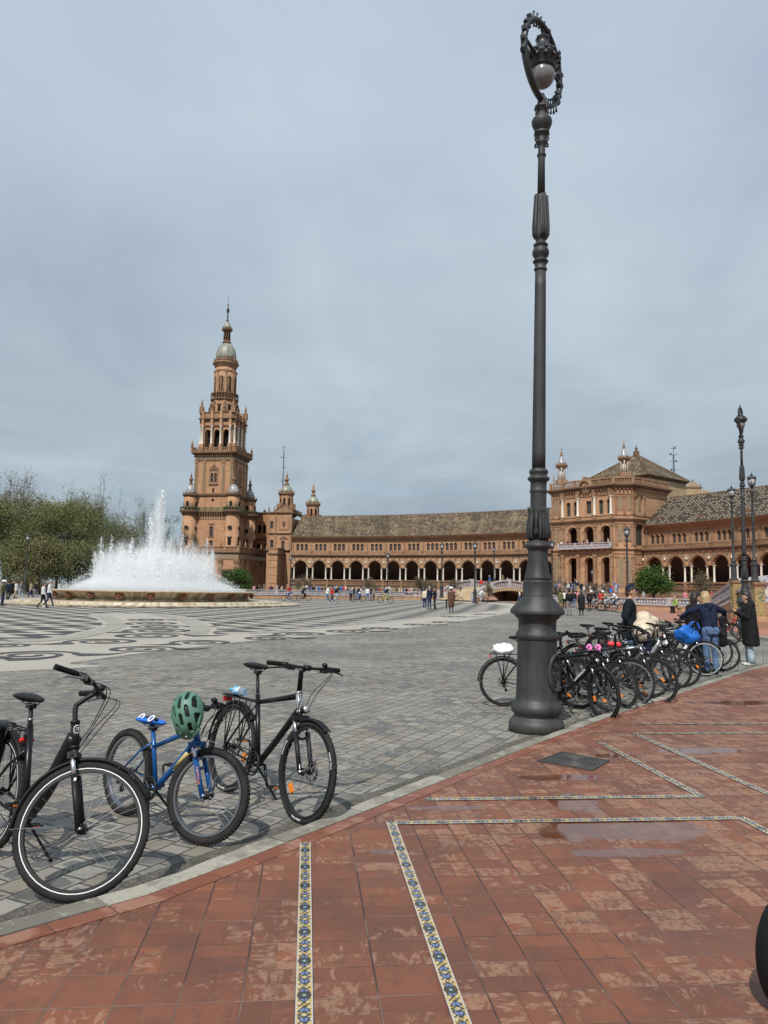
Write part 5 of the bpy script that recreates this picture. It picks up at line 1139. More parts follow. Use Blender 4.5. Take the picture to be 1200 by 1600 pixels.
for i in range(9000):                                             # drifting spray
    z = 1+abs(rng.gauss(0, 2.0)); p = Vector((rng.gauss(-.6, 2.3), rng.gauss(0, 2.0), z))
    if p.xy.length < 7.0: drop(mb, p, rng.uniform(.008, .016), rng.uniform(.02, .05), (rng.gauss(0, 1), rng.gauss(0, 1), 1))
o = mb.build('water_spray', M_['foam'], ft); o['kind'] = 'stuff'
def water_volume(name, prof, dens, fn):
    m = bpy.data.materials.new(name); m.use_nodes = True; nt = m.node_tree; nt.nodes.clear(); v = nt.nodes.new('ShaderNodeVolumePrincipled'); v.inputs['Color'].default_value = (.975, .985, .99, 1); v.inputs['Anisotropy'].default_value = .0
    b = NB(nt); b.put(v.inputs['Density'], fn(b)*dens)
    out = nt.nodes.new('ShaderNodeOutputMaterial'); nt.links.new(v.outputs[0], out.inputs['Volume']); mb = MB(); mb.lathe(prof, 48, (0, 0, 0)); o = mb.build(name, m, ft); o['kind'] = 'stuff'; return o
def spray(b):
    p = b.obj(); x, y, z = b.sep(p); zz = z-1.02; r = b.m('SQRT', x*x+y*y)
    fine = b.noise(b.vec(x*1.0, y*1.0, z*.10), 4.2, 4, .65); stk = b.ss(fine, .44, .62); puff = b.noise(p, .8, 4, .6)
    dome = b.ss(2.05-r*r*.043-zz, -.15, .9)*b.ss(r, 6.95, 6.5)
    hc = 3.5+(b.noise(b.vec(x, y, 3.0), .75, 2)-.5)*5.0-b.mx(r-4.4, 0.0)*5.0
    cols = b.ss(hc-zz, -.5, 1.9)*stk*b.ss(r, 5.2, 4.2)
    core = b.ss(4.9-r*1.25-zz+(puff-.5)*3.0, -.6, 2.4)*(stk*.6+.4)
    plume = b.ss(.16+(8.7-zz)*.085-r, -.20, .34)*b.ss(8.75-zz, -.1, 1.4)*(stk*.7+.3)
    drift = b.ss(puff, .42, .70)*b.ss(r, 6.0, 2.0)*b.ss(zz, 6.0, 1.5)
    return dome*1.5+cols*1.0+core*.75+plume*2.2+drift*.05
water_volume('fountain_mist', [(0, 1.02), (6.98, 1.03), (6.95, 1.5), (6.2, 3.6), (5.4, 6.2), (2.4, 7.2), (1.3, 9.9), (0, 10.0)], 1.15, spray)
# ---------------- trees
def leaffn(c1, c2, c3):
    def fn(b):
        r = b.island(); n = b.noise(b.pos(), .35, 2); c = b.mix(r, c1, c2); c = b.mix(b.ss(n, .42, .62)*.7, c, c3); return {'Base Color': c}
    return fn
LEAF = [mat('spring_leaves', rough=.6, spec=.2, fn=leaffn(*c)) for c in (((.100, .122, .042), (.165, .185, .070), (.150, .140, .060)), ((.082, .105, .040), (.140, .160, .065), (.125, .12, .05)), ((.115, .115, .048), (.17, .162, .07), (.11, .115, .045)), ((.026, .058, .012), (.062, .120, .022), (.044, .085, .016)), ((.12, .10, .055), (.17, .14, .075), (.13, .10, .06)))]
M_['bark'] = mottled('bark', (.085, .070, .055), (.045, .037, .03), 3.0, .9, .05, bump=.4, coord='pos')
def tree(name, label, loc, h, w, leafm, seed, nl=6000, leaf=.16, trunk=.28, base=.22, group=None, cat='tree', rmin=.008, twig=1.0, spread=.9, dens=1.0, bare=False, depth=4, fill=0.0, low=.1):
    rg = random.Random(seed); root = empty(name, loc); tag(root, label, cat, group); tb = MB(); tips = []
    def limb(p, d, L, r, lev):
        n = 4; pts = [p]; rad = [r]; q = p.copy(); dd = d.copy()
        for i in range(n):
            dd = (dd+Vector((rg.gauss(0, .16), rg.gauss(0, .16), rg.gauss(.05, .08)))).normalized(); q = q+dd*L/n; pts.append(q.copy()); rad.append(max(r*(1-.55*(i+1)/n), rmin))
        tb.tube(pts, rad, 7 if lev < 2 else (5 if lev < 3 else 3), 0, smooth=True)
        if lev >= depth: tips.append((q, L)); return
        kn = rg.randint(3, 4) if lev else rg.randint(4, 6)
        for k in range(kn):
            f = rg.uniform(.35 if lev else .55, 1.0); a = rg.uniform(0, 6.3)+k*2*pi/kn; t = min(int(f*n), n-1); o = pts[t].lerp(pts[t+1], f*n-t if f < 1 else 1)
            side = dd.orthogonal().normalized(); side = Matrix.Rotation(a, 3, dd) @ side; nd = (dd*rg.uniform(.55, 1.0)+side*rg.uniform(.45, spread)).normalized()
            limb(o, nd, L*rg.uniform(.55, .8), rad[t]*rg.uniform(.5, .68), lev+1)
        if lev: tips.append((q, L))
    limb(Vector((0, 0, -.1)), Vector((rg.gauss(0, .06), rg.gauss(0, .06), 1)).normalized(), h*base*1.6, trunk, 0)
    xs = max(sqrt(t.x*t.x+t.y*t.y) for t, _ in tips); zs = max(t.z for t, _ in tips); sx, sz = w/2/xs, h*.96/zs
    S = Matrix.Diagonal((sx, sx, sz)); tb.xf(S); tips = [(S @ t, L*sx) for t, L in tips]
    tb.build('trunk', M_['bark'], root)
    if nl:
        lb = MB(); ok = [t for t in tips if rg.random() < dens]
        cl = [Vector((w*.43*sqrt(f)*cos(a), w*.43*sqrt(f)*sin(a), h*(low+(1-low)*zz))) for f, a, zz in ((rg.random(), rg.uniform(0, 6.3), rg.random()) for _ in range(46))]
        cl = [c for c in cl if (c.xy.length/(w*.5))**2+((c.z/h-(1+low)/2)/((1-low)/2))**2 < .95] if fill else []
        for i in range(nl):
            t, L = rg.choice(ok); g = max(.10*w*.55, .25*min(1, w/4))
            if cl and rg.random() < fill: t = rg.choice(cl); g = w*.085
            p = t+Vector((rg.gauss(0, g), rg.gauss(0, g), rg.gauss(0, g*.75)))
            if p.z < h*(low if fill else .12)*.7: continue
            s = leaf*rg.uniform(.6, 1.3); n = Vector((rg.gauss(0, 1), rg.gauss(0, 1), rg.gauss(.5, 1))).normalized(); u = n.orthogonal().normalized(); u = Matrix.Rotation(rg.uniform(0, 6.3), 3, n) @ u; v = n.cross(u)
            lb.add([p-u*s, p-v*s*.5+n*s*.12, p+u*s, p+v*s*.5+n*s*.12], [(0, 1, 2, 3)])
        lb.build('crown', leafm, root)
    return root
TR = [(-14, 112, 13.5, 11, 0, 9000, 'broad olive green tree at the left edge of the photo'), (42, 118, 15, 12, 2, 8000, 'yellowish brown budding tree behind the street lamp on the left'), (88, 114, 14, 12, 0, 9500, 'broad yellow green tree right of the left street lamp'), (132, 122, 13.6, 12, 1, 9500, 'fresh green tree left of the fountain jets'), (172, 130, 12.2, 11, 1, 7500, 'low green tree directly beside the left edge of the water spray'), (112, 150, 19.5, 14, 0, 4200, 'tall thin leaved tree standing behind the yellow green ones'), (8, 138, 19, 14, 4, 2600, 'tall nearly bare tree at the far left edge'), (36, 150, 22, 11, 4, 1100, 'tall bare dark branched tree above the left street lamp'), (150, 160, 22, 13, 4, 1300, 'tall bare tree with spreading twigs right of the thin leaved tree'), (212, 175, 20, 9, 0, 3600, 'slim pale tree just left of the main water plume'), (258, 190, 17, 10, 1, 3500, 'small tree seen between main plume and tower'), (284, 195, 15, 9, 0, 3000, 'small tree touching the left side of the tower'), (60, 100, 7, 8, 2, 5000, 'low brownish bush tree right behind the left street lamp'), (20, 104, 8, 9, 1, 5000, 'low dense bush tree near the left edge above the crowd'), (150, 108, 6.5, 8, 1, 4500, 'low bush tree behind the left rim of the fountain'), (105, 105, 6.5, 8, 0, 4500, 'low green bush tree between street lamp and fountain')]
for i, (px, Y, h, w, lm, nl, lab) in enumerate(TR):
    q = P(px, 915, Y); full = nl > 4300; tree('park_tree', lab, (q.x, q.y, 0), h*KY*(1.02 if nl > 4300 else 1.12), w*KY, LEAF[lm], 40+i, int(nl*(3.0 if full else 1.2)), .125, .30 if full else .42, .20, 'trees of the park on the left', rmin=.012 if full else .034, depth=4, fill=.70 if full else 0, low=.12 if nl > 4600 else .3)
q = G(1021, 949, .1); tree('street_tree', 'small round bright green tree beside the canal right of the big lamp post', (q.x*.98, q.y*.98, .1), 3.9, 4.3, LEAF[3], 71, 11000, .10, .10, .20, depth=3, dens=1, fill=.45, low=.36)
q = P(371, 920, 135); tree('round_bush', 'round dark green bush by the palace wing right of the fountain', (q.x, q.y, 0), 4.6, 5.4, LEAF[3], 72, 9000, .16, .12, .10, cat='bush', depth=3, fill=.5, low=.02)
for px, Y, h, w, lm, nl, lab in ((660, 98, 3.4, 4.2, 4, 1700, 'olive brown thin shrub in front of the arcade left of the footbridge'), (572, 104, 3.2, 3.6, 4, 1500, 'olive shrub in front of the arcade at the centre'), (476, 106, 3.6, 4.6, 4, 1200, 'thin twiggy shrub in front of the arcade near the palace wing'), (872, 80, 3.3, 4.4, 4, 700, 'bare brown shrub just right of the lamp post in front of the pavilion'), (940, 82, 2.6, 3.4, 4, 700, 'bare low shrub in front of the pavilion arches'), (1100, 66, 3.7, 3.2, 4, 1300, 'bare brown bush in front of the right arcade'), (1128, 60, 2.0, 2.6, 4, 600, 'small bare bush left of the stair bridge'), (708, 92, 3.0, 2.8, 4, 800, 'bare shrub beside the left end of the footbridge'), (762, 92, 2.8, 2.0, 4, 900, 'dark brown shrub growing before the footbridge arch')):
    q = P(px, 940, Y); tree('shrub', lab, (q.x, q.y, .05), h, w, LEAF[lm], int(px), nl, .07, .06, .12, 'shrubs along the canal', 'shrub', depth=4, spread=1.1)
# ================================================================ STREET LAMPS
lp = G(838, 1150); lamp_loc = lp*((lp.y+.335)/lp.y); lamp_loc.z = 0; YL = lamp_loc.y
def zl_(py): return P(838, py, YL).z
def rl_(w): return w*YL/FPX
def big_lamp(name, loc, label, ring_az, tilt=0.0):
    root = empty(name, loc, (0, tilt, 0)); root.scale = (1, 1, .993); tag(root, label, 'street lamp')
    def L(prof): return [(rl_(w), zl_(py)) for w, py in prof]
    m = MB(); m.lathe(L([(42, 1144), (42, 1131), (41.5, 1128), (40, 1125), (36, 1121), (34, 1118), (34.5, 1115), (37, 1112), (38.5, 1108), (38.7, 1104), (37.6, 1100), (35.5, 1097), (33, 1094), (31.6, 1089), (31.2, 1080), (30, 1000), (30.2, 998)]), 48, mat=0)
    m.lathe(L([(30.2, 999), (32, 997), (33.2, 993), (32.6, 989), (31, 986.5), (28.8, 984), (28.8, 970), (30, 966), (33, 964), (34, 962), (35, 961), (36, 959.5), (39.5, 958), (41.2, 957.5), (41.6, 955), (41.2, 951.5), (24.2, 932.5), (23.4, 931), (23.4, 928.5), (23.2, 927.5), (22.6, 926.5), (22.2, 909), (22.4, 907.5), (21.6, 905)]), 48, mat=0)
    m.lathe(L([(21.6, 905.2), (20, 900), (18.2, 893), (16.8, 886), (15.8, 877), (15.2, 862), (15.4, 858), (17, 856), (19.6, 854), (20.4, 851.5), (20, 849), (18, 847), (14.5, 844.5), (13.2, 842)]), 40, mat=0)
    m.build('base', M_['iron'], root)
    m = MB(); n = 40; prof = L([(12.6, 842.5), (12.4, 790), (12.4, 770), (12.6, 768), (13.8, 766), (13.8, 764), (12.6, 762), (12.6, 752), (13.5, 750), (17, 747), (17.3, 745), (16, 743), (13.4, 741), (13.4, 738), (15, 736), (15.2, 734), (13.2, 731), (11.4, 729.5)])
    m.lathe(prof, n); z0, z1 = zl_(730), zl_(419); r0, r1 = rl_(10.6), rl_(8.7); vs = []; rings = []
    for i in range(13):
        t = i/12; rr = r0+(r1-r0)*t; z = z0+(z1-z0)*t; f = .0 if i in (0, 12) else .085
        rings.append([Vector(((rr*(1-f*(k % 3 == 0)))*cos(2*pi*k/60), (rr*(1-f*(k % 3 == 0)))*sin(2*pi*k/60), z)) for k in range(60)])
    m.loft(rings, 0, True)
    m.lathe(L([(8.7, 420), (9, 418), (10.6, 417), (10.6, 415.5), (9.2, 414), (9.2, 408), (10.4, 406.5), (12.2, 405), (12.4, 403.5), (11, 402), (9.5, 400.5), (9.8, 398), (12.6, 395), (13.6, 391), (13.2, 387), (11, 383), (9.5, 381.5), (11.6, 379.5), (11.8, 377.5), (9, 375.5), (7.4, 372), (8.6, 369.5), (11, 365), (11.4, 360), (11.2, 352), (9.8, 325), (9.0, 302), (8.2, 300), (6.4, 299)]), 40)
    m.lathe(L([(6.3, 300), (5.6, 241), (5.8, 239.5), (7.4, 238), (7.5, 236), (5.8, 234.5), (5.8, 226), (6.2, 222), (9, 219), (9.5, 216), (8, 212), (8.8, 208), (13, 204), (12, 201), (9, 199.5), (10, 197), (14, 193.5), (16.4, 188), (16.8, 183.5), (15.6, 180.5), (13.5, 178.5), (11.4, 178), (8, 171), (10, 167), (12.8, 163.5), (12, 160.5), (8.6, 158), (7.2, 152), (6.0, 146), (3.2, 140)]), 32)
    for k in range(4):
        a = k*pi/2+.6; R2 = Matrix.Rotation(a, 3, 'Z')
        m.torus(R2 @ Vector((rl_(11.5), 0, zl_(216))), rl_(3.6), rl_(1.5), 14, 6, R2 @ Vector((0, 1, 0))); m.ell(R2 @ Vector((rl_(12), 0, zl_(203))), (rl_(3.6), rl_(4), rl_(2.4)), 8, 6, 0, R2); m.ell(R2 @ Vector((rl_(10.5), 0, zl_(165))), (rl_(3), rl_(3.2), rl_(4.2)), 8, 6, 0, R2)
        m.ell(R2 @ Vector((rl_(6), 0, zl_(152))), (rl_(2.4), rl_(3), rl_(6)), 8, 6, 0, R2)
        m.tube([R2 @ Vector((rl_(w), 0, zl_(y))) for w, y in ((13, 181), (15, 176), (12, 170), (10.5, 168))], rl_(.9), 6)
    m.build('shaft', M_['iron'], root)
    # acanthus leaves on the two bulbs
    m = MB()
    def leaf(az, prof, wid, zt, zb):
        R2 = Matrix.Rotation(az, 3, 'Z'); n = len(prof)
        for s in (-1, 0, 1):
            pts = [R2 @ Vector((r*cos(s*wid*(1-.35*i/n)), r*sin(s*wid*(1-.35*i/n)), z)) for i, (r, z) in enumerate(prof)]; th = [rl_(2.2 if s == 0 else 2.9)*(.55+.5*sin(pi*min(1, (i+.6)/n))) for i in range(n)]; m.tube(pts, th, 6)
    for k in range(4):
        leaf(k*pi/2+.35, L([(12.5, 842), (15.5, 838), (16.6, 831), (16.4, 823), (14.8, 813), (13.8, 803), (14.4, 796), (16.2, 791)]), .36, 0, 0)
        az = k*pi/2+.35+pi/4; R2 = Matrix.Rotation(az, 3, 'Z'); m.torus(R2 @ Vector((rl_(14.6), 0, zl_(829))), rl_(3.8), rl_(1.3), 16, 6, R2 @ Vector((1, 0, 0)), 0, .7); m.tube([R2 @ Vector((rl_(w), 0, zl_(y))) for w, y in ((13.5, 838), (15, 826), (13.6, 812), (13, 800))], rl_(1.6), 6)
        leaf(k*pi/2+.2, L([(8.8, 368), (11.6, 362), (11.6, 350), (10.6, 335), (9.8, 318), (9.4, 306), (9.9, 300)]), .34, 0, 0)
        for j in range(5): az = k*pi/2+.2+pi/4; R2 = Matrix.Rotation(az, 3, 'Z'); y = 356-j*10; m.tube([R2 @ Vector((rl_(10.6-j*.4), rl_(q), zl_(y+dy))) for q, dy in ((-4, 4), (0, 0), (4, -5))], rl_(.9), 5)
    m.build('acanthus_leaves', M_['iron'], root)
    # oval crest on the base, facing right of the camera
    m = MB(); az = radians(-38); R2 = Matrix.Rotation(az, 3, 'Z'); zc = zl_(1048); rr = rl_(30.5); n = 40
    pts = [R2 @ Vector((rr*cos(.52*cos(2*pi*i/n))+rl_(1.2), rr*sin(.52*cos(2*pi*i/n)), zc+rl_(27)*sin(2*pi*i/n))) for i in range(n)]; m.tube(pts, rl_(3.0), 8, closed=True)
    pts = [R2 @ Vector((rr*cos(.38*cos(2*pi*i/n))+rl_(.6), rr*sin(.38*cos(2*pi*i/n)), zc+rl_(20)*sin(2*pi*i/n))) for i in range(n)]; m.tube(pts, rl_(1.0), 6, closed=True)
    for y, z, s in ((0, 7, 5), (-5, -2, 4), (5, -2, 4), (0, -9, 5), (-4, 11, 3), (4, 11, 3), (0, 14, 3)): m.ell(R2 @ Vector((rr+rl_(.8), rl_(y), zc+rl_(z))), (rl_(1.6), rl_(s*.7), rl_(s)), 8, 6, 0, R2)
    m.build('oval_crest', M_['iron'], root)
    # lantern hung in an ornate ring
    zc = zl_(92); RR = rl_(67); hd = Vector((cos(ring_az), sin(ring_az), 0)); m = MB(); n = 72; rg = random.Random(3)
    def rp(t, r=RR): return hd*(r*cos(t))+Vector((0, 0, zc+r*sin(t)))
    ax = Vector((-hd.y, hd.x, 0)); m.tube([rp(2*pi*i/n) for i in range(n)], rl_(4.0), 6, closed=True, flat=1.5)
    for i in range(n):
        t = 2*pi*i/n; dg = math.degrees(t) % 360
        if 50 < dg < 92 or 215 < dg < 262:
            if i % 2 == 0:
                for sgn, le in ((1, 9), (-1, 8)): m.tube([rp(t, RR+sgn*rl_(2)), rp(t+.035*sgn, RR+sgn*rl_(le*.75)), rp(t+.09*sgn, RR+sgn*rl_(le*1.35))], [rl_(1.2), rl_(1.2), rl_(2.2)], 5)
        elif i % 3 == 0 and not (262 <= dg < 335 or 115 < dg < 138):
            tg = (rp(t+.01)-rp(t-.01)).normalized(); rd = tg.cross(ax); RB = Matrix((rd, ax, tg)).transposed()
            for sgn in (-1, 1): m.box(rp(t, RR+sgn*rl_(4.8))+ax*rl_(rg.uniform(-2, 2)), (rl_(rg.uniform(4, 7.5)), rl_(7), rl_(rg.uniform(4, 8))), 0, RB @ Matrix.Rotation(rg.uniform(-.4, .4), 3, 'Y')); m.ell(rp(t+.055, RR+sgn*rl_(5)), (rl_(2.6), rl_(4.5), rl_(3.6)), 8, 6, 0, RB)
    m.build('ornate_ring', M_['irondark'], root)
    m = MB(); zg = lambda py: zl_(py)
    m.lathe(L([(21, 104), (22.5, 101), (23, 96), (29.5, 90), (30.5, 87.5), (29, 86), (26, 85), (24, 80), (20, 74), (14.5, 69), (11.5, 66), (10, 62), (9.5, 58), (12, 55), (10, 52), (5, 50), (3, 44), (0, 40)]), 40)
    for k in range(12):
        a = 2*pi*k/12; R2 = Matrix.Rotation(a, 3, 'Z'); m.torus(R2 @ Vector((rl_(22), 0, zg(77))), rl_(4), rl_(1.4), 12, 5, R2 @ Vector((1, 0, .6))); m.lathe([(rl_(2), 0), (rl_(3), rl_(3)), (0, rl_(9))], 6, R2 @ Vector((rl_(29), 0, zg(87)))); m.ell(R2 @ Vector((rl_(29.6), 0, zg(92))), (rl_(1.6), rl_(4), rl_(4)), 6, 5, 0, R2)
        if k % 2: m.lathe([(rl_(1.5), 0), (rl_(2.4), rl_(3)), (0, rl_(7))], 6, R2 @ Vector((rl_(10), 0, zg(56))))
    for sgn in (-1, 1): m.tube([hd*sgn*rl_(28)+Vector((0, 0, zg(92))), hd*sgn*(RR-rl_(12))+Vector((0, 0, zg(88))), hd*sgn*RR*1.0+Vector((0, 0, zc))], rl_(3), 6)
    m.tube([Vector((0, 0, zg(52))), Vector((0, 0, zc+RR))], rl_(2.4), 8)
    m.build('lantern_cap', M_['irondark'], root)
    m = MB(); m.lathe([(rl_(20.5)*cos(t), zl_(111)-rl_(22)*sin(t)) for t in [-.5+i*(pi/2+.5)/14 for i in range(15)]], 48); m.build('lamp_globe', M_['frost'], root)
    return root
big_lamp('street_lamp', lamp_loc, 'huge ornate dark iron street lamp in the foreground with its globe hung in a ring', atan2(-.80, -.61), radians(.74))
q = G(1166, 998); _l2 = big_lamp('street_lamp', (q.x, q.y, 0), 'slim ornate iron lamp post with globe rising behind the woman in the long black coat', atan2(-.95, -.60), radians(.3)); _l2.scale = (.96, .96, .96)
def lantern_lamp(loc, h, label, fat=1.0, pede=True):
    root = empty('lamp_post', loc); tag(root, label, 'street lamp', 'lantern lamp posts around the canal'); m = MB(); k = h/4.5*fat; z = h-1.15*k
    m.lathe([(.30*k, 0), (.30*k, .12*k), (.22*k, .2*k), (.2*k, 1.1*k), (.26*k, 1.15*k), (.26*k, 1.25*k), (.15*k, 1.35*k), (.19*k, 1.5*k), (.1*k, 1.65*k), (.085*k, z*.62), (.13*k, z*.64), (.085*k, z*.67), (.07*k, z*.93), (.15*k, z*.95), (.15*k, z*.97), (.08*k, z)], 12); m.build('pole', M_['iron'], root)
    m = MB(); m.lathe([(.06*k, z), (.2*k, z+.18*k), (.22*k, z+.2*k)], 6); m.lathe([(.27*k, z+.66*k), (.34*k, z+.68*k), (.32*k, z+.74*k), (.16*k, z+.84*k), (.07*k, z+.88*k), (.09*k, z+.95*k), (.03*k, z+1.0*k), (0, z+1.15*k)], 6)
    for j in range(6): a = j*pi/3; m.tube([(.215*k*cos(a), .215*k*sin(a), z+.19*k), (.28*k*cos(a), .28*k*sin(a), z+.67*k), (.34*k*cos(a), .34*k*sin(a), z+.82*k)], [.02*k, .02*k, .008*k], 4)
    m.build('lantern_frame', M_['irondark'], root); m = MB(); m.lathe([(.20*k, z+.2*k), (.262*k, z+.66*k)], 6); m.build('lantern_glass', M_['paleglass'], root)
def lamp_at(px, y0, y1, Y, label, zb=None, fat=1.0):
    a = P(px, y0, Y); t = P(px, y1, Y); lantern_lamp((a.x, a.y, a.z if zb is None else zb), t.z-(a.z if zb is None else zb), label, fat)
lamp_at(1147, 908, 757, 39.0, 'iron lantern post on the tiled pillar left of the second ornate lamp', zA+.07, .60)
lamp_at(1179.5, 906, 737, 34.5, 'iron lantern post on the tiled pillar right of the second ornate lamp', zB+.07, .60)
for px, y0, y1, Y, lab in ((690, 934, 846, 99, 'lantern post at the left end of the arched footbridge'), (742, 942, 844, 88, 'tallest lantern post standing in front of the arched footbridge'), (772, 916, 853, 112, 'lantern post on the far side of the footbridge deck'), (605, 937, 862, 104, 'thin lantern post in front of the middle of the curved arcade'), (981, 948, 820, 76, 'tall lantern post in front of the corner pavilion'), (863, 944, 842, 84, 'lantern post just right of the big lamp, by the left corner of the pavilion'), (453, 934, 866, 106, 'lantern post at the left end of the arcade by the palace wing'), (38.5, 926, 832, 88, 'lantern post in front of the park trees at the left edge'), (926, 946, 889, 95, 'short lantern post before the middle arch of the pavilion'), (1045, 947, 889, 90, 'short lantern post behind the round green tree'), (171, 915, 852, 100, 'faint lantern post between the park trees and the fountain spray')):
    lamp_at(px, y0, y1, Y, lab, None, .62)
# ================================================================ BICYCLES
def bicycle(label, p, heading, steer=0.0, lean=0.0, front=None, rear=None, style='diamond', r=.345, wb=1.06, rt=.021, frame_m='paintblack', fork_m='paintmatt', bar='flat', fender=True, rack=True, susp=True, rimstripe=False, disc=True, light=True, saddle_z=.98, saddle_m='plastic', knob=False, rearlight=False, scale=1.0, reflector=True, chaincase=False, text=None, kick=True, name='bicycle', group='parked bicycles along the kerb', crank=.6, low=False, stem_z=1.04, downtube_r=None, rim_m='darkmetal', headtube_m=None, extra=None):
    root = empty(name, (p[0], p[1], 0), (lean, 0, heading)); tag(root, label, 'bicycle', group)
    s = scale; R0 = -wb; pf = M_[frame_m]; fk = M_[fork_m]; blk = M_['plastic']
    A = Vector((0, 0, r)); ax = Vector((-.342, 0, .94)); fw = Vector((.94, 0, .342)); S_ = A-fw*.045; HBt = S_+ax*(.435*s if r > .32 else .40*s); HT = HBt+ax*(.14*s); BB = Vector((R0+.43*s, 0, r*.84)); ST = BB+Vector((-.155, 0, .475))*s*(1.0 if style != 'step' else 1.05); RA = Vector((R0, 0, r))
    Mst = Matrix.Translation(HBt) @ Matrix.Rotation(steer, 4, ax) @ Matrix.Translation(-HBt); I4 = Matrix.Identity(4)
    seg = 22 if low else 44; tk = 5 if low else 8
    def fin(mb, nm, ms, steerit=False, par=None):
        if steerit: mb.xf(Mst)
        return mb.build(nm, ms, par or root)
    def wheel(c, st, nm, dsc):
        m = MB(); rr = r-rt*2-.004; ty = Vector((0, 1, 0)); n = seg
        for y in (-.010, .010): m.tube([c+Vector((rr*cos(2*pi*i/n), y, rr*sin(2*pi*i/n))) for i in range(n)], .010, 4, 0, closed=True, upv=ty)
        m.tube([c+Vector(((rr+.004)*cos(2*pi*i/n), 0, (rr+.004)*sin(2*pi*i/n))) for i in range(n)], .009, 4, 0, closed=True, upv=ty)
        m.cyl(c-ty*.05, c+ty*.05, .016, 10, 1); 
        for y in (-.03, .03): m.cyl(c+ty*y-ty*.004, c+ty*y+ty*.004, .028, 12, 1)
        ns = 18 if low else 32
        for k in range(ns):
            a = 2*pi*k/ns; y = .028 if k % 2 else -.028; a2 = a+(.42 if (k//2) % 2 else -.42); m.tube([c+Vector((.024*cos(a2), y, .024*sin(a2))), c+Vector(((rr-.006)*cos(a), 0, (rr-.006)*sin(a)))], .0011, 3, 2, smooth=False)
        if dsc:
            for q in (.07, .055): m.tube([c+Vector((q*cos(2*pi*i/20), .045, q*sin(2*pi*i/20))) for i in range(20)], .006, 4, 1, closed=True, flat=.25)
            for k in range(6): a = k*pi/3; m.tube([c+Vector((.02*cos(a), .045, .02*sin(a))), c+Vector((.068*cos(a+.5), .045, .068*sin(a+.5)))], .004, 3, 1)
        if rimstripe or reflector and not low:
            pass
        w = fin(m, nm, [M_[rim_m], M_['darkmetal'], M_['spoke']], st)
        m = MB(); m.torus(c, r-rt, rt, n, tk, ty)
        if knob:
            for k in range(72):
                a = 2*pi*k/72
                for y, o in ((-.6, 0), (0, .5), (.6, 0)): q = (k+o)*2*pi/72; rad = r-rt+rt*cos(y)*1.0; m.box(c+Vector((rad*cos(q), rt*sin(y), rad*sin(q))), (.008, .011, .012), 0, Matrix.Rotation(-q, 3, 'Y'))
        elif not low:
            for k in range(110):
                q = 2*pi*k/110; y = .35 if k % 2 else -.35; rad = r-rt+rt*cos(y); m.box(c+Vector((rad*cos(q), rt*sin(y), rad*sin(q))), (.003, .012, .010), 0, Matrix.Rotation(-q, 3, 'Y'))
        fin(m, 'tyre', M_['tyre'], st, w)
        if rimstripe:
            m = MB()
            for y in (-1, 1): m.tube([c+Vector(((rr+.012)*cos(2*pi*i/n), y*.0125, (rr+.012)*sin(2*pi*i/n))) for i in range(n)], .0085, 4, 0, closed=True, flat=.4, upv=(0, 1, 0))
            fin(m, 'reflective_stripe', M_['white'], st, w)
        if reflector:
            m = MB(); a = rear_ref[0]; rear_ref[0] += 2.2
            m.box(c+Vector((r*.62*cos(a), 0, r*.62*sin(a))), (.07, .018, .032), 0, Matrix.Rotation(-a-pi/2, 3, 'Y')); fin(m, 'reflector', M_['orange'], st, w)
    rear_ref = [3.9+steer]
    wheel(A, True, 'front_wheel', disc); wheel(RA, False, 'rear_wheel', disc)
    # frame
    m = MB(); tr = .019*s; dr = downtube_r or .0255*s; n = 8 if low else 12
    m.tube([HBt-ax*.005, HT+ax*.005], .024*s, n, 1)
    for q in (HBt, HT): m.tube([q-ax*.008, q+ax*.008], .027*s, n, 1)
    if style == 'step':
        m.tube(spline([HBt+ax*.06, HBt.lerp(BB, .55)+Vector((0, 0, -.03)), BB+Vector((.03, 0, .015))], 5), [dr*1.35]*11, n, 0, flat=.75); m.tube([BB, ST], tr*1.05, n, 0)
    else:
        m.tube(spline([HBt+ax*.02, HBt.lerp(BB, .15)+Vector((-.01, 0, .01)), HBt.lerp(BB, .6), BB], 4), dr, n, 0); m.tube([BB, ST+Vector((-.008, 0, .03))], tr, n, 0)
        tt = ST-(ST-BB)*.06 if style == 'diamond' else ST-(ST-BB)*.36
        m.tube([HT-ax*.025, tt], [tr*1.15, tr*.95], n, 0)
    m.cyl(BB-Vector((0, .036, 0)), BB+Vector((0, .036, 0)), .022*s, n, 0)
    ssj = ST-(ST-BB)*(.12 if style == 'diamond' else .30)
    for y in (-1, 1):
        e = RA+Vector((0, y*.062, 0)); m.tube([BB+Vector((-.02, y*.03, 0)), BB.lerp(RA, .45)+Vector((0, y*.052, -.004)), e], .0095*s, 8, 0); m.tube([ssj+Vector((-.005, y*.018, 0)), ssj.lerp(RA, .35)+Vector((0, y*.05, .01)), e], .0085*s, 8, 0); m.cyl(e, e+Vector((0, y*.014, 0)), .013, 8, 0)
    if rearlight or chaincase: pass
    if text:
        mid = HBt.lerp(BB, .42); d = (HBt-BB).normalized(); up = Vector((0, 1, 0)).cross(d)*-1
        for sg in (-1,):
            nrm = Vector((0, sg, 0)); Mx = Matrix((d*-1*sg*-1, up*1, nrm)).transposed(); 
            xax = d; zax = Vector((0, -1, 0)); yax = zax.cross(xax); Mx = Matrix((xax, yax, zax)).transposed().to_4x4(); Mx.translation = mid+zax*(dr+.0005)
            text_mesh(m, text, .042, Mx, 2)
    fin(m, 'frame', [pf, M_[headtube_m] if headtube_m else pf, M_['white']])
    # fork
    m = MB(); cr = S_+ax*(r+.035-.0); hw = .052 if r > .33 else .058
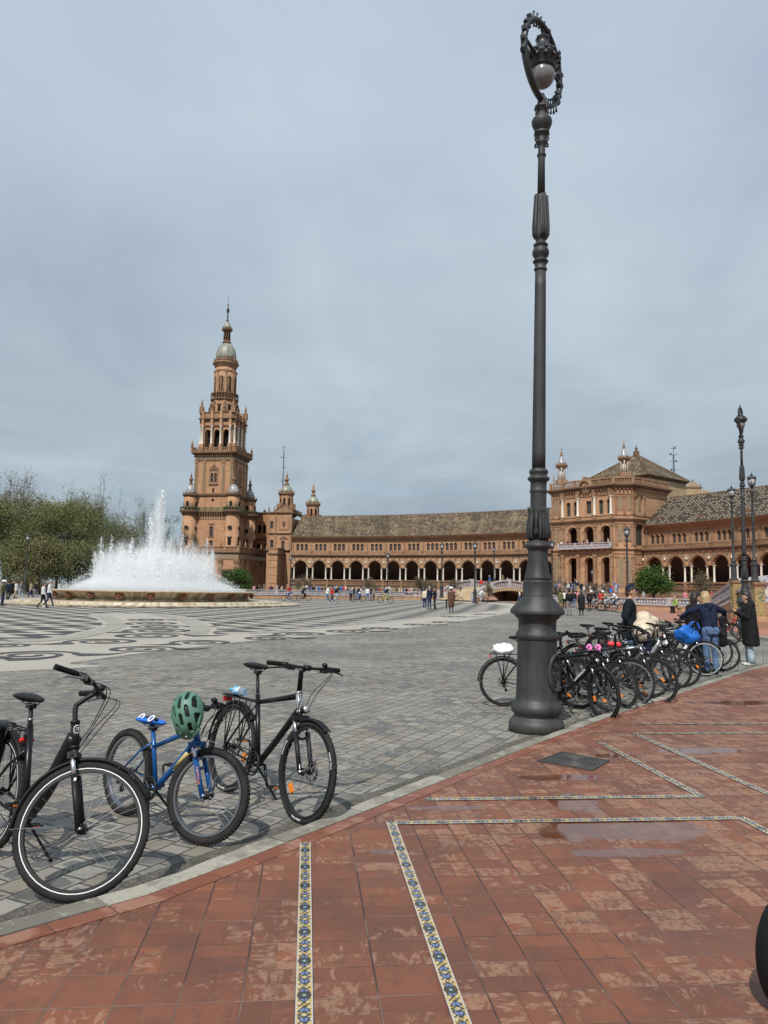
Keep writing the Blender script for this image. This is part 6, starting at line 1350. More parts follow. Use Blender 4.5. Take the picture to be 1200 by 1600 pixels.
    if susp:
        m.tube([cr-ax*.012, cr+ax*.02], .024, n, 0); m.box(cr, (.05, hw*2+.03, .035), 0, Matrix.Rotation(-.35, 3, 'Y')); m.tube([cr, HBt], .02, n, 0)
        for y in (-1, 1):
            t = cr+Vector((0, y*hw, 0)); e = A+Vector((-.01, y*hw, .0)); m.tube([t, t.lerp(e, .34)], .0135, n, 1); m.tube([t+Vector((0, 0, .012)), t-ax*.01], .018, n, 0); m.tube([t.lerp(e, .27), e-ax*.0], [.0185, .0165], n, 0); m.ell(e, (.02, .014, .022), 8, 6, 0)
        m.torus(cr-ax*.10+fw*.012, hw, .010, 14, 6, tuple(fw), 0, arc=(0, 2*pi))
    else:
        m.tube([HBt-ax*.0, cr], .019, n, 0)
        for y in (-1, 1): m.tube(spline([cr+Vector((0, y*.02, 0)), cr+Vector((.0, y*hw, -.04)), A.lerp(cr, .4)+Vector((0, y*hw, 0)), A+Vector((0, y*hw, 0))], 4), [.014]*9+[.012, .011, .010, .009], 8, 0)
    if text == 'forktext' or (extra and extra.get('forktext')):
        q = cr.lerp(A, .62)+Vector((.0, -hw, 0)); xax = ax*-1; zax = Vector((0, -1, 0)); yax = zax.cross(xax); Mx = Matrix((xax, yax, zax)).transposed().to_4x4(); Mx.translation = q+zax*.0178; text_mesh(m, extra['forktext'], .024, Mx, 2)
    m.cyl(A-Vector((0, hw+.014, 0)), A+Vector((0, hw+.014, 0)), .009, 8, 1); m.box(A+Vector((-.015, hw+.025, .035)), (.012, .008, .09), 1)
    fin(m, 'fork', [fk, M_['steel'], M_['orange']], True)
    # bars
    m = MB(); gs = []
    if bar == 'swept':
        cl = Vector((HT.x+.055, 0, stem_z)); m.tube(spline([HT, HT+ax*(stem_z-HT.z)*.42, HT+ax*(stem_z-HT.z)*.6+Vector((.02, 0, 0)), cl], 4), .0145, n, 0); half = [(.0, 0, 0), (.012, .05, .005), (-.0, .12, .020), (-.03, .18, .030), (-.075, .235, .032), (-.175, .325, .026)]; gi = 4
    elif bar == 'riser':
        cl = Vector((HT.x+.05, 0, stem_z)); m.tube([HT, HT+ax*(stem_z-HT.z)*.8, cl], .016, n, 0); half = [(0, 0, 0), (0, .06, .005), (-.01, .12, .035), (-.02, .20, .04), (-.05, .32, .04)]; gi = 3
    else:
        cl = Vector((HT.x+.065, 0, stem_z)); m.tube([HT, Vector((HT.x-.06*(stem_z-HT.z), 0, stem_z-.035)), cl], .018, n, 0); half = [(0, 0, 0), (0, .08, .0), (-.008, .16, .006), (-.02, .22, .008), (-.045, .325, .006)]; gi = 3
    m.cyl(cl-Vector((0, .025, 0)), cl+Vector((0, .025, 0)), .022, n, 0); bl_ = M_['plastic']
    for y in (-1, 1):
        pts = [cl+Vector((a*s, b*y*s, c)) for a, b, c in half]; m.tube(spline(pts[:gi+1], 4), .011, n, 0); gd = (pts[-1]-pts[gi]).normalized(); g = MB(); gs.append(g); g.tube([pts[gi], pts[gi]+gd*.01, pts[-1]-gd*.008, pts[-1]], [.014, .0165, .0165, .018], n, 0)
        c0 = pts[gi]-gd*.03; m.tube([c0-gd*.022, c0+gd*.022], .017, n, 0); m.box(c0+Vector((.022, 0, -.012)), (.04, .045, .03), 0); m.tube(spline([c0+Vector((.03, 0, -.012)), c0+Vector((.055, 0, -.018))+gd*.05, c0+Vector((.052, 0, -.030))+gd*.12, c0+Vector((.048, 0, -.036))+gd*.145], 4), [.007]*8+[.006, .006, .006, .006, .007], 6, 1 if bar == 'swept' else 0)
        m.box(c0-gd*.045+Vector((.008, 0, -.022)), (.05, .04, .028), 0)
        if not low:
            a = c0+Vector((.03, 0, -.02))-gd*.02
            for k, o in enumerate((0, .02)): m.tube(spline([a, a+Vector((.10+o, -y*.04, -.02)), HT+Vector((.11+o, y*(.05+.03*k), .02)), HBt+Vector((.03, y*.03, -.02 if k else .05))], 6), .0028, 5, 0)
    if not low: m.ell(pts[gi-1]+Vector((0, 0, .028)), (.024, .024, .018), 10, 6, 0)
    hb = fin(m, 'handlebar', [M_['paintmatt'], M_['alloy']], True); [fin(g_, 'grip', [M_['black']], True, hb) for g_ in gs]
    # saddle
    sp = (ST-BB).normalized(); k = (saddle_z-ST.z)/sp.z; SP = ST+sp*k; m = MB(); m.tube([ST-sp*.05, SP-sp*.03], .0135, n, 0); m.tube([ST+sp*.02, ST+sp*.035], .0185, n, 1); m.box(SP-sp*.03, (.05, .045, .03), 0); fin(m, 'seat_post', [M_['paintmatt'], M_['alloy']])
    m = MB(); rings = []; prof = [(-.135, .050, .020, .018), (-.12, .078, .035, .030), (-.08, .083, .042, .036), (-.03, .066, .044, .034), (.02, .042, .040, .03), (.07, .030, .034, .026), (.115, .023, .026, .02), (.138, .010, .012, .010)]
    for x, w, t, d in prof:
        ring = []
        for i in range(14):
            a = 2*pi*i/14; ring.append(SP+Vector((x+.01, w*cos(a), .022+(t*.55 if sin(a) > 0 else d)*sin(a)*(1-.25*abs(cos(a))))))
        rings.append(ring)
    m.loft(rings, 0, True)
    for y in (-.02, .02): m.tube(spline([SP+Vector((-.10, y*1.6, .005)), SP+Vector((-.05, y, -.02)), SP+Vector((.04, y, -.02)), SP+Vector((.11, y*.4, .008))], 4), .0038, 5, 1)
    if extra and extra.get('eyes'):
        for x, y in ((-.075, -.05), (.03, -.038)): m.torus(SP+Vector((x, y, .040)), .020, .006, 16, 5, (-.0, -.75, .65), 2, 1.3)
        for x in (-.03, .075): m.ell(SP+Vector((x+.0, -.03, .040)), (.022, .012, .012), 8, 6, 3)
    fin(m, 'saddle', [M_[saddle_m], M_['alloy'], M_['white'], M_['paintblack']])
    # cranks and chain
    m = MB(); y = -.05; Rr = .085*s; m.torus(BB+Vector((0, y, 0)), Rr, .006, 28, 5, (0, 1, 0), 0); m.torus(BB+Vector((0, y+.008, 0)), Rr*.78, .007, 24, 4, (0, 1, 0), 0)
    for k in range(5): a = k*2*pi/5; m.tube([BB+Vector((0, y, 0)), BB+Vector((Rr*cos(a), y, Rr*sin(a)))], .007, 4, 0)
    for k in range(34): a = 2*pi*k/34; m.box(BB+Vector(((Rr+.006)*cos(a), y, (Rr+.006)*sin(a))), (.008, .003, .005), 0, Matrix.Rotation(-a, 3, 'Y'))
    for sg, a in ((-1, crank), (1, crank+pi)):
        e = BB+Vector((.17*s*cos(a), sg*.075, .17*s*sin(a))); m.tube([BB+Vector((0, sg*.06, 0)), e], [.013, .009], 6, 0); m.cyl(e, e+Vector((0, sg*.03, 0)), .006, 6, 0)
        for dx in (-.028, .028): m.box(e+Vector((dx, sg*.065, 0)), (.010, .075, .014), 1)
        for dy in (.03, .1): m.box(e+Vector((0, sg*dy, 0)), (.06, .008, .014), 1)
        m.box(e+Vector((0, sg*.065, 0)), (.018, .075, .012), 1); m.box(e+Vector((.034, sg*.065, 0)), (.003, .04, .008), 2)
    for sg in (1, -1): m.tube([BB+Vector((0, y, sg*Rr)), RA+Vector((0, y, sg*.035))], .0042, 4, 0)
    for k, q in enumerate((.042, .034, .026)): m.cyl(RA+Vector((0, y+.004*k, 0)), RA+Vector((0, y+.004*k+.003, 0)), q*s, 18, 0)
    m.box(RA+Vector((.01, -.065, -.05)), (.03, .016, .06), 0, Matrix.Rotation(.4, 3, 'Y')); m.tube([RA+Vector((.02, y, -.045)), RA+Vector((.035, y, -.11))], .008, 5, 0); m.cyl(RA+Vector((.035, y-.005, -.11)), RA+Vector((.035, y+.005, -.11)), .022, 10, 0)
    fin(m, 'crankset', [M_['darkmetal'], M_['plastic'], M_['orange']])
    if chaincase: m = MB(); m.loft([[BB.lerp(RA, t)+Vector((0, y-.014+dy, (.10-.045*t)*sg)) for sg, dy in ((1, 0), (1, .02), (-1, .02), (-1, 0))] for t in (-.2, 0, .3, .6, .9)], 0, False); fin(m, 'chain_guard', M_['plastic'])
    def fender_arc(c, a0, a1, st, nm):
        m = MB(); rings = []; R = r+.012
        for i in range(25):
            a = a0+(a1-a0)*i/24; rings.append([c+Vector(((R+dz)*cos(a), yy, (R+dz)*sin(a))) for yy, dz in ((-.030, -.010), (-.022, .004), (0, .009), (.022, .004), (.030, -.010), (.0, .004))])
        m.loft(rings, 0, True)
        e = a0 if st else a1
        for yy in (-1, 1):
            q = c+Vector((R*cos(e), yy*.026, R*sin(e))); m.tube([q, c+Vector((0, yy*.06, .02 if st else .0))], .0022, 4, 1)
        fin(m, nm, [M_['plastic'], M_['steel']], st)
    if fender: fender_arc(A, 3.35 if fender != 'short' else 2.1, .62 if fender != 'short' else 1.0, True, 'front_fender'); fender_arc(RA, .75, 3.15, False, 'rear_fender')
    if rack:
        m = MB(); z = 2*r+.045; x0, x1 = R0-.17, R0+.20
        for yy in (-.055, 0, .055): m.tube(spline([Vector((x1, yy, z)), Vector((x0, yy, z)), ], 4), .005, 6, 0)
        m.tube([Vector((x0, -.06, z)), Vector((x0-.01, 0, z)), Vector((x0, .06, z))], .006, 6, 0); m.tube([Vector((x1, -.06, z)), Vector((x1, .06, z))], .006, 6, 0); m.tube([Vector((R0, -.06, z)), Vector((R0, .06, z))], .005, 6, 0)
        for yy in (-1, 1):
            for xx in (R0-.10, R0+.02, R0+.10): m.tube([Vector((xx, yy*.057, z)), RA+Vector((0, yy*.07, .02))], .005, 6, 0)
            m.tube([Vector((x1, yy*.055, z)), ssj+Vector((-.01, yy*.02, .03))], .0045, 6, 0)
        m.box((x0+.06, 0, z+.012), (.16, .1, .006), 0); m.box((x0-.015, 0, z-.03), (.02, .08, .04), 1); fin(m, 'rack', [M_['paintmatt'], M_['redlens']])
    if light:
        m = MB(); c = cr+fw*.06+ax*.05; m.tube([c-fw*.045, c-fw*.02, c+fw*.03], [.014, .024, .032], 12, 0); m.tube([cr+ax*.02, c-fw*.02], .006, 6, 0); m.tube([c+fw*.029, c+fw*.034], .028, 12, 1); fin(m, 'headlight', [M_['plastic'], M_['silver']], True)
    if rearlight: m = MB(); c = ST-sp*.10+Vector((-.035, 0, 0)); m.box(c+Vector((.012, 0, .02)), (.03, .05, .03), 1); m.ell(c, (.016, .05, .022), 12, 8, 0); m.box(c+Vector((.006, 0, -.025)), (.03, .06, .02), 1); fin(m, 'rear_light', [M_['redlens'], M_['plastic']])
    if kick:
        m = MB(); q = BB+Vector((-.06, .03, -.02)); m.box(q, (.05, .03, .03), 0); e = Vector((BB.x-.02, .17, -.0)); Ml = Matrix.Rotation(-lean, 3, 'X'); gz = Ml @ Vector((0, .20, 0)); e = Vector((BB.x+.03, .20, .20*sin(-lean)*1.0)); m.tube([q, q.lerp(e, .93), e], [.009, .008, .011], 8, 0); fin(m, 'kickstand', M_['paintmatt'])
    return root, dict(BB=BB, ST=ST, HT=HT, HB=HBt, SP=SP, RA=RA, A=A, cl=cl, Mst=Mst, z=2*r, cr=cr, r=r)
def world_of(root, q): return (Matrix.Translation(root.location) @ root.rotation_euler.to_matrix().to_4x4()) @ q
def on_ground(px, py): q = G(px, py); return (q.x, q.y)
D_ = radians
b1, k1 = bicycle('black city bike with white striped front tyre at the left edge, nearest the camera', on_ground(101, 1407), D_(-42), D_(50), D_(-8), style='step', bar='swept', r=.352, rt=.024, rimstripe=True, disc=False, rearlight=True, stem_z=1.065, saddle_z=.93, downtube_r=.032, light=False, rim_m='darkmetal', reflector=False)
b2, k2 = bicycle('small metallic blue kids mountain bike with knobbly tyres and a blue saddle', on_ground(313, 1319), D_(-40), D_(22), D_(-6), style='mtb', bar='riser', r=.298, rt=.026, wb=.93, frame_m='blue', fork_m='blue', disc=False, fender=False, rack=False, light=False, knob=True, saddle_z=.665, saddle_m='bluesat', stem_z=.835, scale=.86, reflector=False, crank=-1.2, rim_m='alloy', extra=dict(eyes=True, forktext='SUNTOUR'))
b3, k3 = bicycle('black trekking bike with silver head tube and a bottle lying on its rack', on_ground(467, 1287), D_(-49), D_(-2), D_(-9), style='diamond', r=.350, rt=.021, saddle_z=1.0, stem_z=1.065, fender='short', headtube_m='silver', crank=1.9)
# ---------------- things on and around the three nearest bicycles
def local_mb(root, mb, nm, ms, steer=None):
    if steer is not None: mb.xf(steer)
    return mb.build(nm, ms, root)
m = MB(); q = k1['HT'].lerp(k1['HB'], .5)                        # white head badge
ax_ = Vector((-.342, 0, .94)); zx = Vector((.55, -.835, 0)).normalized(); yx = (ax_-zx*zx.dot(ax_)).normalized(); xx = yx.cross(zx)
Mx = Matrix((xx, yx, zx)).transposed().to_4x4(); Mx.translation = q+zx*.027+ax_*.03
m.tube([Mx @ Vector((.016*cos(t), .022*sin(t), .0)) for t in [.9+i*.25 for i in range(19)]], .0022, 5, 0); m.tube([Mx @ Vector(p) for p in ((-.004, -.014, .001), (-.002, .012, .001), (.010, .010, .001), (.006, .0, .001), (.013, -.014, .001))], .002, 5, 0)
local_mb(b1, m, 'head_badge', M_['white'], k1['Mst'])
m = MB(); q = k1['cr'].lerp(k1['A'], .34)+Vector((-.0, -.055, 0)); m.box(q+Vector((.006, -.018, 0)), (.012, .006, .016), 0); local_mb(b1, m, 'fork_decal', M_['white'], k1['Mst'])
bag = empty('pannier_bag', world_of(b1, k1['RA']+Vector((-.02, -.03, .27)))); bag.rotation_euler = b1.rotation_euler; tag(bag, 'black pannier bag hanging on the rear rack of the nearest black city bike', 'bag')
m = MB(); sec = []
for z, w, t in ((-.20, .27, .09), (-.17, .31, .13), (-.02, .33, .145), (.12, .34, .14), (.17, .32, .12), (.185, .27, .09)):
    sec.append([Vector((w/2*cos(a)*(1 if abs(cos(a)) < .7 else .96), t*sin(a)-.12, z)) for a in [2*pi*i/20 for i in range(20)]])
sec = [[v*.8 for v in r] for r in sec]; m.loft(sec, 0, True); m.build('body', M_['black'], bag); m = MB(); m.loft([[v*1.02+Vector((0, 0, .0)) for v in r] for r in sec[3:]], 0, True); m.box((0, -.212, .02), (.03, .01, .18), 1); m.box((.08, -.210, .0), (.03, .01, .16), 1); m.build('flap', [M_['plastic'], M_['paintblack']], bag)
# pale sticker on the blue frame
m = MB(); d = (k2['HB']-k2['BB']); a = k2['BB']+d*.46; b_ = k2['BB']+d*.80; m.tube([a, a.lerp(b_, .5), b_], .0208, 14, 0); m.tube([a-d*.07, a-d*.002], .0206, 14, 1); local_mb(b2, m, 'frame_sticker', [M_['yellow'], M_['white']])
q = k2['BB']+d*.20+Vector((0, -.0185, 0)); m = MB(); xax = d.normalized(); zax = Vector((0, -1, 0)); yax = zax.cross(xax); Mx = Matrix((xax, yax, zax)).transposed().to_4x4(); Mx.translation = q; text_mesh(m, 'ROCK', .026, Mx); local_mb(b2, m, 'frame_lettering', M_['pinkred'])
# white lettering on the tyre walls of the third bike
for c, st, par in ((k3['A'], k3['Mst'], 'front_wheel'), (k3['RA'], Matrix.Identity(4), 'rear_wheel')):
    m = MB(); R_ = k3['r']-.030
    for th0, tx in ((2.75, 'CROSS TRAIL'), (4.65, 'CROSS TRAIL'), (.4, 'CROSS TRAIL')):
        def bend(v, th0=th0): a = th0-v.x/R_*1.0; rr = R_+v.y; return Vector((c.x+rr*cos(a), c.y-.0205-(v.z)-.004*max(0, 1-abs(v.y)/.01), c.z+rr*sin(a)))
        text_mesh(m, tx, .020, Matrix.Identity(4), 0, bend)
    local_mb([o for o in kids(b3) if o.name.startswith(par)][0], m, 'tyre_lettering', M_['white'], st)
# green cycling helmet hanging on the blue bike
hp = world_of(b2, k2['Mst'] @ (k2['cl']+Vector((-.01, -.21, -.03))))
hp = P(289.5, 1113, hp.y-.06)
he = empty('cycling_helmet', hp); tag(he, 'sage green vented cycling helmet hanging from the handlebar of the blue kids bike', 'helmet')
def helm(R, mb_fn, thick): pass
m = MB(); nu, nv = 120, 44; A_h, B_h, C_h = .108, .142, .088                     # half width, half length, height of the dome
def hv(i, j, k=1.0):
    u = 2*pi*i/nu; ph = (pi/2)*(1-j/nv)*1.0; ph = -.22+(pi/2+.22)*j/nv
    return Vector((A_h*k*cos(ph)*cos(u), B_h*k*cos(ph)*sin(u)*(1.0+.04*sin(u)), C_h*k*1.15*sin(ph)))
def hole(p):                                                                      # vents run lengthwise, staggered
    x, y, z = p.x/A_h, p.y/B_h, p.z/C_h
    if z < .16: return False
    lane = x*2.35*(1+.25*y*y)+(.22*sin(y*2.4)); li = round(lane); dl = abs(lane-li)
    if dl > .30: return False
    t = (y*1.25+(.5 if li % 2 else .02)); f = t-math.floor(t); return .10+dl*.35 < f < .90-dl*.35 and abs(y) < .92
vs = []; idx = {}
out = MB(); 
for j in range(nv):
    for i in range(nu):
        qd = [hv(i, j), hv(i+1, j), hv(i+1, j+1), hv(i, j+1)]; cc = sum(qd, Vector())/4
        if hole(cc): 
            continue
        qi = [v*.86 for v in qd]; out.quad(*qd); 
        for (ii, jj), (a, b_) in (((i-1, j), (3, 0)), ((i+1, j), (1, 2)), ((i, j-1), (0, 1)), ((i, j+1), (2, 3))):
            if 0 <= jj < nv:
                c2 = (hv(ii, jj)+hv(ii+1, jj)+hv(ii+1, jj+1)+hv(ii, jj+1))/4
                if hole(c2): out.quad(qd[a], qd[b_], qi[b_], qi[a], 0)
out.sm = [True]*len(out.sm)
Rh = Matrix((Vector((.93, .20, .30)), Vector((0, 0, 0)), Vector((0, 0, 0))))
ud = Vector((-.30, -.93, .22)).normalized(); ln = Vector((.22, .13, -1)); ln = (ln-ud*ln.dot(ud)).normalized(); sx_ = ln.cross(ud); Rm = Matrix((sx_, ln, ud)).transposed().to_4x4()
out.xf(Rm @ Matrix.Translation((0, 0, -.03))); sh = out.build('shell', M_['helmet'], he)
m = MB(); m.ell((0, 0, -.03), (A_h*.86, B_h*.86, C_h*.98), 24, 14); m.xf(Rm); m.build('liner', M_['plastic'], he)
m = MB(); m.loft([[Vector((A_h*cos(a)*k, B_h*sin(a)*k+dy, z-.03)) for a in [pi*.22+i*pi*.56/12 for i in range(13)]] for k, dy, z in ((.99, 0, .01), (1.06, .018, .0), (1.05, .02, -.012), (.97, 0, -.014))], 0, True, False); m.xf(Rm); m.build('visor', M_['helmet'], he)
m = MB(); o = Rm @ Vector((0, B_h*1.05, -.025)); m.ell(o+ud*.012, (.007, .007, .007), 8, 6); m.build('badge', M_['white'], he)
m = MB(); hb = world_of(b2, k2['Mst'] @ (k2['cl']+Vector((0, -.14, .03))))-hp
for s in (-1, 1): m.tube(spline([Rm @ Vector((s*A_h*.8, .03, -.04)), Rm @ Vector((s*.05, -.02, -.13)), hb*.6+Vector((0, 0, -.03)), hb], 5), .005, 5)
m.build('chin_strap', M_['black'], he)
# plastic bottle lying on the rack of the third bike
bp = world_of(b3, Vector((k3['RA'].x-.02, -.01, k3['z']+.095))); bo = empty('water_bottle', bp); bo.rotation_euler = (0, 0, b3.rotation_euler.z); tag(bo, 'clear plastic bottle with blue cap lying on the rack of the trekking bike', 'bottle')
Rb = Matrix.Rotation(pi/2, 3, 'Y'); m = MB(); m.lathe([(.0, -.115), (.028, -.115), (.033, -.10), (.031, -.07), (.034, -.04), (.034, .03), (.031, .055), (.016, .085), (.013, .095)], 18, M=Rb.transposed()); m.build('body', mat('clear_plastic', (.80, .88, .92), .12, trans=.85), bo)
m = MB(); m.lathe([(.0348, -.035), (.0352, -.03), (.0352, .03), (.0348, .035)], 18, M=Rb.transposed()); m.build('wrapper', mat('printed_label', rough=.4, fn=lambda b: {'Base Color': b.mix(b.ss(b.noise(b.obj(), 30.0, 2), .5, .56), (.10, .42, .75), (.75, .82, .86))}), bo)
m = MB(); m.lathe([(.015, .092), (.0155, .115), (0, .116)], 14, M=Rb.transposed()); m.build('cap', mat('sky_blue_cap', (.02, .42, .80), .35), bo)
# ---------------- the row of parked bikes by the lamp post
M_['limepaint'] = mat('lime_paint', (.30, .42, .02), .35); M_['redpaint'] = mat('red_paint', (.30, .03, .02), .35)
ROW = [((905, 1108), -6, 5, -6, dict(style='diamond', crank=.3), 'black bicycle mostly hidden behind the big lamp base, with a white bag on its rack'),
 ((942, 1128), -50, -22, -7, dict(text='LOMBARDO', crank=1.2, fender=False), 'black bicycle with white frame lettering, nearest to the big lamp base'),
 ((957, 1115), -42, 14, -7, dict(fork_m='paintblack', crank=2.1, rack=False), 'black bicycle with an amber wheel reflector, second from the lamp base'),
 ((984, 1107), -38, 10, -7, dict(frame_m='paintmatt', rim_m='alloy', crank=.2), 'matt black bicycle with silver rims and a coral saddle, third from the lamp base'),
 ((1022, 1104), -40, 6, -7, dict(frame_m='alloy', style='diamond', crank=2.6, fender=False), 'silver diamond frame bicycle, fourth from the lamp base'),
 ((1014, 1091), -46, 12, -6, dict(frame_m='paintmatt', crank=1.4), 'dark framed bicycle half hidden behind the silver one'),
 ((1048, 1080), -38, 10, -7, dict(frame_m='silver', style='step', crank=.9), 'silver step through bicycle in the middle of the row'),
 ((1064, 1075), -34, 8, -7, dict(frame_m='paintblack', crank=2.2, fender=False), 'black bicycle with bare wheels right of the middle of the row'),
 ((1038, 1068), -48, 0, -6, dict(frame_m='paintmatt', crank=.4), 'dark bicycle deep in the middle of the row'),
 ((1102, 1057), -32, 6, -7, dict(frame_m='white', style='step', rim_m='alloy', crank=1.7, rimstripe=True), 'white step through bicycle in front of the woman in blue jeans'),
 ((1130, 1049), -30, 4, -6, dict(crank=2.9), 'black bicycle right of the woman in blue jeans, last of the long row'),
 ((1120, 1043), -44, 8, -6, dict(frame_m='paintmatt', crank=.8), 'dark bicycle half hidden behind the woman in blue jeans'),
 ((1160, 1003), -36, 20, -7, dict(frame_m='redpaint', style='step', crank=1.1), 'red framed bicycle leaning by the second ornate lamp'),
 ((1143, 1008), -60, 0, -6, dict(crank=2.0), 'dark bicycle beside the red one near the second ornate lamp'),
 ((985, 1076), -44, -6, -6, dict(frame_m='paintblack', crank=.5, style='step'), 'black step through bicycle in the second rank behind the matt black one'),
 ((1002, 1052), -50, 8, -7, dict(frame_m='silver', crank=1.9), 'grey bicycle in the second rank next to the man in the cap'),
 ((1078, 1040), -40, 10, -7, dict(frame_m='paintmatt', crank=2.4), 'dark bicycle in the second rank left of the blue bag')]
row = []
for k, (pq, hd, st, ln, kw, lab) in enumerate(ROW):
    kw = dict(low=True, saddle_z=.96+.03*(k % 3), stem_z=1.05+.02*(k % 2), bar='riser' if k % 3 == 1 else 'flat') | kw
    row.append(bicycle(lab, on_ground(*pq), D_(hd), D_(st), D_(ln), **kw))
r0, kk0 = row[0]; pb = empty('plastic_bag', world_of(r0, Vector((kk0['RA'].x-.0, 0, kk0['z']+.05)))); tag(pb, 'crumpled white plastic bag tied on a bike rack left of the big lamp base', 'plastic bag')
m = MB(); m.ell((0, 0, .06), (.155, .12, .085), 26, 18); rg = random.Random(5)
for v in m.v: n = mnoise.noise(v*22)*.035+mnoise.noise(v*55+Vector((3, 1, 2)))*.018; v += v.normalized()*n; v.z = max(v.z, .004)
m.build('bag', mat('white_film', (.80, .80, .82), .4), pb)
r1, kk1 = row[1]; pr = empty('pink_ribbon', world_of(r1, kk1['Mst'] @ (kk1['HT']+Vector((.05, 0, .06))))); tag(pr, 'pink fabric flowers tied to the stem of the bicycle next to the lamp base', 'flower'); m = MB()
for dx, dy in ((-.06, -.03), (.05, -.05)):
    for k in range(6): a = k*pi/3; m.ell((dx+.025*cos(a), dy+.012*sin(a*2), .025*sin(a)), (.022, .016, .022), 8, 6)
m.build('petals', M_['pink'], pr)
r3, kk3 = row[3]; cq = world_of(r3, kk3['SP']+Vector((0, 0, .04))); cov = empty('saddle_cover', P(960, 1007, cq.y)); cov.rotation_euler = r3.rotation_euler; tag(cov, 'coral red rolled cover on the bar of a bicycle in the row', 'saddle cover'); m = MB(); m.tube([(-.10, 0, 0), (-.06, 0, .004), (0, 0, 0), (.06, 0, .004), (.10, 0, 0)], [.030, .042, .036, .042, .030], 12); m.xf(Matrix.Rotation(.7, 4, 'Z')); m.build('cover', M_['pinkred'], cov)
# ================================================================ PEOPLE
import numpy as np
def caps_mesh(prims, voxel, mats, name, smooth=2):
    """one continuous skin over tapered limbs; each face takes the material of the nearest limb"""
    mb = MB()
    for p, q, r0, r1, mi in prims:
        p, q = Vector(p), Vector(q); n = 10; d = (q-p)
        if d.length < 1e-4: mb.ell(p, (r0, r0, r0), 12, 8); continue
        u = d.normalized(); pts = []; rad = []
        for a in (-1, -.87, -.5): pts.append(p+u*r0*a); rad.append(max(r0*sqrt(1-a*a), r0*.05))
        pts += [p, q]; rad += [r0, r1]
        for a in (.5, .87, 1): pts.append(q+u*r1*a); rad.append(max(r1*sqrt(1-a*a), r1*.05))
        mb.tube(pts, rad, n)
    me = mb.mesh('raw', []); ob = bpy.data.objects.new('raw', me); scene.collection.objects.link(ob)
    rm = ob.modifiers.new('r', 'REMESH'); rm.mode = 'VOXEL'; rm.voxel_size = voxel
    if smooth: sm = ob.modifiers.new('s', 'SMOOTH'); sm.iterations = smooth; sm.factor = .5
    bpy.context.view_layer.update(); out = bpy.data.meshes.new_from_object(ob.evaluated_get(bpy.context.evaluated_depsgraph_get())); bpy.data.objects.remove(ob); bpy.data.meshes.remove(me)
    n = len(out.polygons); c = np.zeros(n*3); out.polygons.foreach_get('center', c); c = c.reshape(-1, 3); best = np.full(n, 9.0); idx = np.zeros(n, int)
    for p, q, r0, r1, mi in prims:
        p, q = np.array(p, float), np.array(q, float); d = q-p; L = (d@d) or 1e-9; t = np.clip(((c-p)@d)/L, 0, 1); dist = np.linalg.norm(c-(p+t[:, None]*d), axis=1)-(r0+(r1-r0)*t); k = dist < best; best[k] = dist[k]; idx[k] = mi
    out.materials.clear()
    for m in mats: out.materials.append(m)
    out.polygons.foreach_set('material_index', idx.astype(np.int32)); out.polygons.foreach_set('use_smooth', np.ones(n, bool)); out.name = name; out.update(); return out
SKN, TOP, BOT, SHO, HAI = 0, 1, 2, 3, 4
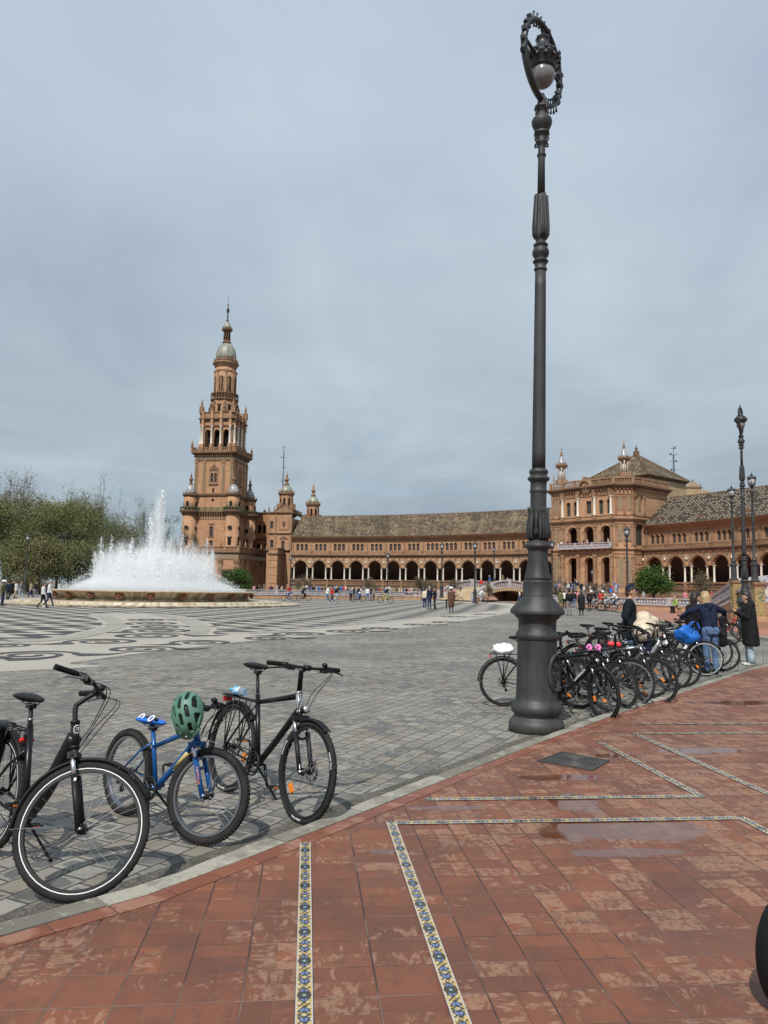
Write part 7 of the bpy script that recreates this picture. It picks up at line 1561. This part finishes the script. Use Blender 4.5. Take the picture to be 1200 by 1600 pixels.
def figure(pose, puff=0.0, hair='short', hand=False, female=False, slim=1.0, headturn=0.0, leg=None):
    pr = []; V = Vector; Y = V((0, 1, 0))
    P0 = V((0, 0, .93)); lean = .03; kn = {1: V((.02, .095, .50)), -1: V((.02, -.095, .50))}; an = {1: V((-.01, .10, .085)), -1: V((-.01, -.10, .085))}; td = {1: V((.14, .02, -.045)), -1: V((.14, -.02, -.045))}; el = wr = None; hp = .085 if not female else .092
    if pose == 'walk': kn = {1: V((.14, .09, .52)), -1: V((-.04, -.09, .49))}; an = {1: V((.26, .085, .10)), -1: V((-.30, -.09, .17))}; td[1] = V((.13, .01, .0)); td[-1] = V((.09, 0, -.11)); lean = .07
    if pose == 'step': kn = {1: V((.07, .09, .50)), -1: V((.01, -.09, .49))}; an = {1: V((.08, .09, .085)), -1: V((-.13, -.09, .10))}; lean = .04
    if pose == 'sit': P0 = V((0, 0, .52)); kn = {s: V((.42, s*.10, .50)) for s in (1, -1)}; an = {s: V((.44, s*.10, .09)) for s in (1, -1)}; lean = .18
    if pose == 'ride': P0 = V((0, 0, .98)); kn = {1: V((.34, .10, .72)), -1: V((.22, -.10, .60))}; an = {1: V((.28, .11, .38)), -1: V((.10, -.11, .22))}; lean = .62
    if pose == 'bend': lean = 1.05; P0 = V((-.12, 0, .93))
    if pose == 'reach': lean = .22
    u = V((sin(lean), 0, cos(lean))); f = V((cos(lean), 0, -sin(lean))); sw = .165 if female else .185
    sh = {s: P0+u*.475+Y*s*sw for s in (1, -1)}; nk = P0+u*.52; hd = P0+u*.70+f*.025
    if pose in ('bend', 'ride'): hd = P0+u*.64+f*.06+V((.05, 0, .06 if pose == 'ride' else -.02))
    for s in (1, -1):
        e = sh[s]-u*.27+Y*s*.045-f*.03; w = e-u*.24+f*.07; h = None
        if pose == 'walk': e = sh[s]-u*.26+Y*s*.04-f*.10*s; w = e-u*.21-f*(.04*s)+f*.10
        if pose == 'phone': e = sh[s]-u*.27+Y*s*.03+f*.05; w = e+u*.13+f*.20-Y*s*.11
        if pose == 'reach': e = sh[s]-u*.07+Y*s*.22+f*.02; w = e-u*.10+Y*s*.12+f*.19
        if pose == 'ride': e = sh[s]-u*.14+f*.20+Y*s*.07; w = V((.52, s*.24, 1.08))
        if pose == 'bend': e = sh[s]+V((.04, s*.02, -.27)); w = e+V((.12, 0, -.20))
        if pose == 'sit': e = sh[s]-u*.26+f*.05+Y*s*.03; w = e+f*.20-u*.08-Y*s*.06
        if pose == 'pocket': e = sh[s]-u*.25+Y*s*.09-f*.08; w = e-u*.22+f*.12-Y*s*.06
        ar = .045+puff*.7
        pr += [(nk-u*.03, sh[s], .055+puff, .060+puff, TOP), (sh[s], e, .056+puff, ar, TOP), (e, w, ar, .034+puff*.6, TOP)]
        d = (w-e).normalized(); pw = w+d*.05
        if hand:
            sd = Y*-s; sd = (sd-d*sd.dot(d)).normalized(); nn = d.cross(sd)
            pr += [(w, pw+d*.02+sd*.018, .026, .020, SKN), (w, pw+d*.02-sd*.018, .026, .020, SKN)]
            for k, (o, L) in enumerate(((.027, .060), (.009, .074), (-.010, .070), (-.028, .054))):
                b0 = pw+d*.025+sd*o; b1_ = b0+d*L*.55+nn*.006; pr += [(b0, b1_, .0095, .009, SKN), (b1_, b1_+d*L*.35+nn*.022, .009, .0075, SKN)]
            t0 = w+d*.02+sd*.028; pr += [(t0, t0+d*.03+sd*.022, .012, .010, SKN), (t0+d*.03+sd*.022, t0+d*.062+sd*.024, .010, .008, SKN)]
        else: pr += [(w, pw+d*.05, .030, .028, SKN)]
        hip = P0+Y*s*hp-V((0, 0, .03)); tw_ = .092*slim*(1.05 if female else 1)
        pr += [(hip, kn[s], tw_, .066*slim, BOT), (kn[s], an[s]+V((0, 0, .03)), .066*slim, (.050 if leg is None else leg), BOT), (an[s], an[s], .045, .045, SHO), (an[s]-V((.03, 0, .04)), an[s]+td[s], .042, .036, SHO)]
        pr += [(P0+Y*s*.055, P0+u*.22+Y*s*.055, .115, .105+puff, BOT if False else TOP), (P0+u*.22+Y*s*.06, P0+u*.40+Y*s*.08, .105+puff, .105+puff, TOP), (P0+Y*s*.06-u*.04, P0+Y*s*.06+u*.02, .118, .116, BOT)]
    if pose not in ('bend', 'sit', 'ride') and female: pr += [(P0+Y*.07-f*.05-u*.03, P0+Y*.07-f*.05-u*.06, .098, .09, BOT), (P0-Y*.07-f*.05-u*.03, P0-Y*.07-f*.05-u*.06, .098, .09, BOT)]
    hf = f if pose not in ('bend', 'ride') else V((.6, 0, -.8)) if pose == 'bend' else V((1, 0, 0)); hu = V((-hf.z, 0, hf.x)); hf = Matrix.Rotation(headturn, 3, hu) @ hf; hs = hu.cross(hf)
    pr += [(nk-u*.02, hd-hu*.07, .056, .052, SKN), (hd-hu*.015, hd+hu*.035-hf*.012, .080, .088, SKN), (hd-hu*.07+hf*.03, hd+hu*.02+hf*.022, .048, .070, SKN), (hd+hf*.088-hu*.005, hd+hf*.102-hu*.024, .011, .014, SKN), (hd+hs*.082-hu*.01, hd+hs*.086-hu*.035, .016, .012, SKN), (hd-hs*.082-hu*.01, hd-hs*.086-hu*.035, .016, .012, SKN)]
    hr = [(hd+hu*.055-hf*.022, hd+hu*.07+hf*.012, .090, .080, HAI), (hd-hu*.03-hf*.045, hd+hu*.03-hf*.035, .066, .076, HAI), (hd+hs*.045+hu*.03-hf*.02, hd+hs*.04+hu*.06, .055, .050, HAI), (hd-hs*.045+hu*.03-hf*.02, hd-hs*.04+hu*.06, .055, .050, HAI)]
    if hair == 'long': hr += [(hd-hf*.06, hd-hf*.075-u*.30, .068, .045, HAI), (hd+hs*.05-hf*.05, hd+hs*.07-hf*.04-u*.24, .05, .028, HAI), (hd-hs*.05-hf*.05, hd-hs*.07-hf*.04-u*.24, .05, .028, HAI)]
    return pr, hr, dict(P0=P0, u=u, f=f, nk=nk, hd=hd, hf=hf, hu=hu, hs=hs, sh=sh)
def xfp(prims, k): return [(Vector(p)*k, Vector(q)*k, a*k, b*k, m) for p, q, a, b, m in prims]
def near_person(label, loc, heading, pose, top, bot, hairm, h=1.72, hair='short', puff=.012, female=False, shoes='black', voxel=.011, slim=1.0, headturn=0.0, leg=None):
    root = empty('person', loc, (0, 0, heading)); tag(root, label, 'person'); pr, hr, J = figure(pose, puff, hair, True, female, slim, headturn, leg); k = h/1.75
    me = caps_mesh(xfp(pr, k), voxel, [M_['skin'], CL[top], CL[bot], CL[shoes]], 'body', 1); o = bpy.data.objects.new('body', me); scene.collection.objects.link(o); o.parent = root
    if hairm: hm = caps_mesh([(p, q, a, b, 0) for p, q, a, b, m in xfp(hr, k)], .012, [HAIR[hairm]], 'hair', 1); ho = bpy.data.objects.new('hair', hm); scene.collection.objects.link(ho); ho.parent = root
    # eyes and mouth
    m = MB()
    for s in (-1, 1): m.ell((J['hd']+J['hf']*.082+J['hs']*s*.030+J['hu']*.012)*k, (.011, .014, .009), 8, 6)
    m.build('eyes', CL['black'], root); m = MB(); m.tube([(J['hd']+J['hf']*.074+J['hs']*s*.022-J['hu']*.052)*k for s in (-1, 0, 1)], .006, 6); m.build('mouth', CL['pink'], root)
    J['k'] = k; return root, J
def shell(root, nm, prims, m, voxel=.014, hem=None):
    me = caps_mesh([(p, q, a, b, 0) for p, q, a, b in prims], voxel, [m], nm, 2)
    if hem is not None:
        for v in me.vertices:
            if v.co.z < hem: v.co.z = hem+(v.co.z-hem)*.12+.012*sin(v.co.y*40)
    o = bpy.data.objects.new(nm, me); scene.collection.objects.link(o); o.parent = root; return o
def at_px(px, Y, z=0.0): q = P(px, 920, Y); return Vector((q.x, q.y, z))
V = Vector; Y_ = V((0, 1, 0))
# man in a navy jacket and cap
pn, J = near_person('man in dark navy jacket, blue jeans and navy cap standing behind the bikes', at_px(982, 14.6), D_(-15), 'pocket', 'darkgreen', 'jeans', 'brown', 1.79, puff=.022, leg=.06)
k = J['k']; shell(pn, 'cap', [(p*k, q*k, a*k, b*k) for p, q, a, b in ((J['hd']+J['hu']*.055-J['hf']*.015, J['hd']+J['hu']*.075, .098, .085), (J['hd']+J['hu']*.035+J['hf']*.085, J['hd']+J['hu']*.03+J['hf']*.15, .03, .016), (J['hd']+J['hu']*.035+J['hf']*.085+Y_*.03, J['hd']+J['hu']*.03+J['hf']*.14+Y_*.03, .022, .014), (J['hd']+J['hu']*.035+J['hf']*.085-Y_*.03, J['hd']+J['hu']*.03+J['hf']*.14-Y_*.03, .022, .014))], CL['navy'], .011)
shell(pn, 'jacket_hem', [(V((0, s*.05, .80))*k, V((0, s*.055, 1.0))*k, .15, .145) for s in (-1, 1)], CL['darkgreen'], .014, .76)
pbn, J = near_person('person in a cream jacket bending down over the parked bikes', at_px(1003, 14.4), D_(66), 'bend', 'cream', 'darkjeans', 'brown', 1.66, puff=.045); k = J['k']; shell(pbn, 'jacket_back', [((J['P0']+J['u']*.02)*k, (J['P0']+J['u']*.44-J['f']*.05)*k, .19, .17)]+[((J['P0']+J['u']*.1+Y_*s*.06)*k, (J['P0']+J['u']*.46+Y_*s*.12)*k, .16, .13) for s in (-1, 1)], CL['cream'])
pj, J = near_person('blonde woman in navy sweatshirt and blue jeans with arms spread, seen from behind', G(1112, 1053), D_(98), 'reach', 'navy', 'jeans', 'blonde', 1.70, 'long', .020, True, 'black', slim=1.06, leg=.058)
k = J['k']; shell(pj, 'hood', [(p*k, q*k, a*k, b*k) for p, q, a, b in ((J['nk']-J['f']*.075-Y_*.07, J['nk']-J['f']*.075+Y_*.07, .05, .05), (J['nk']-J['f']*.09-J['u']*.05, J['nk']-J['f']*.09-J['u']*.10, .06, .045))], CL['navy'])
jk = empty('jacket', pj.location+V((-.02, -.12, 0))); tag(jk, 'black jacket hanging from the arm of the woman in blue jeans', 'jacket'); me = caps_mesh([(V((.26, .10, 1.12)), V((.25, .08, .60)), .075, .085, 0), (V((.30, .12, 1.0)), V((.27, .16, .52)), .05, .06, 0)], .014, [CL['black']], 'cloth', 2)
for v in me.vertices: v.co += V((mnoise.noise(v.co*9), mnoise.noise(v.co*9+V((5, 0, 0))), 0))*.05; v.co.z = max(v.co.z, .58+.03*sin(v.co.y*30))
o = bpy.data.objects.new('cloth', me); scene.collection.objects.link(o); o.parent = jk
bb = empty('blue_bag', P(1076, 992, G(1112, 1053).y-.25)); tag(bb, 'bright blue carrier bag held beside the woman in blue jeans', 'bag'); m = MB(); m.ell((0, 0, 0), (.27, .15, .17), 28, 18)
for v in m.v: v += v.normalized()*(mnoise.noise(v*6)*.09+mnoise.noise(v*15)*.035)
m.build('bag_body', M_['bluesat'], bb); m = MB(); 
for y in (-.05, .05): m.tube(spline([(.0, y, .14), (.06, y, .24), (.16, y*.4, .26), (.22, y, .12)], 5), .012, 6)
m.build('bag_handles', M_['bluesat'], bb)
near_person('dark haired woman in a dark sweater turned to her friend behind the bikes', at_px(1083, 16.6), D_(20), 'stand', 'black', 'black', 'dark', 1.66, 'long', .015, True)
near_person('person with short dark hair standing between the dark haired woman and the blonde woman', at_px(1099, 17.6), D_(200), 'stand', 'black', 'darkjeans', 'dark', 1.66, 'short', .015, True)
pc, J = near_person('woman in long black hooded coat and pale jeans looking at her phone', G(1176, 1041)+V((0, .12, 0)), D_(168), 'phone', 'black', 'lightjeans', 'dark', 1.70, 'long', .03, True, 'white', leg=.082)
k = J['k']; CT = [(V((0, s*.07, 1.30)), V((-.01, s*.085, .95)), .155, .165) for s in (-1, 1)]+[(V((-.01, s*.085, .95)), V((-.03, s*.10, .52)), .165, .165) for s in (-1, 0, 1)]+[(V((-.05, 0, .9)), V((-.09, 0, .5)), .16, .15)]
shell(pc, 'coat', [(a*k, b*k, r*k, q*k) for a, b, r, q in CT], CL['black'], .016, .47); shell(pc, 'hood', [(p*k, q*k, a*k, b*k) for p, q, a, b in ((J['nk']-J['f']*.09-Y_*.08, J['nk']-J['f']*.09+Y_*.08, .062, .062), (J['nk']-J['f']*.11-J['u']*.05, J['nk']-J['f']*.10-J['u']*.12, .07, .05))], CL['black'])
ph = empty('phone', world_of(pc, V((.40, 0.0, 1.30))*k)); ph.rotation_euler = (0, -.5, pc.rotation_euler.z); tag(ph, 'dark phone held by the woman in the long black coat', 'phone'); m = MB(); m.box((0, 0, 0), (.009, .072, .148)); m.build('case', M_['plastic'], ph); m = MB(); m.quad((-.0055, -.033, -.07), (-.0055, .033, -.07), (-.0055, .033, .07), (-.0055, -.033, .07)); m.build('screen', M_['glass'], ph)
# ---------------- people farther away: one figure mesh per pose, coloured per person
CACHE = {}
def far_person(label, loc, heading, pose, top, bot, hairc='dark', h=1.72, hair='short', group='people on the plaza', coat=None, hat=None, pack=False, helmet=None):
    key = (pose, hair, coat is not None)
    if key not in CACHE:
        pr, hr, J = figure(pose, .012, hair, False, False); pr = pr+hr
        if coat is not None: pr += [(V((0, s*.06, 1.25)), V((-.02, s*.09, .52)), .14, .15, TOP) for s in (-1, 1)]
        CACHE[key] = (caps_mesh(xfp(pr, 1/1.75), .021, [M_['skin'], CL['white'], CL['black'], CL['black'], HAIR['dark']], 'person_'+pose, 1), J)
    me, J = CACHE[key]; o = bpy.data.objects.new('person', me); scene.collection.objects.link(o); o.location = loc; o.rotation_euler = (0, 0, heading); o.scale = (h, h, h); tag(o, label, 'person', group)
    for i, m in enumerate([M_['skin'], CL[top], CL[bot], CL['white' if hash(label) % 3 == 0 else 'black'], HAIR[hairc]]): o.material_slots[i].link = 'OBJECT'; o.material_slots[i].material = m
    k = 1/1.75
    if hat: m = MB(); c = (J['hd']+J['hu']*.065)*k; m.lathe([(.10, -.01), (.085, .03), (.055, .06), (0, .07)], 12, c); m.lathe([(.115, -.015), (.115, .0), (.08, .0)], 12, c); m.build('hat', CL[hat], o)
    if helmet: m = MB(); c = (J['hd']+J['hu']*.05)*k; m.ell(c, (.078, .062, .058), 12, 8); m.build('helmet', CL[helmet], o)
    if pack: m = MB(); c = (J['P0']+J['u']*.30-J['f']*.17)*k; m.ell(c, (.065, .09, .14), 12, 10); m.build('backpack', CL['black'], o)
    return o
def fp(px, py, hd, pose, top, bot, lab, z=0.0, **kw): q = G(px, py, z); return far_person(lab, (q.x, q.y, z), D_(hd), pose, top, bot, **kw)
fp(66, 951, 5, 'walk', 'white', 'black', 'person in white jacket and black trousers walking nearest the fountain basin, left of a pair', hairc='brown', h=1.62)
fp(75.5, 950, 5, 'walk', 'white', 'darkjeans', 'taller person in white jacket with black backpack walking past the fountain basin', hairc='grey', h=1.78, pack=True)
fp(663.5, 952, 60, 'stand', 'cream', 'darkjeans', 'person in cream jacket and dark jeans, left of the three standing in the plaza', h=1.68)
fp(671, 952.5, 120, 'stand', 'navy', 'darkjeans', 'grey haired person in navy jacket, middle of the three standing in the plaza', hairc='grey', h=1.80)
fp(679.5, 952.5, 200, 'step', 'black', 'black', 'person all in black, right of the three standing in the plaza', h=1.74)
fp(705, 957, 100, 'stand', 'brown', 'darkjeans', 'person in long brown coat and white hat standing alone left of the big lamp', h=1.74, coat=1, hat='white')
um = empty('folded_umbrella', G(697.5, 956)+V((0, 0, .05))); tag(um, 'folded black umbrella beside the person in the brown coat', 'umbrella'); m = MB(); m.lathe([(.006, 0), (.012, .05), (.05, .35), (.065, .75), (.03, .85), (.012, .88), (.012, 1.05), (.02, 1.08)], 8); m.build('canopy', CL['black'], um)
fp(889.5, 962, 95, 'stand', 'black', 'grey', 'man with black jacket, backpack and grey trousers walking right of the big lamp', h=1.75, pack=True)
fp(908.5, 962, 80, 'step', 'black', 'black', 'woman in long black coat with pale shoes right of the man with backpack', h=1.66, hair='long', coat=1)
fp(511, 942, 20, 'walk', 'white', 'jeans', 'person in white top and blue jeans left of the red jacket before the arcade', h=1.74)
fp(519, 943, 200, 'walk', 'red', 'darkjeans', 'person in red jacket walking between two others before the arcade', h=1.70)
fp(525, 941, 30, 'walk', 'black', 'lightjeans', 'person in black jacket and pale jeans right of the one in red', hairc='grey', h=1.76)
fp(548, 939, 90, 'stand', 'grey', 'black', 'person in grey jacket standing left of the olive shrub', h=1.7)
fp(553, 938.5, 180, 'stand', 'black', 'darkjeans', 'person in black standing close to the olive shrub', h=1.75)
fp(562, 938.5, 60, 'stand', 'white', 'black', 'person in white top and black trousers below the olive shrub', h=1.64)
fp(574, 939, 100, 'stand', 'white', 'jeans', 'person in white and jeans right of the olive shrub', h=1.7)
fp(579, 939, 10, 'step', 'navy', 'jeans', 'person in navy and jeans right of the olive shrub', h=1.74)
fp(584, 938.5, 170, 'stand', 'beige', 'black', 'person in beige right of the olive shrub', h=1.68)
fp(788, 940, 20, 'walk', 'black', 'black', 'dark dressed person walking under the footbridge arch', h=1.74)
fp(800, 939.5, 90, 'stand', 'beige', 'grey', 'person in beige standing under the footbridge arch', h=1.72)
fp(737, 938, 90, 'stand', 'blue', 'black', 'person in bright blue jacket at the foot of the footbridge', h=1.7)
fp(812, 941, 150, 'walk', 'white', 'jeans', 'person in white close to the left side of the big lamp', h=1.66)
fp(3, 947, 0, 'stand', 'olive', 'darkjeans', 'person in olive at the far left edge of the plaza', h=1.7, hat='white')
fp(18, 938, 0, 'walk', 'black', 'black', 'dark figure walking left of the street lamp by the park', h=1.8)
fp(25, 938.5, 180, 'walk', 'white', 'beige', 'person in white top with pale trousers by the left street lamp', h=1.7)
fp(31, 938, 0, 'walk', 'grey', 'lightjeans', 'person in grey with pale jeans by the left street lamp', h=1.74)
fp(48, 938, 180, 'walk', 'beige', 'darkjeans', 'person in beige jacket walking by the park trees', h=1.7)
fp(12, 937, 90, 'stand', 'navy', 'black', 'person in navy standing in the shade at the left edge', h=1.72)
fp(55, 936.5, 0, 'walk', 'black', 'grey', 'person in black with grey trousers left of the white jacket pair', h=1.72)
fp(92, 935, 180, 'walk', 'white', 'black', 'person in white seen above the left end of the fountain plinth', h=1.7)
sq = G(1057, 958, .1); bn = empty('bench', (sq.x, sq.y, .1)); tag(bn, 'small stone bench under the seated person in green', 'bench'); m = MB(); m.box((0, 0, .44), (.5, 1.6, .08)); m.build('seat', M_['stone'], bn)
for s in (-.6, .6): m = MB(); m.lathe([(.2, 0), (.16, .1), (.14, .3), (.2, .4)], 8, (0, s, 0)); m.build('leg', M_['stone'], bn)
far_person('person in light green top and dark trousers seated left of the stair bridge', (sq.x, sq.y, .1), D_(200), 'sit', 'green', 'black', hairc='blonde', h=1.7)
# riders
def rider(px, py, hd, top, bot, frame_m, lab, blab, helmet=None, hairc='dark'):
    g = G(px, py, 0); c, s = cos(D_(hd)), sin(D_(hd)); fx = .62
    bicycle(blab, (g.x+c*fx, g.y+s*fx), D_(hd), 0, 0, low=True, frame_m=frame_m, rack=False, light=False, kick=False, group='bicycles ridden across the plaza', crank=-.5, disc=False, reflector=False)
    far_person(lab, (g.x-c*.06, g.y-s*.06, .06), D_(hd), 'ride', top, bot, hairc, 1.74, helmet=helmet, group='cyclists riding across the plaza')
rider(601, 943, 4, 'black', 'beige', 'limepaint', 'cyclist in black jacket and white helmet riding a lime green bike', 'lime green bicycle ridden past the arcade', 'white')
rider(473, 939, 8, 'black', 'black', 'paintblack', 'cyclist in black riding just right of the fountain', 'black bicycle ridden right of the fountain by the black dressed cyclist', 'white')
rider(453, 939.5, 188, 'red', 'jeans', 'silver', 'cyclist in red at the right end of the fountain plinth', 'grey bicycle of the red dressed cyclist')
rider(558, 940.5, -8, 'navy', 'jeans', 'blue', 'cyclist in navy and blue jeans left of the olive shrub', 'blue bicycle ridden left of the olive shrub')
rider(713, 942.5, 172, 'pink', 'beige', 'redpaint', 'cyclist in pink top left of the footbridge', 'red bicycle of the cyclist in pink', None, 'blonde')
rider(750, 943, 10, 'white', 'lightjeans', 'paintblack', 'cyclist in white in front of the footbridge steps', 'dark bicycle of the cyclist in white')
rider(932, 955, 170, 'black', 'grey', 'paintblack', 'cyclist in black with white helmet left of the red jacket', 'dark bicycle left of the red jacket', 'white')
rider(950, 955, 176, 'beige', 'lightjeans', 'paintmatt', 'cyclist in beige right of the red jacket', 'dark bicycle right of the red jacket', 'white')
rider(963, 955.5, 182, 'white', 'darkjeans', 'silver', 'cyclist in white nearest the man in the cap', 'grey bicycle nearest the man in the cap', 'blue')
fp(939, 954.5, 100, 'stand', 'red', 'beige', 'person in bright red jacket among the cyclists before the pavilion', h=1.7)
fp(921, 953, 90, 'stand', 'black', 'black', 'person in black standing left of the cyclists before the pavilion', h=1.74)
for px, py, top, bot, lab in ((876, 951, 'olive', 'olive', 'person in olive clothes nearest the right side of the big lamp'), (882, 951, 'white', 'black', 'person in white behind the man with backpack'), (897, 952, 'black', 'jeans', 'person in black and jeans between the man with backpack and the black coat'), (901, 951, 'pink', 'beige', 'person in pale pink behind the woman in long black coat')): fp(px, py, 90, 'stand', top, bot, lab, h=1.68)
# crowd by the benches and steps in front of the palace
rg = random.Random(77); used = set(); TOPS = ['white', 'black', 'navy', 'grey', 'beige', 'red', 'blue', 'jeans', 'brown', 'pink', 'cream', 'olive']; BOTS = ['jeans', 'black', 'darkjeans', 'beige', 'grey', 'lightjeans']
def words(c): return {'jeans': 'denim', 'darkjeans': 'indigo', 'lightjeans': 'faded'}.get(c, c)
def crowd(n, place, where, zf=.1):
    for i in range(n):
        for _ in range(200):
            t, b = rg.choice(TOPS), rg.choice(BOTS); v = rg.choice(['standing', 'walking', 'standing'])
            if (t, b, where) not in used: break
        used.add((t, b, where)); q = place(i, n); far_person(f'person in {words(t)} top and {words(b)} trousers {where}', q, rg.uniform(0, 6.28), 'walk' if v == 'walking' else 'stand', t, b, rg.choice(['dark', 'dark', 'brown', 'blonde', 'grey']), rg.uniform(1.58, 1.84), group='visitors '+where)
crowd(30, lambda i, n: at_px(472+100*(i+rg.random())/n, rg.uniform(122, 140), .1), 'by the canal left of the shrub')
crowd(30, lambda i, n: at_px(588+106*(i+rg.random())/n, rg.uniform(120, 136), .1), 'by the canal right of the shrub')
crowd(9, lambda i, n: at_px(395+52*(i+rg.random())/n, rg.uniform(128, 160), .1), 'at the door of the palace wing')
crowd(18, lambda i, n: at_px(866+50*(i+rg.random())/n, rg.uniform(106, 124), .9+rg.random()*.9), 'below the left pavilion arch')
crowd(16, lambda i, n: at_px(922+44*(i+rg.random())/n, rg.uniform(104, 118), .7+rg.random()*.7), 'below the right pavilion arch')
crowd(8, lambda i, n: FA(BAL0+(BAL1-BAL0)*(i+.2+.6*rg.random())/n, .45, 10.0), 'leaning on the pavilion balcony')
crowd(5, lambda i, n: FBr(3.0+1.7*i+rg.random(), -2.5-rg.random(), deck(3.0+1.7*i)), 'crossing the arched footbridge')
crowd(4, lambda i, n: at_px(1070+14*i, rg.uniform(84, 90), .1), 'near the bare right bush')
# black backpack standing at the right edge of the pavement
bq = G(1243, 1583, PZ); bk = empty('backpack', (bq.x, bq.y, PZ), (0, 0, .25)); tag(bk, 'black rounded backpack standing on the red tiles, cut off by the right edge', 'backpack')
hbk = (P(1205, 1408, bq.y).z-PZ); m = MB(); secs = []
for i in range(13):
    t = i/12; w = sqrt(max(0, 1-(2*t-1)**2*.97)); w = max(.05, w**.8); secs.append([V((.15*w*cos(a), .10*(.5+.5*w)*sin(a)*min(1, w*1.6), hbk*t)) for a in [2*pi*j/24 for j in range(24)]])
m.loft(secs, 0, True); m.build('bag_body', M_['black'], bk); m = MB(); m.loft([[v*.72+V((0, -.035, hbk*.10)) for v in r] for r in secs[1:9]], 0, True); m.build('front_pocket', M_['black'], bk); m = MB(); m.tube(spline([(-.02, 0, hbk*.97), (-.02, 0, hbk*1.05), (.03, 0, hbk*1.05), (.03, 0, hbk*.97)], 4), .006, 6)
m.build('handle', CL['black'], bk)
